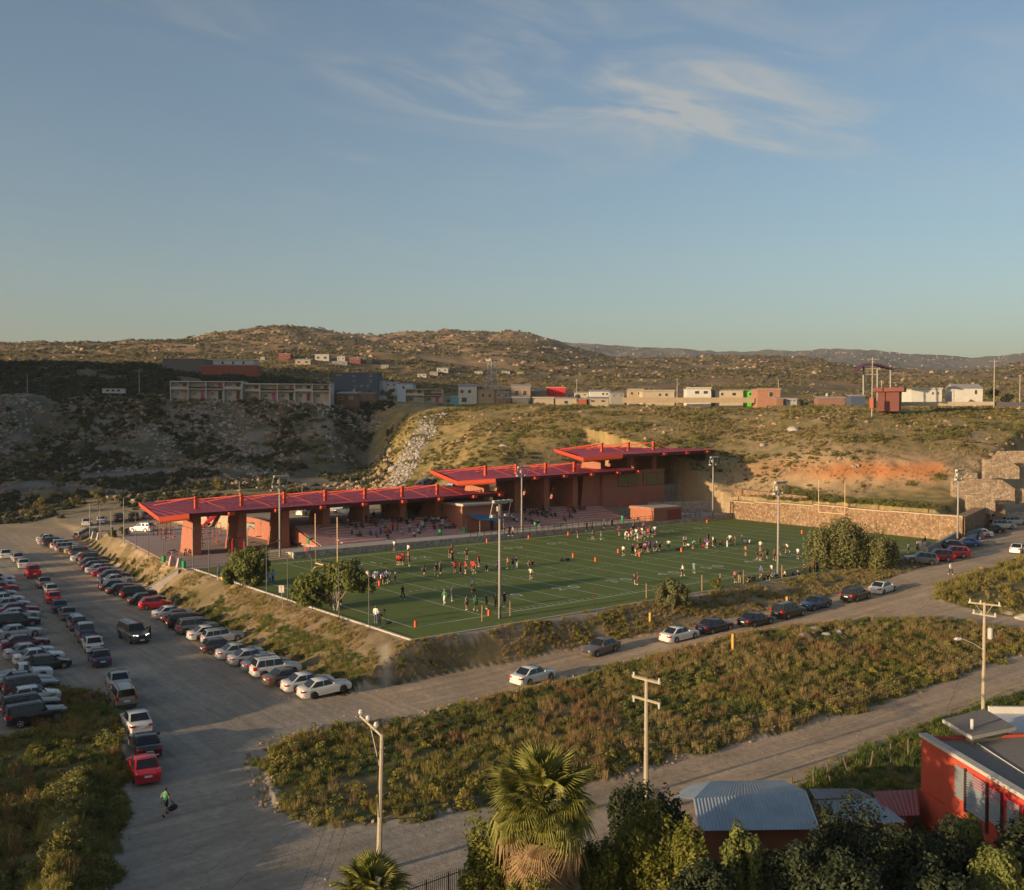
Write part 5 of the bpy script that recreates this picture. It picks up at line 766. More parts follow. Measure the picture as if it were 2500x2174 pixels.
crowd('of the near corner photographers', 'photographers at the near corner', A_, [(320, 787, 'stand', W_, 'denim', {'hat': W_, 'trousers': True, 'hoodie': True, 'rz': .6}), (352, 838, 'raise', Bk, Bk, {'hat': W_, 'trousers': True, 'hoodie': True, 'rz': .5})])
mixc = ['maroon', W_, Bk, Rd, 'maroon', 'navy', 'teal', W_, 'grey', 'brown', 'maroon', W_]
big = [(1285, 112), (1345, 150), (1362, 132), (1385, 157), (1402, 130), (1420, 112), (1437, 162), (1455, 140), (1470, 178), (1478, 118), (1500, 148), (1512, 128), (1532, 96), (1545, 152), (1556, 118), (1575, 132), (1592, 98), (1600, 128), (1622, 132), (1640, 112), (1656, 108), (1432, 72), (1528, 70)]
crowd('in the big huddle by the far touchline', 'players in the big huddle', B_, [(x, y, random.choice(['stand', 'hips', 'cross', 'bend']), mixc[i % 12], random.choice([Bk, Bk, W_, 'navy'])) for i, (x, y) in enumerate(big)])
crowd('on the far touchline before the huddle', 'players on the far touchline', B_, [(865, 136, 'stand', Bk, Bk), (1018, 151, 'bend', 'brown', Bk), (1103, 156, 'cross', 'orange', 'cyan')])
crowd('in the purple shirted midfield group', 'players in the midfield group', B_, [(1325, 322, 'walk', W_, Bk), (1418, 310, 'stand', 'navy', Bk, {'hat': W_, 'hoodie': True, 'trousers': True}), (1449, 316, 'stand', Rd, W_), (1470, 300, 'stand', 'brown', Bk), (1490, 288, 'hips', Bk, Bk), (1510, 284, 'stand', Bk, Bk), (1545, 292, 'hips', 'pink', Bk), (1560, 272, 'stand', 'purple', Bk), (1585, 284, 'stand', 'purple', 'navy'), (1598, 268, 'cross', 'purple', Bk), (1640, 276, 'bend', 'purple', Bk), (1660, 262, 'stand', W_, Bk), (1690, 274, 'bend', Bk, Bk)])
crowd('of four scattered at near midfield', 'people near midfield', B_, [(1440, 606, 'hips', 'purple', Bk), (1472, 612, 'stand', 'navy', 'maroon', tr), (1922, 526, 'walk', W_, Bk, {'hat': W_}), (2038, 498, 'walk', 'teal', 'grey')])
crowd('along the bench line right of midfield', 'players along the bench line', C_, [(545, 386, 'hips', W_, Bk), (702, 340, 'stand', W_, Bk), (722, 345, 'hips', 'grey', Bk), (745, 360, 'ground', W_, Bk), (787, 371, 'bend', 'teal', Bk), (858, 352, 'stand', 'brown', Bk), (888, 362, 'ground', Rd, Bk), (912, 362, 'stand', 'purple', Bk), (935, 368, 'hips', 'purple', W_), (945, 318, 'stand', Bk, Bk), (992, 345, 'stand', W_, Bk), (1010, 356, 'bend', Bk, Bk, tr), (1073, 340, 'ground', 'maroon', Bk), (1136, 352, 'stand', 'navy', W_, tr), (1162, 325, 'hips', W_, Bk), (1212, 332, 'stand', 'brown', Bk), (1285, 323, 'cross', 'pink', 'denim', tr), (1322, 319, 'ground', W_, Bk), (1358, 319, 'ground', W_, Bk)])
crowd('of the players in the right half', 'players in the right half', C_, [(1320, 442, 'stand', 'orange', Bk), (1440, 482, 'walk', Bk, Bk), (1466, 492, 'bend', 'brown', Bk), (1468, 392, 'hips', W_, Bk), (1537, 480, 'run', Bk, Bk), (1612, 492, 'walk', 'brown', Bk), (1652, 440, 'run', W_, Bk), (1740, 418, 'run', W_, Bk), (1846, 476, 'stand', W_, Bk), (2016, 480, 'walk', W_, Bk)])
crowd('of the onlookers on the near touchline', 'onlookers on the near touchline', C_, [(1215, 712, 'stand', 'pink', Bk), (1258, 716, 'raise', Bk, 'khaki', tr), (1360, 702, 'ground', Bk, Bk), (1405, 702, 'ground', Bk, Bk), (1475, 664, 'stand', 'blue', Bk), (1512, 684, 'ground', 'navy', Bk), (1545, 684, 'ground', Bk, Bk), (1580, 652, 'stand', W_, 'brown'), (1610, 660, 'ground', 'blue', Bk), (1722, 652, 'ground', W_, Bk), (1792, 642, 'ground', 'navy', Bk), (1842, 638, 'ground', 'grey', Bk), (1910, 642, 'cross', Bk, Bk, tr), (1968, 628, 'stand', 'maroon', Bk, tr), (2012, 622, 'stand', 'maroon', Bk), (2040, 616, 'cross', 'navy', Bk, tr)])
crowd('of the three people by the gate block', 'people by the gate block', crop(1900, 1200, .2911), [(1000, 575, 'walk', 'maroon', Bk, tr), (1092, 525, 'stand', W_, Bk), (1165, 517, 'stand', 'navy', Bk)], -.1)
crowd('under the left field trees', 'people under the field trees', None, [(658, 1428, 'stand', 'light blue', 'denim', {'trousers': True, 'hoodie': True, 'long': True}), (667, 1424, 'stand', 'light blue', 'denim', {'trousers': True, 'hoodie': True, 'long': True}), (534, 1413, 'stand', 'grey', 'denim', tr), (795, 1475, 'bend', 'light blue', 'grey'), (807, 1486, 'raise', 'orange', 'khaki', tr), (833, 1476, 'stand', 'maroon', Bk, tr), (747, 1362, 'stand', Rd, Bk), (757, 1362, 'stand', Bk, Bk)])
# lot and road
wk = person(G(405, 1993), 'walk', math.radians(28), 'green', Bk, 'person in green jersey number 11 walking across the lot with a black bag', hat=None, long=False, trousers=False, shoe='black', h=1.03)
n11 = text_mesh('11', .26); o = O('jersey_number', n11, mat('number_print', (.6, .48, .36), .9, .05), wk); o.matrix_local = Matrix(((0, 0, -1, -.148), (-1, 0, 0, 0), (0, 1, 0, 1.27), (0, 0, 0, 1)))
bgp = Vector(wk.location) + Matrix.Rotation(wk.rotation_euler.z, 3, 'Z') @ Vector((.27, -.30, 0)); bag = E('duffel_bag', bgp + Vector((0, 0, .28)), wk.rotation_euler.z); T(bag, 'black duffel bag in the hand of the walker in green', 'bag'); O('bag_body', MB().tube([(-.30, 0, .17), (-.26, 0, .17), (-.1, 0, .18), (.1, 0, .18), (.26, 0, .17), (.30, 0, .17)], [.08, .15, .18, .18, .15, .08], 10), mat('bag_cloth', (.02, .02, .025), .85, .1), bag, smooth=True)
for s in (-.05, .05): O('handle', MB().tube([(-.12, s, .33), (-.06, s * .5, .5), (.0, 0, .6), (.06, s * .5, .5), (.12, s, .33)], .014, 5), m_blk, bag)
person(G(366, 1562), 'raise', math.radians(190), Bk, Bk, 'person in black standing at the door of the dark pickup', trousers=True, hoodie=True)
for i, (x, y, t) in enumerate(((240, 1437, 'blue'), (249, 1436, 'cyan'))): person(G(x, y), 'stand', i * 2., t, Bk, 'person in %s top, %s of the pair beside the silver car near the stairs' % (t, ('left', 'right')[i]), 'pair near the stairs', trousers=False)
person(G(295, 1423), 'bend', .5, Bk, Bk, 'person in black leaning at the silver car near the stairs', trousers=True)
person(G(2321, 1404), 'walk', math.radians(-110), W_, Bk, 'person in white shirt and black trousers walking on the right road', trousers=True, hoodie=True)
person(Vector(U(2260, 1322, 1.75)) * 1.0, 'sit', 2.2, Bk, Bk, 'person in black sitting on the gate block', trousers=True, hoodie=True)
# spectators on the two stands
def spec(stand_label, x0, groups, grp):
    L = []
    for cx, k0, n, cols in groups:
        for i in range(n): L.append((cx + random.gauss(0, 1.0), min(max(k0 + random.choice([-1, 0, 0, 0, 1]), 0), 7), random.choice(cols)))
    L.sort()
    seen = []
    for x, k, c in L:
        while any(k == kk and abs(x - xx) < .55 for xx, kk in seen): x += .56
        seen.append((x, k))
    for i, ((x, k), (_, _, c)) in enumerate(zip(seen, L)):
        st_ = random.random() < .12; z = .85 + .29 * (k + 1); y = 56.3 + 1.21 * k + (.45 if st_ else .35); person((x, y, z), 'stand' if st_ else 'sit', -math.pi / 2 + random.uniform(-.5, .5), c, random.choice([Bk, Bk, 'denim', 'navy', 'grey']), 'spectator %s in %s, %s on the %s' % ('standing' if st_ else 'seated', c, ORD[i] + ' from left' if i < 34 else ORD[len(L) - 1 - i] + ' from right', stand_label), grp, trousers=True, hoodie=random.random() < .6, hat=random.choice([None, None, None, W_, Bk]))
dk = [Bk, Bk, 'navy', 'grey', 'navy', W_, 'maroon']
spec('longest canopy bleachers', 23, [(26.2, 2, 2, ['grey', 'navy']), (29.5, 1, 5, ['blue', Bk]), (27.5, 6, 7, dk), (33, 2, 5, [Rd, 'orange', Bk]), (32.5, 6, 10, dk + [Rd]), (36.5, 1, 5, [W_, 'light blue']), (38.5, 6, 8, dk), (40.5, 3, 7, dk), (44.3, 5, 9, dk), (44.0, 2, 7, dk)], 'spectators under the longest canopy')
spec('middle canopy bleachers', 57, [(60, 2, 3, [W_, Bk]), (63, 1, 4, dk), (66.5, 5, 8, dk), (69, 3, 4, dk), (73, 1, 3, [Bk, 'maroon']), (76, 4, 3, [Rd, 'navy']), (79.5, 6, 5, dk), (72, 6, 5, dk)], 'spectators under the middle canopy')
for i, (px, py, t) in enumerate(((1243, 1309, Bk), (1252, 1309, 'grey'), (1432, 1297, Bk), (1446, 1296, Bk), (1475, 1290, 'navy'), (1494, 1288, Bk), (1603, 1262, 'brown'), (1610, 1262, 'purple'))): person(Vector(U(px, py, .87)), 'stand', random.uniform(0, 6), t, Bk, 'person in %s, %s from left standing along the terrace' % (t, ORD[i]), 'people on the terrace', trousers=True)
# ------------------------------------------------------------------ houses on the rim and slopes
FH = Vector((math.sin(YAW), math.cos(YAW), 0)); RH = Vector((math.cos(YAW), -math.sin(YAW), 0))
def hm(c, nm=None): return mat('render_%02d%02d%02d' % tuple(int(v * 99) for v in c), c, .9, .12, .7)
WH, CR, TANW, GRB, REDB, BRN, PCH = (.50, .48, .44), (.42, .35, .25), (.36, .27, .18), (.075, .10, .135), (.30, .09, .06), (.17, .10, .065), (.34, .17, .11)
def house(label, x0, x1, yt, yb, d, col, depth=8, wins=(), roof=None, roofc=(.30, .28, .27), rot=0.0, door=None, cat='house', overhang=.25, group=None):
    A = Vector(UD(x0, yb, d)); B = Vector(UD(x1, yb, d)); wd = (B - A).length; h = (yb - yt) * d / F; c = (A + B) / 2; gz = max(min(Hs(c.x, c.y), A.z) - .8, A.z - 3.5)
    r = E('house' if cat == 'house' else cat.replace(' ', '_'), (c.x, c.y, A.z), -YAW + rot); T(r, label, cat, group); hw = wd / 2; m_ = hm(col); rc = mat('roof_%02d%02d%02d' % tuple(int(v * 99) for v in roofc), roofc, .8, .15, .8)
    O('wall', MB().box(-hw, hw, 0, depth, gz - A.z, h), m_, r); o = overhang
    if roof == 'gable': O('roof', MB().add([(-hw - o, -o, h), (hw + o, -o, h), (hw + o, depth + o, h), (-hw - o, depth + o, h), (-hw - o, depth / 2, h + depth * .18), (hw + o, depth / 2, h + depth * .18)], [(0, 1, 5, 4), (2, 3, 4, 5), (0, 4, 3), (1, 2, 5), (3, 2, 1, 0)]), rc, r)
    elif roof == 'shed': O('roof', MB().hexa([(-hw - o, -o, h + .02), (hw + o, -o, h + .02), (hw + o, depth + o, h + depth * .12), (-hw - o, depth + o, h + depth * .12), (-hw - o, -o, h + .16), (hw + o, -o, h + .16), (hw + o, depth + o, h + depth * .12 + .14), (-hw - o, depth + o, h + depth * .12 + .14)]), rc, r)
    else: O('roof', MB().box(-hw - o, hw + o, -o, depth + o, h + .003, h + .22), rc, r)
    for u0, u1, v0, v1 in wins:
        a, b = -hw + u0 * wd, -hw + u1 * wd; fr = O('window', MB().box(a, b, -.06, .02, v0 * h, v1 * h), hm(WH), r); mgn = min(.08, (b - a) * .12); O('pane', MB().box(a + mgn, b - mgn, -.085, -.062, v0 * h + mgn, v1 * h - mgn), m_glass, fr)
    if cat == 'house' and depth >= 5 and random.random() < .6: tx = random.uniform(-.3, .3) * wd; zt0 = h + (.25 if roof is None else depth * .07 + .2); O('water_tank', MB().tube([(tx, depth * .5, zt0), (tx, depth * .5, zt0 + .75), (tx, depth * .5, zt0 + .95)], [.42, .42, .15], 9), m_blk if random.random() < .6 else hm(CR), r)
    if roof is None and random.random() < .7: O('parapet', MB().box(-hw - o + .02, hw + o - .02, -o + .02, -o + .2, h + .224, h + .5), m_, r)
    if door: u0, u1, v1 = door; O('door', MB().box(-hw + u0 * wd, -hw + u1 * wd, -.07, .02, 0, v1 * h), hm(BRN), r)
    return r
W2 = ((.12, .32, .35, .75), (.62, .84, .35, .75))
def terrace(label, x0, x1, yt0, yt1, yb, d, n, col=WH, dpt=8):
    A = Vector(UD(x0, yb, d)); B = Vector(UD(x1, yb, d)); wd = (B - A).length; c = (A + B) / 2; r = E('terraced_flats', (c.x, c.y, A.z), -YAW); T(r, label, 'building'); h = (yb - yt0) * d / F; uw = wd / n; hw = wd / 2; m_ = hm(col); sh_ = h * .56
    O('back_wall', MB().box(-hw, hw, 1.5, dpt, -3, h - .3), hm((.42, .38, .34)), r)
    for k in range(n + 1): O('party_wall', MB().box(-hw + k * uw - .12, -hw + k * uw + .12, -.02, 1.5, -2.5, h - .02), m_, r)
    dr = [(.45, .32, .16), (.16, .07, .05), (.03, .06, .05), (.45, .08, .2)]
    for k in range(n):
        a = -hw + k * uw + .125; b = a + uw - .25; O('floor_slab', MB().box(a, b, -.05, 1.495, sh_ - 2.9 * .0 - .1, sh_ + .12), m_, r); O('roof_slab', MB().box(a - .1, b + .1, -.12, dpt, h - .29, h + .05 - .04 * k), m_, r); O('railing', MB().box(a, b, -.03, .02, sh_ + .13, sh_ + .75), m_blk if k % 3 else hm((.42, .4, .38)), r)
        for z0, z1 in ((sh_ + .15, h - .35), (0, sh_ - .15)):
            w_ = O('window', MB().box(a + uw * .12, a + uw * .38, 1.42, 1.49, z0 + (z1 - z0) * .35, z0 + (z1 - z0) * .85), m_, r); O('pane', MB().box(a + uw * .14, a + uw * .36, 1.39, 1.415, z0 + (z1 - z0) * .4, z0 + (z1 - z0) * .8), m_glass, w_); O('door', MB().box(a + uw * .6, a + uw * .8, 1.42, 1.49, z0, z0 + (z1 - z0) * .85), hm(dr[(k * 3 + (z0 > 1)) % 4]), r)
    return r
terrace('white terraced flats with balconies on the shaded rim, left block', 416, 590, 931, 0, 975, 312, 4); terrace('white terraced flats with balconies on the shaded rim, right block', 592, 805, 937, 0, 979, 314, 5); terrace('cream two storey duplex flats at the edge of the sunlit spur', 991, 1079, 950, 0, 986, 366, 2, CR)
HS = [('blank grey block building on the shaded crest', 396, 491, 877, 905, 405, (.16, .145, .13), 14, (), None), ('long white building with small windows on the shaded crest', 503, 620, 880, 894, 430, (.50, .49, .46), 8, [(.1 + .22 * k, .15 + .22 * k, .3, .8) for k in range(4)], None), ('unfinished red brick walled house below the long white building', 492, 627, 894, 915, 402, REDB, 10, (), None), ('tall slate blue building behind the terraced flats', 816, 923, 910, 957, 400, GRB, 10, [(.04, .16, .82, .9), (.42, .48, .78, .86), (.8, .86, .78, .92), (.42, .48, .52, .6), (.8, .86, .5, .62), (.45, .5, .24, .32), (.6, .65, .24, .34), (.74, .8, .24, .34)], None), ('paler right face of the slate blue building, added as its own box', 924, 942, 930, 957, 402, (.32, .36, .40), 6, (), None), ('dark brown timber shed with pale roof on the rim', 821, 871, 962, 984, 322, BRN, 6, W2, 'shed'), ('bare brick box house beside the brown shed', 873, 917, 961, 984, 336, (.20, .12, .085), 6, ((.72, .84, .4, .7),), None), ('small white house with red roof behind the duplex', 941, 970, 936, 946, 425, WH, 7, W2, 'shed'), ('pale blue two storey house behind the duplex', 970, 1008, 937, 966, 392, (.36, .44, .52), 8, ((.3, .5, .55, .8),), None), ('white two storey house with grey metal roof', 1120, 1164, 944, 988, 352, WH, 8, ((.08, .28, .62, .82), (.5, .7, .62, .82), (.15, .45, .12, .4)), 'shed'), ('beige flat roofed house joined to the white metal roofed one', 1165, 1207, 953, 988, 353, TANW, 8, ((.25, .42, .5, .75), (.65, .82, .5, .75)), None), ('turquoise painted shack between duplex and white house', 1100, 1119, 971, 988, 356, (.10, .30, .40), 5, (), 'shed'), ('brown balcony house with tilted roof panels', 1248, 1295, 945, 988, 342, (.25, .19, .14), 8, ((.15, .4, .5, .8), (.6, .8, .5, .8)), 'shed'), ('low tan shed beside the balcony house', 1296, 1332, 957, 972, 350, TANW, 6, (), 'shed'), ('bright red wall with white swag beside the tan shed', 1335, 1380, 948, 972, 352, (.50, .025, .03), 2, (), None), ('white low house with pale metal roof', 1440, 1489, 957, 969, 366, WH, 7, ((.6, .72, .3, .8), (.8, .9, .3, .8)), 'shed'), ('tan open house left of the wide pale roof', 1535, 1570, 953, 971, 345, TANW, 8, W2, None), ('wide low house under a long pale roof', 1568, 1647, 956, 971, 340, CR, 9, ((.5, .58, .2, .7), (.7, .8, .2, .7)), None), ('white cube house with two dark windows', 1677, 1735, 950, 969, 330, WH, 9, ((.33, .52, .35, .75), (.69, .88, .35, .75)), None), ('cream flat roofed house left of the bright green one', 1746, 1814, 954, 970, 332, CR, 8, ((.2, .3, .2, .7), (.6, .75, .2, .7)), None), ('bright lime green house', 1815, 1847, 954, 971, 333, (.12, .55, .03), 7, ((.4, .6, .3, .7),), None), ('orange brown house right of the lime green one', 1849, 1905, 952, 973, 320, PCH, 8, ((.5, .68, .15, .75),), None), ('white house with double doors right of the red pavilion', 2226, 2299, 951, 973, 322, WH, 9, ((.66, .73, .4, .7), (.84, .9, .4, .7)), None), ('white gabled house near the right edge', 2333, 2398, 949, 967, 322, WH, 9, ((.7, .8, .2, .8),), 'gable'), ('rusty red shack at the start of the shack row', 1215, 1246, 974, 989, 338, (.30, .16, .10), 5, W2, 'shed'), ('grey board shack in the shack row', 1250, 1290, 972, 991, 332, (.10, .095, .09), 5, (), 'shed'), ('tan wall shack in the shack row', 1300, 1352, 973, 989, 333, (.32, .26, .19), 5, (), None), ('low block shack with pale door below the round green tree', 1356, 1408, 974, 988, 332, (.36, .29, .22), 5, ((.4, .6, .1, .7),), 'shed'), ('small rust red shed right of the round green tree', 1412, 1432, 976, 988, 330, (.32, .08, .05), 4, (), 'shed'), ('beige shack at the end of the shack row', 1436, 1486, 974, 987, 331, (.40, .32, .23), 5, W2, 'shed')]  # the slate blue building's paler right face is a separate added box
for lb, x0, x1, yt, yb, d, c, dp, wn, rf in HS: house(lb, x0, x1, yt, yb, d, c, dp, wn, rf, rot=random.uniform(-.08, .08))
HS2 = [('low brown sheet roofed store right of the orange brown house', 1998, 2062, 972, 978, 300, (.22, .12, .09), 5, (), 'shed'), ('small brown shed between parked vans on the rim', 1896, 1912, 975, 985, 300, (.25, .13, .08), 4, (), 'shed'), ('grey white van shaped store on the rim', 1918, 1946, 974, 984, 302, (.36, .36, .36), 4, W2, None), ('cream shed left of the white low house', 1404, 1436, 960, 970, 372, CR, 5, W2, 'shed'), ('grey shed right of the white low house', 1492, 1524, 962, 972, 358, (.26, .24, .22), 6, W2, 'shed'), ('low dark blue panel roof left of the red pavilion', 2078, 2112, 968, 978, 292, (.06, .08, .13), 4, (), 'shed'), ('tan hut between the beige house and balcony house', 1210, 1244, 960, 973, 352, (.30, .22, .15), 5, W2, 'shed'), ('pale house behind the white cube house', 1738, 1762, 957, 966, 360, WH, 6, (), None)]
for lb, x0, x1, yt, yb, d, c, dp, wn, rf in HS2: house(lb, x0, x1, yt, yb, d, c, dp, wn, rf, rot=random.uniform(-.08, .08))
SL = [(681, 709, 865, 879, 'red'), (721, 758, 879, 891, 'cream'), (769, 803, 867, 882, 'white'), (823, 842, 871, 882, 'white'), (811, 848, 884, 891, 'grey'), (853, 880, 875, 888, 'red'), (893, 905, 880, 888, 'cream'), (1066, 1094, 900, 910, 'white'), (1019, 1041, 914, 922, 'white'), (1050, 1069, 910, 918, 'cream'), (1159, 1178, 909, 916, 'white'), (1225, 1245, 908, 914, 'white'), (1262, 1278, 909, 915, 'cream'), (930, 948, 893, 901, 'cream'), (636, 646, 874, 880, 'white')]
CN = {'red': (.20, .05, .04), 'cream': (.30, .25, .18), 'white': (.36, .34, .31), 'grey': (.2, .19, .18)}
for i, (x0, x1, yt, yb, c) in enumerate(SL):
    d = 700 + 8 * i; d = 690; p = G((x0 + x1) / 2, yb); q = (np.array(p) - CAM) @ FW; d = float(q) if 380 < q < 1200 else 690
    house('tiny far %s house, %s from left on the slope behind the rim' % (c, ORD[sorted(SL).index((x0, x1, yt, yb, c))]), x0, x1, yt, yb, d, CN[c], 9, W2, 'shed' if i % 2 else None, group='far hillside houses')
def slabW(nm, label, pts, d, th, m, cat='wall'): return slab(nm, label, cat, pts, d, th, m)
slabW('block_wall', 'long tan block wall along the rim below the pale roofed houses', [(1520, 984), (1842, 984), (1842, 971), (1520, 971)], 322, .4, hm(TANW)); slabW('block_wall', 'low pale wall along the rim right of the red pavilion', [(2192, 992), (2428, 990), (2428, 981), (2192, 982)], 262, .4, hm(CR)); slabW('block_wall', 'dark stretch of wall along the rim at the right edge', [(2429, 992), (2520, 992), (2520, 982), (2429, 982)], 262.5, .4, hm((.10, .09, .11)))
# red pavilion
rp = E('red_pavilion', Vector(UD(2192, 990, 252)), -YAW - .45); T(rp, 'square red block pavilion with overhanging slab roof on the rim', 'building'); hh = 42 * 252 / F; O('wall', MB().box(-4.9, 0, 0, 5.6, -1.5, hh - .9), hm((.15, .055, .045)), rp); O('side_wall', MB().box(.002, .3, .002, 5.6, -1.5, hh - .95), hm((.15, .055, .045)), rp); O('roof', MB().box(-6.0, 1.5, -.9, 6.6, hh - .88, hh + .15), hm((.18, .065, .05)), rp)
pr_ = MB(); q = [(2092, 906), (2112, 888), (2142, 887), (2184, 899)]
for a, b in zip(q[:-1], q[1:]):
    A = Vector(UD(*a, 300)); B = Vector(UD(*b, 300)); pr_.hexa([tuple(p + FH * f + Vector((0, 0, z_))) for z_ in (-.5, 0) for p, f in ((A, 0), (B, 0), (B, 4), (A, 4))])
slabO('folded_roof', 'dark purple folded roof rising behind the red pavilion', 'roof', pr_, hm((.07, .03, .055))); [T(O('roof_support', MB().tube([UD(q, 900 - abs(q - 2128) * .0 - 8, 303), UD(q, 985, 303)], .25, 6), m_post), 'grey column under the purple folded roof, %s one' % nm_, 'column', 'folded roof columns') for q, nm_ in ((2108, 'left'), (2142, 'middle'), (2174, 'right'))]
# lattice tower, poles on the rim
def lattice(label, px, yt, yb, d, w0, w1, nm='lattice_tower'):
    p = Vector(UD(px, yb, d)); h = (yb - yt) * d / F; r = E(nm, p); T(r, label, 'tower'); n = 9
    for sx_, sy_ in ((1, 1), (1, -1), (-1, 1), (-1, -1)): O('leg', MB().tube([(sx_ * w0, sy_ * w0, -2), (sx_ * w1, sy_ * w1, h)], .14, 4), m_galv, r)
    for k in range(n):
        a = w0 + (w1 - w0) * k / n; b = w0 + (w1 - w0) * (k + 1) / n; z0, z1 = h * k / n, h * (k + 1) / n; mb = MB()
        for s in (1, -1): mb.tube([(-a, s * a, z0), (b, s * b, z1)], .08, 4); mb.tube([(s * a, -a, z0), (s * b, b, z1)], .08, 4); mb.tube([(-b, s * b, z1), (b, s * b, z1)], .08, 4)
        O('bracing', mb, m_galv, r)
    O('head', MB().box(-w1 - .8, w1 + .8, -w1 - .8, w1 + .8, h - .5, h), m_galv, r); return r
lattice('pale steel lattice tower behind the white two storey house', 1201, 879, 953, 440, 2.2, 1.1); lattice('tiny lattice mast on the far mountain crest', 853, 812, 823, 1290, 1.8, .7)
def pole(label, px, yt, yb, d, arms=(), r0=.16, m=None):
    p = Vector(UD(px, yb, d)); gz = Hs(p.x, p.y); h = (yb - yt) * d / F; r = E('utility_pole', p); T(r, label, 'pole', 'utility poles on the rim'); O('post', MB().tube([(0, 0, min(gz - p.z, 0) - .5), (0, 0, h)], [r0, r0 * .6], 6), m or m_post, r)
    for z_, w_ in arms:
        a = RH * w_; O('crossarm', MB().tube([tuple(-a + Vector((0, 0, h - z_))), tuple(a + Vector((0, 0, h - z_)))], .09, 4), m or m_post, r)
    return r
m_wp = mat('weathered_pole', (.38, .32, .26), .9, .15)
for lb, px, yt, yb, d, ar in (('tall pole with three crossarms on a red footing by the pavilion', 2129, 872, 980, 250, ((.6, 1.2), (3.0, 1.6), (4.4, 1.6), (12.2, 0))[:3]), ('pole with one crossarm near the right edge of the rim', 2427, 878, 955, 275, ((.5, 1.6),)), ('pole on the shaded rim at the far left', 67, 913, 960, 315, ()), ('pole with transformer left of the terraced flats', 340, 904, 962, 315, ((.5, .7),)), ('pole beside the round green tree', 1408, 926, 968, 345, ((.4, .5),)), ('pole right of the wide pale roof', 1653, 924, 968, 340, ((.4, .6),)), ('pole behind the lime green house', 1900, 926, 958, 350, ()), ('thin pole right of the folded purple roof', 2152, 928, 985, 290, ()), ('short pole at the right edge behind the trees', 2490, 916, 960, 290, ((.3, .6),)), ('pole on the slope right of the slate blue building', 803, 896, 930, 450, ((.4, .8),))): pole(lb, px, yt, yb, d, ar, m=m_wp)
T(O('pole_footing', MB().box(-.55, .55, -.55, .55, -.5, 2.1), hm((.30, .085, .06)), loc=UD(2130.5, 992, 249.6)), 'red block footing at the base of the tall pole', 'footing')
rv = E('site_trailer', Vector(UD(277, 964, 312)), -YAW + .2); T(rv, 'white site trailer on the shaded rim left of the flats', 'trailer'); O('body', MB().box(-3.3, 3.3, 0, 2.4, .4, 1.9), hm(WH), rv)
for k in range(3): w_ = O('window', MB().box(-2.2 + 1.6 * k, -1.2 + 1.6 * k, -.05, .02, 1.0, 1.6), m_glass, rv)
# ------------------------------------------------------------------ trees and bushes
m_bark = mat('bark', (.16, .115, .08), .95, .25, 3, bump=.4); m_barkp = mat('pale_bark', (.34, .27, .22), .9, .2, 3)
def tree(nm, label, cat, base, h, lobes, n, ls, leafm, bark=None, stems=1, droop=0.0, seed=0, group=None, trunk_r=.16, lowcut=None):
    """lobes: (x, y, z, rx, ry, rz) ellipsoids relative to the base"""
    g = np.random.default_rng(seed + 100); r = E(nm, base); T(r, label, cat, group); vol = np.array([l[3] * l[4] * l[5] for l in lobes]) ** .75; cnt = np.maximum((vol / vol.sum() * n).astype(int), 10); P = []; Oo = []; cl_all = []
    for l, c in zip(lobes, cnt):
        k = max(7, int(c / 130)); cc = g.normal(size=(k, 3)); cc /= np.linalg.norm(cc, axis=1)[:, None]; cc *= g.uniform(.35, .88, (k, 1)); sz = g.uniform(.2, .42, k); w_ = g.integers(0, k, c); o = g.normal(size=(c, 3)); o /= np.linalg.norm(o, axis=1)[:, None]
        p = cc[w_] + o * (g.uniform(.15, 1, (c, 1)) ** .5) * sz[w_][:, None]; p[:, 2] -= droop * np.abs(g.normal(size=c)) * .35; P.append(p * np.array(l[3:]) + np.array(l[:3])); Oo.append(o * .7 + cc[w_] * .6 + np.array([0, 0, .25])); cl_all += [tuple(q * np.array(l[3:]) * .8 + np.array(l[:3])) for q in cc[:6]]
    P = np.concatenate(P); Oo = np.concatenate(Oo); ok = P[:, 2] > (.15 if lowcut is None else lowcut); v, f = leafquads(P[ok], Oo[ok], ls, g); O('crown', me_new('crown', v, f), leafm, r)
    tb_ = MB(); zc = min(l[2] for l in lobes)
    for s in range(stems):
        a = 6.28 * s / max(stems, 1) + .4; fx, fy = (.35 * math.cos(a), .35 * math.sin(a)) if stems > 1 else (0, 0); tb_.tube([(fx * .2, fy * .2, -.3), (fx, fy, zc * .35), (fx * 1.8 + .1, fy * 1.8, zc * .8), (fx * 2.4, fy * 2.4, zc * 1.1)], [trunk_r, trunk_r * .8, trunk_r * .6, trunk_r * .4], 7)
    for q in cl_all[:: max(1, len(cl_all) // 16)]: tb_.tube([(0, 0, zc * .5), (q[0] * .45, q[1] * .45, zc * .5 + (q[2] - zc * .5) * .6), q], [trunk_r * .5, trunk_r * .3, trunk_r * .1], 5)
    O('trunk', tb_, bark or m_bark, r, smooth=True); return r
lf_fic = mat('ficus_leaf', (.145, .16, .04), .55, .35, .9, trans=.3); lf_dark_shade = mat('dark_or_shaded_leaf', (.03, .04, .016), .6, .35, .9, trans=.15); lf_pep = mat('pepper_leaf', (.19, .185, .07), .7, .3, .8, trans=.35); lf_lit = mat('bright_leaf', (.17, .17, .03), .55, .35, .9, trans=.4); lf_bush = mat('grey_green_leaf', (.16, .155, .065), .75, .3, .9, trans=.3); lf_yel = mat('yellow_leaf', (.22, .18, .055), .7, .3, .9, trans=.35)  # the dark leaf colour also carries the deep shade of the foreground trees
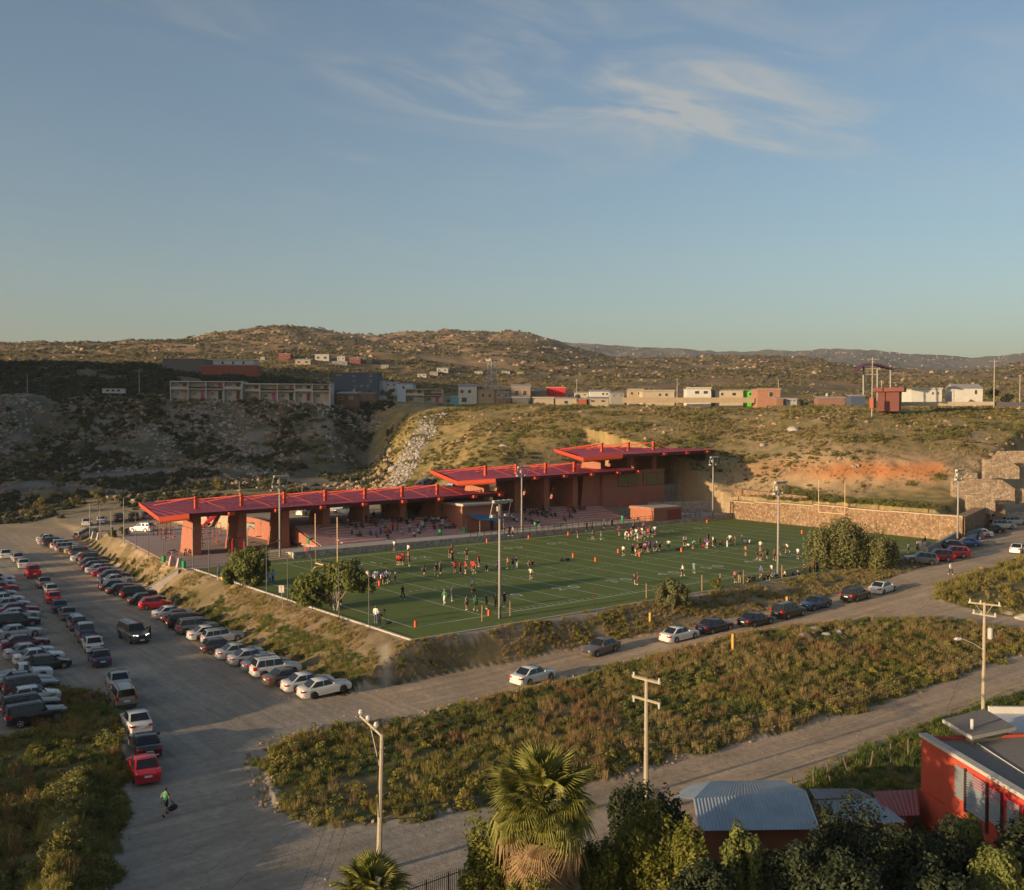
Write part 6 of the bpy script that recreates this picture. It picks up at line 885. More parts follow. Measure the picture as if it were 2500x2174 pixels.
tree('ficus_tree', 'dense round ficus tree at the plaza corner of the pitch', 'tree', U(600, 1432, -.1), 5, [(0, 0, 2.7, 2.4, 2.4, 2.2), (.9, -1.0, 3.2, 1.7, 1.7, 1.9), (-1.0, .8, 2.0, 1.5, 1.5, 1.4), (1.2, 0, 1.9, 1.9, 1.9, 1.5), (-1.6, .8, 1.4, 1.4, 1.4, 1.2), (.3, -.6, 1.2, 2.0, 2.0, 1.1)], 17000, .17, lf_fic, seed=1)
tree('ficus_tree', 'wide forked ficus tree with pale stems left of the goal posts', 'tree', U(822, 1493, -.15), 6, [(-2.4, 1.9, 2.9, 1.9, 1.9, 1.9), (-1.2, .8, 3.7, 1.4, 1.4, 1.5), (1.2, -.8, 3.9, 2.0, 2.0, 1.9), (2.2, -1.7, 3.0, 1.5, 1.5, 1.5), (.2, -.2, 4.4, 1.3, 1.3, 1.3), (-3.2, 2.4, 2.1, 1.3, 1.3, 1.2), (-2.0, 1.4, 1.7, 1.9, 1.9, 1.3)], 19000, .17, lf_fic, m_barkp, 3, seed=2, trunk_r=.12)
tree('pepper_tree', 'big weeping pepper tree at the right near corner of the pitch', 'tree', U(2072, 1392, -.3), 8, [(-.4, .3, 5.2, 3.6, 3.6, 2.8), (-3.2, 2.3, 3.8, 2.7, 2.7, 3.0), (2.6, -2.0, 3.6, 3.0, 3.0, 2.6), (4.6, -3.6, 3.2, 1.9, 1.9, 2.2), (-.5, .5, 3.0, 3.2, 3.2, 2.8)], 26000, .18, lf_pep, seed=3, droop=1.2, trunk_r=.3)
tree('bank_bush', 'lone grey green bush on the near bank above the white sedan', 'bush', G(1640, 1489), 3.6, [(0, 0, 2.0, 1.9, 1.9, 1.7), (-.6, .5, 1.3, 1.5, 1.5, 1.2), (.9, -.6, 1.5, 1.3, 1.3, 1.2)], 9000, .13, lf_bush, stems=3, seed=4, trunk_r=.07)
tree('bank_bush', 'small dark bush on the near bank beside the onlookers', 'bush', G(1752, 1442), 1.6, [(0, 0, .8, 1.0, 1.0, .8)], 1500, .10, lf_fic, stems=3, seed=5, trunk_r=.05)
for i, (px, py, h_, lf, lb) in enumerate(((97, 1262, 4.6, lf_yel, 'pale yellow tree at the edge of the dirt lot, far left'), (240, 1243, 5.2, lf_bush, 'grey green tree behind the white parked sedans'), (180, 1240, 3.2, lf_yel, 'small golden bush tree between two trees, far left'), (533, 1207, 4.6, lf_yel, 'golden tree showing above the first canopy bay'), (642, 1207, 3.6, lf_bush, 'small green tree showing above the second canopy bay'), (488, 1192, 2.6, lf_bush, 'thin sapling left of the golden tree above the canopy'), (1062, 1172, 4.0, lf_fic, 'green shrub tree just left of the middle canopy'), (142, 1200, 4.0, lf_bush, 'dull green tree higher up the left valley'), (1404, 1115, 6.0, lf_fic, 'dark green tree left of the highest canopy'), (1190, 1222, 2.6, lf_fic, 'green shrub under the middle canopy tip'), (272, 1318, 2.2, lf_lit, 'round yellow green shrub at the plaza corner'), (300, 1312, 2.0, lf_bush, 'grey agave-like shrub at the plaza corner'))):
    p = G(px, py); tree('hill_tree', lb, 'tree', p, h_, [(0, 0, h_ * .62, h_ * .42, h_ * .42, h_ * .36), (h_ * .12, -.3, h_ * .45, h_ * .34, h_ * .34, h_ * .3)], 900, .17, lf, seed=20 + i, trunk_r=.09)
for i, (px, py, d, h_, lf, lb) in enumerate(((1412, 985, 338, 5.2, lf_fic, 'round bright green tree among the rim shacks'), (2418, 980, 300, 6.5, lf_dark_shade, 'dark bushy tree beside the white gabled house'), (2462, 980, 296, 5.5, lf_dark_shade, 'dark tree at the right end of the rim'), (2370, 982, 300, 3.0, lf_bush, 'low shrub tree before the white gabled house'), (945, 975, 350, 6.0, lf_bush, 'tree between the brick box house and the duplex'), (1960, 980, 330, 4.0, lf_bush, 'small tree right of the orange brown house'))):
    p = UD(px, py, d); p[2] = Hs(p[0], p[1]) - .1; tree('rim_tree', lb, 'tree', p, h_, [(0, 0, h_ * .58, h_ * .46, h_ * .46, h_ * .40)], 900, .26, lf, seed=50 + i, trunk_r=.12)
# ------------------------------------------------------------------ masts, lamps, posts
def mast(label, x, y, z, h=12.2, rz=0.0):
    r = E('floodlight_mast', (x, y, z), rz); T(r, label, 'light mast', 'floodlight masts round the pitch'); O('pole', MB().tube([(0, 0, -.2), (0, 0, h)], [.17, .11], 8), m_post, r, smooth=True)
    O('frame', MB().tube([(-.9, .0, h), (1.5, .0, h)], .06, 5).tube([(-1.3, .0, h - 1.5), (1.1, .0, h - 1.5)], .06, 5).tube([(-.9, 0, h), (-1.3, 0, h - 1.5)], .04, 5).tube([(1.5, 0, h), (1.1, 0, h - 1.5)], .04, 5), m_galv, r)
    for q in (-.75, -.1, .6, 1.25): O('floodlight', MB().box(q - .22, q + .22, -.35, .05, h + .02, h + .3), m_galv, r)
    for q in (-1.0, .7): O('floodlight', MB().box(q - .22, q + .22, -.35, .05, h - 1.48, h - 1.2), m_galv, r)
    O('junction_box', MB().box(-.15, .15, .1, .35, h - .9, h - .4), m_galv, r)
mast('tall floodlight mast at the near left of the pitch', 9.6, -1.9, 0); mast('tall floodlight mast by the terrace steps', 10.4, 52.6, 0); mast('tall floodlight mast at the middle of the far touchline', 55.5, 51.2, 0); mast('tall floodlight mast at the far right corner by the kiosk', 104.4, 49.4, .5, 12.2); mast('tall floodlight mast on the near touchline before the pepper tree', 57.4, -1.6, 0); mast('tall floodlight mast beside the parking wall', 105.5, -1.6, 0)
m_lamp = mat('lamp_post_paint', (.11, .10, .095), .6, .1)
LP = [(901, 1530), (828, 1513), (762.5, 1490), (702.5, 1469), (651, 1449), (599, 1435), (511, 1406), (471.5, 1393), (398, 1372), (363, 1359), (332, 1341)]
for i, q in enumerate(LP):
    r = E('lamp_post', G(*q), 0); T(r, 'thin double armed lamp post, %s from the near end along the bank top' % ORD[i], 'lamp post', 'lamp posts along the bank top'); O('post', MB().tube([(0, 0, -.3), (0, 0, 5.8)], [.065, .045], 6), m_lamp, r)
    for s in (1, -1): O('arm', MB().tube([(0, 0, 5.75), (s * .6, -.1 * s, 6.0), (s * 1.4, -.2 * s, 6.25)], .03, 5), m_lamp, r); O('lamp_head', MB().box(s * 1.7 - .35, s * 1.7 + .35, -.2 * s - .11, -.2 * s + .11, 6.24, 6.33), m_lamp, r)
for i, (px, yt, yb) in enumerate(((303, 1217, 1330), (219.6, 1230, 1311), (245, 1238, 1320), (272, 1246, 1323), (585, 1175, 1262), (855, 1165, 1230), (738, 1186, 1262))):
    p = G(px, yb); d = (np.array(p) - CAM) @ FW; h = (yb - yt) * d / F; r = E('street_light', p); T(r, 'slim grey street light, %s from left behind the plaza and canopy' % ORD[sorted([303, 219.6, 245, 272, 585, 855, 738]).index(px)], 'street light', 'street lights behind the plaza'); O('post', MB().tube([(0, 0, -.3), (0, 0, h)], [.08, .05], 6), m_post, r)
    for s in (1, -1): O('arm', MB().tube([(0, 0, h - .05), (s * .8, 0, h + .45)], .035, 5), m_post, r); O('lamp_head', MB().box(s * .8 - .1, s * .8 + s * .5 if s > 0 else s * .8 + .1, -.1, .1, h + .42, h + .52) if s > 0 else MB().box(-1.3, -.7, -.1, .1, h + .42, h + .52), m_galv, r)
m_wood = mat('fence_post_wood', (.30, .18, .09), .9, .25, 4); m_wood2 = mat('old_fence_wood', (.13, .095, .07), .9, .25, 4)
NP = [(1177, 1478, 1519), (1245.6, 1468, 1506), (1449, 1435, 1479), (1578, 1425, 1462), (1714, 1404, 1444), (1758, 1401, 1424), (1815, 1392, 1427), (1909, 1380, 1414), (1962, 1377, 1405), (1987, 1374, 1401)]
for i, (px, yt, yb) in enumerate(NP):
    p = G(px, yb); d = (np.array(p) - CAM) @ FW; T(O('fence_post', MB().tube([(0, 0, -.4), (random.uniform(-.05, .05), 0, (yb - yt) * d / F)], [.09, .075], 6), m_wood, loc=p), 'wooden fence post, %s from left along the near edge of the pitch' % ORD[i], 'post', 'fence posts along the near edge')
for px, yt, yb, lb in ((1588, 1496, 1525, 'short yellow marker post behind the dark sedan facing the camera'), (1790, 1548, 1592, 'yellow marker post standing in the scrub below the road'), (1922, 1457, 1474, 'short yellow marker post by the black SUV')):
    p = G(px, yb); d = (np.array(p) - CAM) @ FW; T(O('marker_post', MB().box(-.13, .13, -.13, .13, -.3, (yb - yt) * d / F), mat('marker_yellow', (.48, .27, .07), .8, .15), loc=p), lb, 'post')
FP = [(1933, 1897, 1933, 1914), (1986, 1877, 1985, 1923), (2017, 1859, 2032, 1916), (2058, 1849, 2077, 1892), (2131, 1833, 2122, 1881), (2174, 1814, 2174, 1866), (2217, 1803, 2217, 1855)]
for i, (xt, yt, xb_, yb) in enumerate(FP):
    p = G(xb_, yb); d = (np.array(p) - CAM) @ FW; T(O('fence_post', MB().tube([(0, 0, -.4), ((xt - xb_) * d / F * RH.x, (xt - xb_) * d / F * RH.y, (yb - yt) * d / F)], [.075, .06], 6), m_wood2, loc=p), 'leaning weathered fence post, %s from left beside the lower road' % ORD[i], 'post', 'fence posts beside the lower road')
for i, px in enumerate((2041, 2074, 2146, 2206, 2268, 2145 - 160, 1934)):
    p = Vector(UD(px, 1246 - (2300 - px) * .04, 190)); p.x = 112.0; p.y = CAM[1] + (p.x - CAM[0]) * ray(px, 1087)[1] / ray(px, 1087)[0]; p.z = 3.7; T(O('fence_post', MB().tube([(0, 0, 0), (0, 0, 1.9)], .05, 5), m_blk, loc=p), 'dark fence post, %s from left on top of the end wall' % ORD[sorted((2041, 2074, 2146, 2206, 2268, 1985, 1934)).index(px)], 'post', 'fence posts on the end wall')
# no-parking sign on the bank
p = G(691, 1487); sg = E('parking_sign', p, 0); T(sg, 'white no-parking sign on a leaning post on the left bank', 'sign'); O('post', MB().tube([(0, 0, -.3), (-.15, .12, 2.6)], .035, 5), m_galv, sg); pl_ = O('plate', MB().box(-.30, .30, -.012, .012, 0, .8), hm((.55, .47, .45)), sg, loc=(-.14, .08, 1.85)); pl_.rotation_euler = (0, 0, -.75)
lt = O('letter', text_mesh('E', .42), hm((.05, .03, .03)), pl_); lt.matrix_local = Matrix(((1, 0, 0, .0), (0, 0, -1, -.016), (0, 1, 0, .54), (0, 0, 0, 1))); lt = O('letter', text_mesh('S', .30), hm((.05, .05, .05)), pl_); lt.matrix_local = Matrix(((1, 0, 0, .0), (0, 0, -1, -.016), (0, 1, 0, .20), (0, 0, 0, 1)))
# ------------------------------------------------------------------ plaza furniture
def onP(px, py): return Vector(U(px, py, .03))
m_bin = mat('green_bin', (.02, .28, .09), .5, .1)
def bin_(p, lb): r = E('litter_bin', p); T(r, lb, 'bin', 'green litter bins'); O('drum', MB().tube([(0, 0, .05), (0, 0, .5), (0, 0, .95)], [.27, .30, .28], 10), m_bin, r); O('rim', MB().tube([(0, 0, .93), (0, 0, 1.0)], [.31, .31], 10), m_bin, r)
for q, z_, lb in (((400, 1374), .03, 'green litter bin at the head of the lot stairs, left one'), ((449, 1387), .03, 'green litter bin at the head of the lot stairs, right one'), ((754, 1329), .87, 'green litter bin at the foot of the stand steps'), ((1075, 1308), .87, 'green litter bin on the terrace, left of the pair'), ((1133, 1302), .87, 'green litter bin on the terrace, right of the pair'), ((1307, 1286), .87, 'green litter bin at the foot of the middle stand'), ((1520, 1272), .87, 'green litter bin on the right terrace by the ramp'), ((1562, 1265), .87, 'green litter bin before the stone wall near the kiosk'), ((1636, 1255), .87, 'green litter bin beside the kiosk')): bin_(Vector(U(*q, z_)), lb)
def block(q, lb, c): r = MB().hexa([(-.55, -.35, 0), (.55, -.35, 0), (.55, .35, 0), (-.55, .35, 0), (-.25, -.2, 1.3), (.25, -.2, 1.3), (.25, .2, 1.3), (-.25, .2, 1.3)]); T(O('concrete_block', r, c, loc=q), lb, 'block', 'tapered concrete blocks')
block(onP(421, 1379), 'pink tapered concrete block at the head of the lot stairs', m_tier); block(onP(440, 1385), 'grey tapered concrete block at the head of the lot stairs', m_conc); block(G(230, 1315), 'grey tapered concrete block at the plaza corner, left one', m_conc); block(G(243, 1318), 'grey tapered concrete block at the plaza corner, right one', m_conc); block(G(311, 1307), 'grey tapered concrete block beside the white SUV', m_conc)
m_or = mat('gym_orange', (.50, .10, .035), .6, .1); m_redp = mat('swing_red', (.62, .02, .035), .5, .05)
def gym(q, lb, n, w_):
    r = E('exercise_frame', onP(*q), .2); T(r, lb, 'exercise frame', 'outdoor gym frames')
    for k in range(n):
        for s in (0, 1): O('post', MB().tube([(k * w_, s * 1.3, 0), (k * w_, s * 1.3, 2.2)], .05, 5), m_or if k % 2 else m_blk, r)
        O('bar', MB().tube([(k * w_, 0, 2.15), (k * w_, 1.3, 2.15)], .04, 5), m_or, r); O('seat', MB().box(k * w_ + .1, k * w_ + .7, .4, .9, .5, .6), m_or, r)
    O('rail', MB().tube([(0, 0, 2.2), ((n - 1) * w_, 0, 2.2)], .045, 5), m_blk, r); O('rail', MB().tube([(0, 1.3, 1.1), ((n - 1) * w_, 1.3, 1.1)], .045, 5), m_blk, r)
gym((384, 1310), 'orange and black exercise frame left of the first pier', 3, 1.3); gym((404, 1322), 'lower black exercise frame left of the first pier', 2, 1.6); gym((492, 1312), 'orange exercise frame between the first and second piers', 4, 1.3); gym((494, 1337), 'black parallel bars between the first and second piers', 2, 2.8)
sw_ = E('swing_set', onP(567, 1353), .5); T(sw_, 'bright red arched swing frame before the second pier', 'swing'); O('frame', MB().tube([(0, 0, 0), (0, 0, 1.9), (.12, 0, 2.2), (.45, 0, 2.35), (2.4, 0, 2.25), (2.75, 0, 2.0), (2.8, 0, 1.6), (2.8, 0, 0)], .085, 6), m_redp, sw_)
for k in (1.1, 1.9): O('seat', MB().box(k - .2, k + .2, -.12, .12, .48, .53).tube([(k - .18, 0, .5), (k - .18, 0, 2.28)], .015, 4).tube([(k + .18, 0, .5), (k + .18, 0, 2.28)], .015, 4), m_blk, sw_)
for q, rz, lb in (((604, 1334), .9, 'white basketball hoop behind the second pier'), ((940, 1262), 2.4, 'white basketball hoop seen under the canopy near the sixth pier')):
    p = onP(*q) if q[0] < 700 else Vector(U(*q, 3.2)); r = E('basketball_hoop', p, rz); T(r, lb, 'basketball hoop', 'basketball hoops'); O('post', MB().tube([(0, 0, 0), (0, 0, 2.6), (1.1, 0, 3.2)], .08, 6).tube([(0, 0, 2.1), (1.1, 0, 2.8)], .05, 5), hm(WH), r); O('backboard', MB().box(1.1, 1.16, -.9, .9, 2.7, 3.75), hm(WH), r); O('rim', MB().tube([(1.16 + .25 + .23 * math.cos(a), .23 * math.sin(a), 2.95) for a in np.linspace(0, 6.28, 12)], .015, 4), m_or, r)
def moto(p, rz, c, lb, scooter=False):
    r = E('motorcycle', p, rz); T(r, lb, 'motorcycle', 'motorcycles by the first pier'); n = 14
    for x in (-.65, .65): O('wheel', MB().tube([(x + .28 * math.cos(a), 0, .3 + .28 * math.sin(a)) for a in np.linspace(0, 6.283, n)], .05, 5), m_tyre, r)
    O('frame', MB().tube([(-.65, 0, .3), (-.2, 0, .45), (.3, 0, .55), (.45, 0, .85)], .05, 5).tube([(.65, 0, .3), (.45, 0, .95)], .035, 5), m_blk, r); O('tank', MB().tube([(-.05, 0, .78), (.15, 0, .82), (.38, 0, .8)], [.1, .15, .09], 8), c, r); O('seat', MB().box(-.62, -.02, -.12, .12, .74, .84), m_blk, r); O('handlebar', MB().tube([(.35, -.35, 1.02), (.45, 0, .97), (.35, .35, 1.02)], .02, 5), m_blk, r); O('engine', MB().box(-.12, .25, -.13, .13, .3, .6), m_galv, r)
moto(onP(421, 1357), .2, hm((.03, .08, .3)), 'blue motorcycle beside the low hedge left of the first pier'); moto(onP(453, 1356), 1.0, m_blk, 'black motorcycle at the foot of the first pier'); moto(onP(464, 1355), 1.2, m_or, 'orange motorcycle at the foot of the first pier'); moto(G(430, 1475), .3, m_blk, 'black motorcycle at the foot of the bank past the red hatchback')
T(O('banner', MB().box(-.32, .32, -.02, .02, .9, 2.7), hm((.5, .46, .42)), loc=(U(466, 1352, 0)[0] - .06, 65.6, 0), rz=-math.pi / 2), 'white banner hanging on the first pier', 'banner')
hd = MB(); T(O('trash_bags', MB().tube([(-.5, 0, .2), (0, 0, .28), (.5, .2, .2)], [.1, .28, .1], 8).tube([(.8, .3, .2), (1.4, .2, .25), (1.9, .4, .2)], [.1, .24, .1], 8), m_blk, loc=U(1372, 1372, 0)), 'black sports bags lying on the turf at midfield', 'bags')
T(O('kit_bag', MB().tube([(-.5, 0, .22), (-.2, 0, .28), (.3, 0, .28), (.6, 0, .2)], [.1, .24, .24, .1], 8), m_blk, loc=U(1655, 1345, 0)), 'black kit bag beside the bench line', 'bag'); T(O('camera_tripod', MB().tube([(0, 0, 1.2), (.4, .2, 0)], .02, 4).tube([(0, 0, 1.2), (-.3, .35, 0)], .02, 4).tube([(0, 0, 1.2), (-.1, -.4, 0)], .02, 4).box(-.12, .12, -.08, .08, 1.2, 1.4), m_blk, loc=U(938, 1521, 0)), 'black camera tripod beside the two photographers', 'tripod'); T(O('kit_bag', MB().tube([(-.35, 0, .2), (0, 0, .26), (.35, 0, .2)], [.1, .22, .1], 8), m_blk, loc=U(948, 1526, 0)), 'black bag on the turf beside the tripod', 'bag')
T(O('shipping_stool', MB().hexa([(-.25, -.25, 0), (.25, -.25, 0), (.25, .25, 0), (-.25, .25, 0), (-.25, .1, .8), (.25, .1, .8), (.25, .3, .8), (-.25, .3, .8)]), mat('yellow_plastic', (.65, .42, .03), .5, .05), loc=U(546, 1416, 0)), 'small yellow plastic chair beside the round ficus', 'chair')
# loose rock on the scrub
for i, (px, py, s, lb) in enumerate(((784, 1783, .9, 'pale boulder at the near tip of the vacant lot'), (1990, 1540, .95, 'tall pale boulder at the road edge of the vacant lot'), (1964, 1554, .8, 'flat pale boulder left of the tall one'), (2047, 1547, .7, 'pale boulder right of the tall one'), (2017, 1549, .5, 'small boulder between two pale boulders'), (2400, 1392, .9, 'boulder pile stone at the tip of the right rise'), (2465, 1500, .9, 'boulder on the right rise, left one'), (2495, 1508, 1.0, 'boulder on the right rise at the frame edge'), (1936, 1050, 1.9, 'large pale boulder high on the sunlit hillside'), (1230, 1090, 1.2, 'dark boulder on the hillside left of the highest canopy'), (1862, 1088, 1.2, 'grey boulder among shrubs on the cut slope'), (2160, 1392, .7, 'stone pile on the bank right of the pepper tree'), (965, 1145, 1.8, 'white boulder at the foot of the rubble chute'))):
    p = G(px, py); o = O('boulder', PR['r1' if i % 2 else 'r2'].data, m_rub if i != 5 else m_rock, loc=p); o.scale = (s * 1.1, s * .85, s * .75); o.rotation_euler = (.2, .1, i * 1.3); T(o, lb, 'boulder', 'boulders')
ag = E('agave', G(2085, 1598)); T(ag, 'spiky pale agave in the vacant lot near the road', 'plant'); 
for k in range(26):
    a = k * 2.4; e = .25 + .045 * k; l = 1.3; dx, dy = math.cos(a), math.sin(a); tip = (dx * l * math.cos(e), dy * l * math.cos(e), l * math.sin(e)); md_ = (dx * l * .5 * math.cos(e), dy * l * .5 * math.cos(e), l * .5 * math.sin(e) + .06); O('leaf', MB().add([(-dy * .05, dx * .05, .02), (dy * .05, -dx * .05, .02), (md_[0] + dy * .06, md_[1] - dx * .06, md_[2]), tip, (md_[0] - dy * .06, md_[1] + dx * .06, md_[2])], [(0, 1, 2, 4), (4, 2, 3)]), lf_bush, ag)
# ------------------------------------------------------------------ foreground utility poles and wires
m_cp = mat('concrete_pole', (.34, .285, .21), .85, .12, 2); m_ins = mat('insulator', (.42, .40, .38), .4, .1)
def upole(label, pxb, pyb, zt, pxt=None):
    b = G(pxb, pyb); d = float((np.array(b) - CAM) @ FW); r = E('utility_pole', b); T(r, label, 'utility pole', 'utility poles beside the lower road'); t = Vector(((pxt - pxb) * d / F * RH.x, (pxt - pxb) * d / F * RH.y, zt - b.z)) if pxt else Vector((0, 0, zt - b.z)); O('post', MB().tube([(0, 0, -.5), tuple(t)], [.165, .11], 8), m_cp, r); return r, b, t
def arm(r, b, p0, p1, wd=.1):
    a = Vector(p0) - b; c = Vector(p1) - b; O('crossarm', MB().tube([tuple(a), tuple(c)], wd, 5), m_cp, r)
    return a, c
r, b, t = upole('concrete pole with one long arm and three insulators at lower left centre', 924, 2128, 4.1, 934); tp_ = b + t; e = Vector(UD(880, 1756, 56.8)); e.z = tp_.z + .05; arm(r, b, tp_ + Vector((0, 0, -.1)), e, .09)
W1 = []
for k in (.25, .62, .97): q = tp_.lerp(e, k) + Vector((0, 0, .08)); O('insulator', MB().tube([tuple(q - b), tuple(q - b + Vector((0, 0, .14))), tuple(q - b + Vector((0, 0, .16))), tuple(q - b + Vector((0, 0, .34)))], [.07, .17, .17, .10], 8), m_ins, r); W1.append(q + Vector((0, 0, .3)))
O('brace', MB().tube([tuple(tp_ - b + Vector((0, 0, -2.4))), tuple(tp_.lerp(e, .55) - b)], .03, 5), m_galv, r); O('cable', MB().tube([tuple(tp_ - b + Vector((-.2, .1, -.3))), tuple(tp_ - b + Vector((-.25, .1, -2.2))), tuple(tp_ - b + Vector((-.2, .0, -4.5)))], .03, 5), m_blk, r)
r2_, b2_, t2_ = upole('concrete pole with paired crossarms in the middle of the vacant lot edge', 1577, 1992, 5.1); W2_ = []
for z_, (pa, pb), nb in ((5.0, (1545, 1613), 2), (3.75, (1552, 1620), 1)):
    for k in range(nb):
        pa_ = Vector(UD(pa, 1087, 62.9)); pb_ = Vector(UD(pb, 1087, 61.2)); off = FH * (.22 * k - .05); pa_.z = pb_.z = z_; dv = (pa_ + pb_) / 2 - b2_; dv.z = 0; pa_ -= dv; pb_ -= dv; arm(r2_, b2_, pa_ + off, pb_ + off, .08); W2_ += [pa_ + off, (pa_ + pb_) / 2 + off + Vector((0, 0, .2)), pb_ + off]
    for f_ in (.05, .95): q = pa_.lerp(pb_, f_); O('insulator', MB().tube([tuple(q - b2_), tuple(q - b2_ + Vector((0, 0, -.35 if nb == 1 else .3)))], [.10, .06], 7), m_ins, r2_)
r3_, b3_, t3_ = upole('concrete pole with crossarms, street lamp and transformer at the right', 2400, 1745, 5.9); W3_ = []
for z_, (pa, pb), nb in ((5.75, (2364, 2445), 1), (4.85, (2372, 2431), 1)):
    d3 = float((np.array(b3_) - CAM) @ FW); pa_ = Vector(UD(pa, 1087, d3 + .8)); pb_ = Vector(UD(pb, 1087, d3 - .8)); pa_.z = pb_.z = z_; dv = (pa_ + pb_) / 2 - b3_; dv.z = 0; pa_ -= dv; pb_ -= dv; arm(r3_, b3_, pa_, pb_, .08); W3_ += [pa_, (pa_ + pb_) / 2, pb_]
    for f_ in (.06, .38, .94): q = pa_.lerp(pb_, f_); O('insulator', MB().tube([tuple(q - b3_), tuple(q - b3_ + Vector((0, 0, .32)))], [.10, .05], 7), m_ins, r3_)
for s in (-1, 1): O('brace', MB().tube([tuple(t3_ + Vector((0, 0, -1.2))), tuple(t3_ + RH * s * .75 + Vector((0, 0, -.15)))], .025, 4), m_galv, r3_)
O('transformer', MB().tube([(RH.x * .5, RH.y * .5, t3_.z - 3.1), (RH.x * .5, RH.y * .5, t3_.z - 3.0), (RH.x * .5, RH.y * .5, t3_.z - 2.2), (RH.x * .5, RH.y * .5, t3_.z - 2.1)], [.1, .22, .22, .1], 10), m_ins, r3_); la = Vector((0, 0, t3_.z - 4.0)); lb_ = la - RH * 1.75 + Vector((0, 0, .95)); O('lamp_arm', MB().tube([tuple(la), tuple(la.lerp(lb_, .5) + Vector((0, 0, .1))), tuple(lb_)], .04, 5), m_galv, r3_); O('lamp_head', MB().tube([tuple(lb_), tuple(lb_ - RH * .2), tuple(lb_ - RH * .55 + Vector((0, 0, .02))), tuple(lb_ - RH * .75)], [.05, .13, .15, .05], 8), m_ins, r3_)
def wire(lb, a, c, sag=.5, rr=.009):
    a = Vector(a); c = Vector(c); pts = [a.lerp(c, k / 10) - Vector((0, 0, sag * 4 * (k / 10) * (1 - k / 10))) for k in range(11)]; o = O('power_line', MB().tube([tuple(q - a) for q in pts], rr, 4), m_blk, loc=a); T(o, lb, 'cable', 'overhead lines')
wire('low black cable from the left concrete pole to the middle one', b + t * .45, b2_ + t2_ * .62, 1.0, .022); wire('lower black cable from the left concrete pole to the middle one', b + t * .38, b2_ + t2_ * .5, 1.0, .022); wire('black cable from the middle concrete pole to the right one', b2_ + t2_ * .62, b3_ + t3_ * .58, .8, .02); wire('lower black cable from the middle concrete pole to the right one', b2_ + t2_ * .5, b3_ + t3_ * .5, .9, .02)
for k in range(3): wire('thin line running down left from insulator %s of the left pole' % ('one', 'two', 'three')[k], W1[k], W1[k] + Vector((-13.2 + .2 * k, -16.5, -1.9)), .9); wire('guy line down to the lot corner, %s of three' % ('first', 'second', 'third')[k], tp_ + Vector((0, 0, -.4 - .4 * k)), G(560 - 60 * k, 2174 - 40 * k), .02, .008)
for k in range(2): wire('guy wire of the right pole, %s one' % ('longer', 'shorter')[k], b3_ + t3_ * (.9 - .3 * k), G(2305 + 10 * k, 1752 - 30 * k), .02, .015)
# ------------------------------------------------------------------ foreground house, sheds, fence
zt_ = 2.0; A = Vector(U(2250, 1795, zt_)); B = Vector(U(2500, 1945, zt_)); AB = (B - A).normalized(); NB = Vector((AB.y, -AB.x, 0)); NB = NB if NB.dot(RH) > 0 else -NB; Bx = A + AB * 22; r = E('red_house', A - Vector((0, 0, 5.6))); T(r, 'flat roofed red house with corrugated shutters at the lower right', 'house'); o0 = r.location.copy()
def L3(v): return tuple(Vector(v) - o0)
def QB(p, q, n, z0, z1, d0, d1): return MB().hexa([L3(Vector((v.x, v.y, z)) + n * d) for z in (z0, z1) for v, d in ((p, d0), (q, d0), (q, d1), (p, d1))])
m_rw = mat('red_render', (.40, .065, .035), .85, .12, .8, bump=.2); m_rr = mat('red_band', (.42, .012, .018), .7, .1); m_par = mat('parapet_cap', (.42, .39, .35), .9, .12); m_rf = mat('gravel_roof', (.20, .175, .155), .95, .15, 3, bump=.3); m_cor = mat('corrugated_grey', (.30, .32, .33), .45, .12, metal=.3)
O('wall', QB(A, Bx, NB, -4.2, 1.9, 0, .3), m_rw, r); O('end_wall', QB(A + NB * .3, A + NB * 11, AB, -4.2, 1.88, 0, .3), m_rw, r); O('parapet', QB(A - AB * .1, Bx, NB, 1.9, 2.1, -.12, .4), m_par, r); O('roof', QB(A + AB * .3, Bx, NB, 1.4, 1.72, .305, 11), m_rf, r); O('plinth', QB(A + AB * .02, Bx, NB, -4.2, -1.2, -.12, -.002), m_rw, r)
def onwall(px, py):
    d = ray(px, py); t_ = (A - Vector(CAM)).dot(NB) / Vector(d).dot(NB); return Vector(CAM + d * t_)
O('red_band', QB(onwall(2375, 1900), Bx, NB, .85, 1.55, -.05, -.004), m_rr, r)
for xa, xb2, ya, yb2 in ((2334, 2357, 1866, 1938), (2362, 2410, 1884, 1972), (2418, 2446, 1922, 2000), (2461, 2492, 1950, 2030)):
    p, q = onwall(xa, (ya + yb2) / 2), onwall(xb2, (ya + yb2) / 2); z1 = onwall(xa, ya).z; z0 = onwall(xa, yb2).z - .15; sh_ = MB(); n = 15
    for k in range(n):
        za = z0 + (z1 - z0) * k / n; zb2 = z0 + (z1 - z0) * (k + 1) / n; zm = (za + zb2) / 2; v = [L3(Vector((w_.x, w_.y, zz3)) - NB * dd3) for zz3, dd3 in ((za, .03), (zm, .11), (zb2, .03)) for w_ in (p, q)]; sh_.add(v, [(0, 1, 3, 2), (2, 3, 5, 4)])
    O('shutter', sh_, m_cor, r); O('jamb', QB(q, q + AB * .16, NB, z0 - .5, z1 + .1, -.1, -.006), mat('dark_jamb', (.05, .02, .02), .8, .1), r)
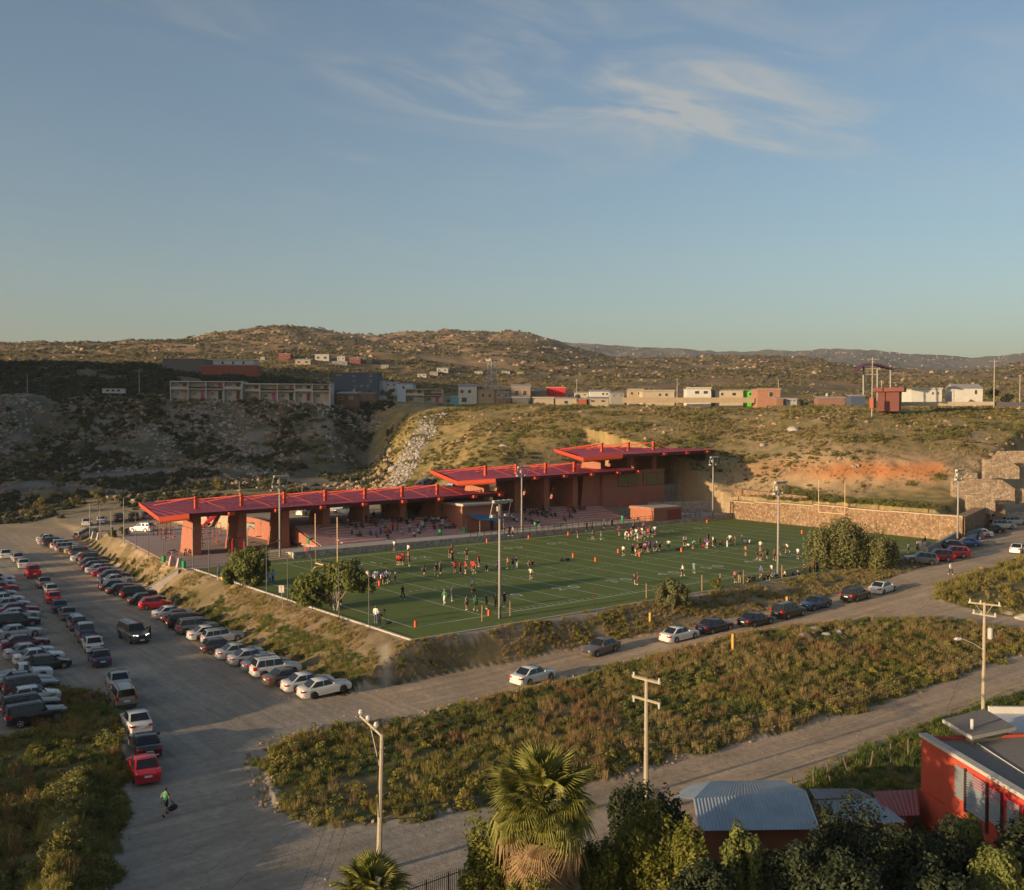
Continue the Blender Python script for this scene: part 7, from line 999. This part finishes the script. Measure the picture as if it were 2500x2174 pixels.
S_ = [U(2301, 1757, 2.35), U(2404, 1731, 2.35), U(2481, 1776, 2.35), U(2373, 1799, 2.35)]; O('raised_roof', MB().prism([L3(v)[:2] for v in S_], 2.15 - o0.z, 2.35 - o0.z), m_par, r); cS = sum((Vector(v) for v in S_), Vector()) / 4; O('raised_roof_felt', MB().prism([L3(cS.lerp(Vector(v), .97))[:2] for v in S_], 2.351 - o0.z, 2.375 - o0.z), m_rf, r); O('clerestory', MB().prism([L3(cS.lerp(Vector(v), .8))[:2] for v in S_], 1.72 - o0.z, 2.15 - o0.z), hm((.26, .22, .15)), r); vp = Vector(U(2373, 1780, 2.37)); O('vent_pipe', MB().tube([L3(vp), L3(vp + Vector((0, 0, .6)))], .1, 8), hm(WH), r)
wr_ = E('white_roof_house', U(2455, 1765, -3.5)); T(wr_, 'white painted roof and parapet behind the red house', 'house'); wo = wr_.location; wq = [Vector(U(*q, .9)) - wo for q in ((2416, 1742), (2600, 1744), (2600, 1815), (2490, 1786))]; O('roof', MB().prism([tuple(q)[:2] for q in wq], -.3, .9 - wo.z), hm((.52, .52, .53)), wr_); O('parapet', MB().hexa([tuple(Vector((q.x, q.y, z_)) + FH * s) for z_ in (-.2, 1.35 - wo.z) for q, s in ((wq[0], .003), (wq[1], .003), (wq[1], .25), (wq[0], .25))]), hm(WH), wr_); T(O('roof_cable', MB().tube([tuple(Vector(U(2386, 1815, 1.8)) - Vector(U(2386, 1815, 1.8))), tuple(Vector(U(2440, 1850, 1.76)) - Vector(U(2386, 1815, 1.8))), tuple(Vector(U(2502, 1890, 1.76)) - Vector(U(2386, 1815, 1.8)))], .03, 5), hm(WH), loc=U(2386, 1815, 1.8)), 'white cable lying across the red house roof', 'cable')
m_tin = mat('tin_blue_grey', (.30, .34, .37), .38, .2, .6, metal=.35); m_tinm = mat('tin_maroon', (.26, .10, .10), .5, .15, .8)
def tin(nm, par, a, b, c, d, m, n, amp=.05):
    """corrugated sheet a-b (ridge) to d-c (eave)"""
    a, b, c, d = [Vector(q) for q in (a, b, c, d)]; v = []; f = []; o_ = par.location; nr = (b - a).cross(d - a).normalized(); nr = nr if nr.z > 0 else -nr
    for i in range(n * 2 + 1):
        t_ = i / (n * 2); h_ = nr * (amp if i % 2 else 0)
        for j in range(3): v.append(tuple(a.lerp(b, t_).lerp(d.lerp(c, t_), j / 2) + h_ - o_))
        if i: f += [((i - 1) * 3 + j, i * 3 + j, i * 3 + j + 1, (i - 1) * 3 + j + 1) for j in range(2)]
    return O(nm, me_new(nm, v, f), m, par)
sd_ = E('tin_shed', U(1840, 2010, -3.5)); T(sd_, 'shed with wide blue grey corrugated roof in the foreground', 'shed'); rg = (U(1692, 1952, -.2), U(1968, 1931, -.2)); tin('roof_front', sd_, rg[0], rg[1], U(2003, 2026, -.9), U(1706, 2030, -.9), m_tin, 34); tin('roof_back', sd_, rg[0], rg[1], U(1915, 1906, -.75), U(1735, 1908, -.75), m_tin, 34); tin('lean_to', sd_, U(1735, 1908, -.76), U(1692, 1952, -.22), U(1645, 1948, -.7), U(1680, 1920, -.9), m_tin, 8)
O('wall', MB().prism([tuple(Vector(q) - sd_.location)[:2] for q in (U(1715, 2020, -1.0), U(1995, 2016, -1.0), U(1912, 1912, -.9), U(1738, 1914, -.9))], -.6, 2.35), hm((.20, .09, .05)), sd_)
sd2 = E('tin_shed', U(2060, 1970, -3.5)); T(sd2, 'lower tin roofed lean-to between the wide shed and red house', 'shed'); tin('roof', sd2, U(1975, 1926, -1.0), U(2088, 1926, -1.0), U(2135, 1948, -1.5), U(1990, 1951, -1.5), m_tin, 12); tin('roof', sd2, U(1995, 1955, -1.5), U(2140, 1950, -1.5), U(2215, 2010, -1.9), U(2030, 2010, -1.9), m_tin, 16); tin('maroon_roof', sd2, U(2128, 1934, -1.2), U(2242, 1928, -1.2), U(2246, 1992, -1.9), U(2170, 1994, -1.9), m_tinm, 9)
O('wall', MB().prism([tuple(Vector(q) - sd2.location)[:2] for q in (U(2035, 2004, -2), U(2205, 2004, -2), U(2235, 1940, -1.6), U(1985, 1935, -1.6))], -.5, 1.45), hm((.20, .14, .10)), sd2)
fb = E('iron_fence', U(985, 2170, -1.9)); T(fb, 'black iron picket fence on a low wall at the bottom edge', 'fence'); f0 = Vector(U(985, 2172, -1.9)); f1 = Vector(U(1152, 2112, -1.9)); o_ = fb.location; n = 34
for k in range(n + 1): q = f0.lerp(f1, k / n) - o_; O('picket', MB().tube([(q.x, q.y, -1.4), (q.x, q.y, .08)], .018 if k % 11 else .05, 4), m_blk, fb)
for h_ in (-.12, -1.25): O('rail', MB().tube([tuple(f0 - o_ + Vector((0, 0, h_))), tuple(f1 - o_ + Vector((0, 0, h_)))], .025, 4), m_blk, fb)
O('base_wall', MB().hexa([tuple(q - o_ + FH * s + Vector((0, 0, z_))) for z_ in (-2.2, -1.4) for q, s in ((f0, -.1), (f1, -.1), (f1, .1), (f0, .1))]), hm((.18, .15, .13)), fb)
# ------------------------------------------------------------------ fan palms
m_fr = mat('palm_frond', (.22, .215, .05), .5, .25, 1, trans=.35); m_fd = mat('dead_frond', (.33, .225, .12), .8, .25, 1, trans=.3); m_pt = mat('palm_trunk', (.17, .12, .08), .95, .3, 4, bump=.5)
def frond_mesh(seed, droop, L_=.95, pet=.95, n=30):
    g = np.random.default_rng(seed); mb = MB(); mb.tube([(0, 0, 0), (pet * .5, 0, .05), (pet, 0, 0)], [.028, .02, .014], 4)
    for k in range(n):
        a = math.radians(-105 + 210 * k / (n - 1)); l = L_ * (1 - .22 * abs(a) / 1.8) * g.uniform(.9, 1.1); dx, dy = math.cos(a), math.sin(a); w_ = .034; px_, py_ = -dy * w_, dx * w_; z1 = -.03 - droop * .1 * l; z2 = -droop * (.45 + .3 * g.uniform()) * l; hx = pet
        mb.add([(hx, 0, 0), (hx + dx * l * .55 + px_, dy * l * .55 + py_, z1 + .02), (hx + dx * l * .55 - px_, dy * l * .55 - py_, z1 + .02), (hx + dx * l * .93, dy * l * .93, z2), (hx + dx * l * .55, dy * l * .55, z1 - .03)], [(0, 2, 4), (0, 4, 1), (1, 4, 3), (4, 2, 3)])
    return mb.mesh('frond')
FRM = [frond_mesh(1, .35), frond_mesh(2, .55), frond_mesh(3, .8), frond_mesh(4, 1.1)]
def palm(label, px, py, d, nf, nd, seed, sc_=1.0):
    c = Vector(UD(px, py, d)); gz = Hs(c.x, c.y); r = E('fan_palm', (c.x, c.y, gz)); T(r, label, 'palm', 'fan palms'); h = c.z - gz; g = random.Random(seed); O('trunk', MB().tube([(0, 0, -.3), (.05, 0, h * .5), (0, 0, h)], [.26, .2, .17], 9), m_pt, r, smooth=True)
    for k in range(nf + nd):
        live = k < nf; el = math.radians(86 - 112 * ((k + .5) / nf) ** .95 + g.uniform(-9, 9)) if live else math.radians(g.uniform(-80, -22)); az = k * 2.39996 + g.uniform(-.2, .2); o = O('frond' if live else 'dead_frond', FRM[min(3, int(4 * k / nf))] if live else FRM[3], m_fr if live else m_fd, r); q = sc_ * (g.uniform(.8, 1.15) if live else g.uniform(.8, 1.1)); o.scale = (q, q, q); o.location = (0, 0, h - (0 if live else g.uniform(.1, 3.2) ** 1.0)); o.rotation_euler = (g.uniform(-.35, .35), -el, az)
palm('tall fan palm with a skirt of dead fronds at bottom centre', 1325, 1962, 42, 62, 90, 1, 1.36); palm('fan palm crown just rising into the bottom edge', 905, 2190, 40, 36, 12, 2, 1.0)
# ------------------------------------------------------------------ foreground garden trees
FG = [('bright leafy shrub tree at the foot of the tall palm', 1300, 2200, 41, 1.3, 1.6, lf_lit, .12), ('bright leafy column tree left of the tall palm', 1195, 2110, 43, 1.35, 2.9, lf_lit, .12), ('yellow green leafy tree just right of the tall palm', 1575, 2080, 44, 1.45, 2.4, lf_lit, .12), ('short yellow green tree below the right palm fronds', 1462, 2140, 43, 1.0, 1.7, lf_lit, .12), ('dark cypress shaped tree behind the palm and pole', 1545, 1990, 50, 1.25, 2.6, lf_dark_shade, .13), ('dark dense tree left of the wide tin shed', 1640, 2030, 47, 1.15, 2.2, lf_dark_shade, .13), ('bright leafy column tree before the shed corner', 1690, 2090, 42, .8, 2.2, lf_lit, .11), ('olive leafy tree below the wide tin shed', 1815, 2125, 40.5, 1.0, 1.9, lf_fic, .12), ('dark feathery tree in front of the lean-to roofs', 2065, 2060, 45, 1.9, 2.2, lf_dark_shade, .13), ('dark tree filling the gap below the shed eave', 1930, 2140, 40, 1.4, 1.6, lf_dark_shade, .13), ('dark tree below the maroon tin roof', 2190, 2120, 42, 1.6, 2.2, lf_dark_shade, .13), ('dark tree against the shaded red wall', 2310, 2100, 43, 1.5, 2.0, lf_dark_shade, .13), ('yellow green bush tree at bottom right', 2440, 2150, 40, 1.15, 1.7, lf_fic, .12), ('dark tree at the right edge below the shutters', 2500, 2080, 44, 1.3, 1.9, lf_dark_shade, .13), ('green tree at the red wall shutters', 2370, 2050, 46.5, .75, 1.2, lf_fic, .12), ('dark hedge tree at the bottom under the sheds', 2060, 2170, 38.5, 1.6, 1.5, lf_dark_shade, .13), ('dark hedge tree between palm and bright tree', 1400, 2160, 45, 1.2, 1.6, lf_dark_shade, .13), ('dark hedge tree at the very bottom right of centre', 1730, 2180, 38, 1.3, 1.3, lf_dark_shade, .13), ('dark hedge tree at the bottom before the red wall', 2300, 2175, 39, 1.5, 1.4, lf_dark_shade, .13)]  # deep shade among the lower right trees is put into their leaf colour
for i, (lb, px, py, d, rr, rz_, lf, ls) in enumerate(FG):
    c = Vector(UD(px, py, d)); gz = Hs(c.x, c.y); hc = c.z - gz; tree('garden_tree', lb, 'tree', (c.x, c.y, gz), hc, [(0, 0, hc, rr, rr, rz_), (.25 * rr, -.3 * rr, hc - rz_ * .55, rr * .95, rr * .95, rz_ * .75), (-.35 * rr, .2 * rr, hc - rz_ * .2, rr * .8, rr * .8, rz_ * .7), (0, 0, max(hc - rz_ * 1.2, 1.2), rr, rr, rz_ * .8)], 13000, ls * .8, lf, seed=70 + i, group='garden trees in the foreground', trunk_r=.12, lowcut=.3)
# ------------------------------------------------------------------ air
hz = O('haze', MB().box(-1300, 4200, -900, 4300, -12, 330)); T(hz, 'thin evening haze over the whole valley', 'haze', kind='stuff'); m = bpy.data.materials.new('haze_air'); m.use_nodes = True; t = m.node_tree; t.nodes.remove(t.nodes['Principled BSDF']); pv = t.nodes.new('ShaderNodeVolumePrincipled'); pv.inputs['Color'].default_value = (.82, .88, .95, 1); pv.inputs['Density'].default_value = .000085; pv.inputs['Anisotropy'].default_value = .2; t.links.new(pv.outputs[0], t.nodes['Material Output'].inputs['Volume']); hz.data.materials.append(m); S.cycles.volume_bounces = 0
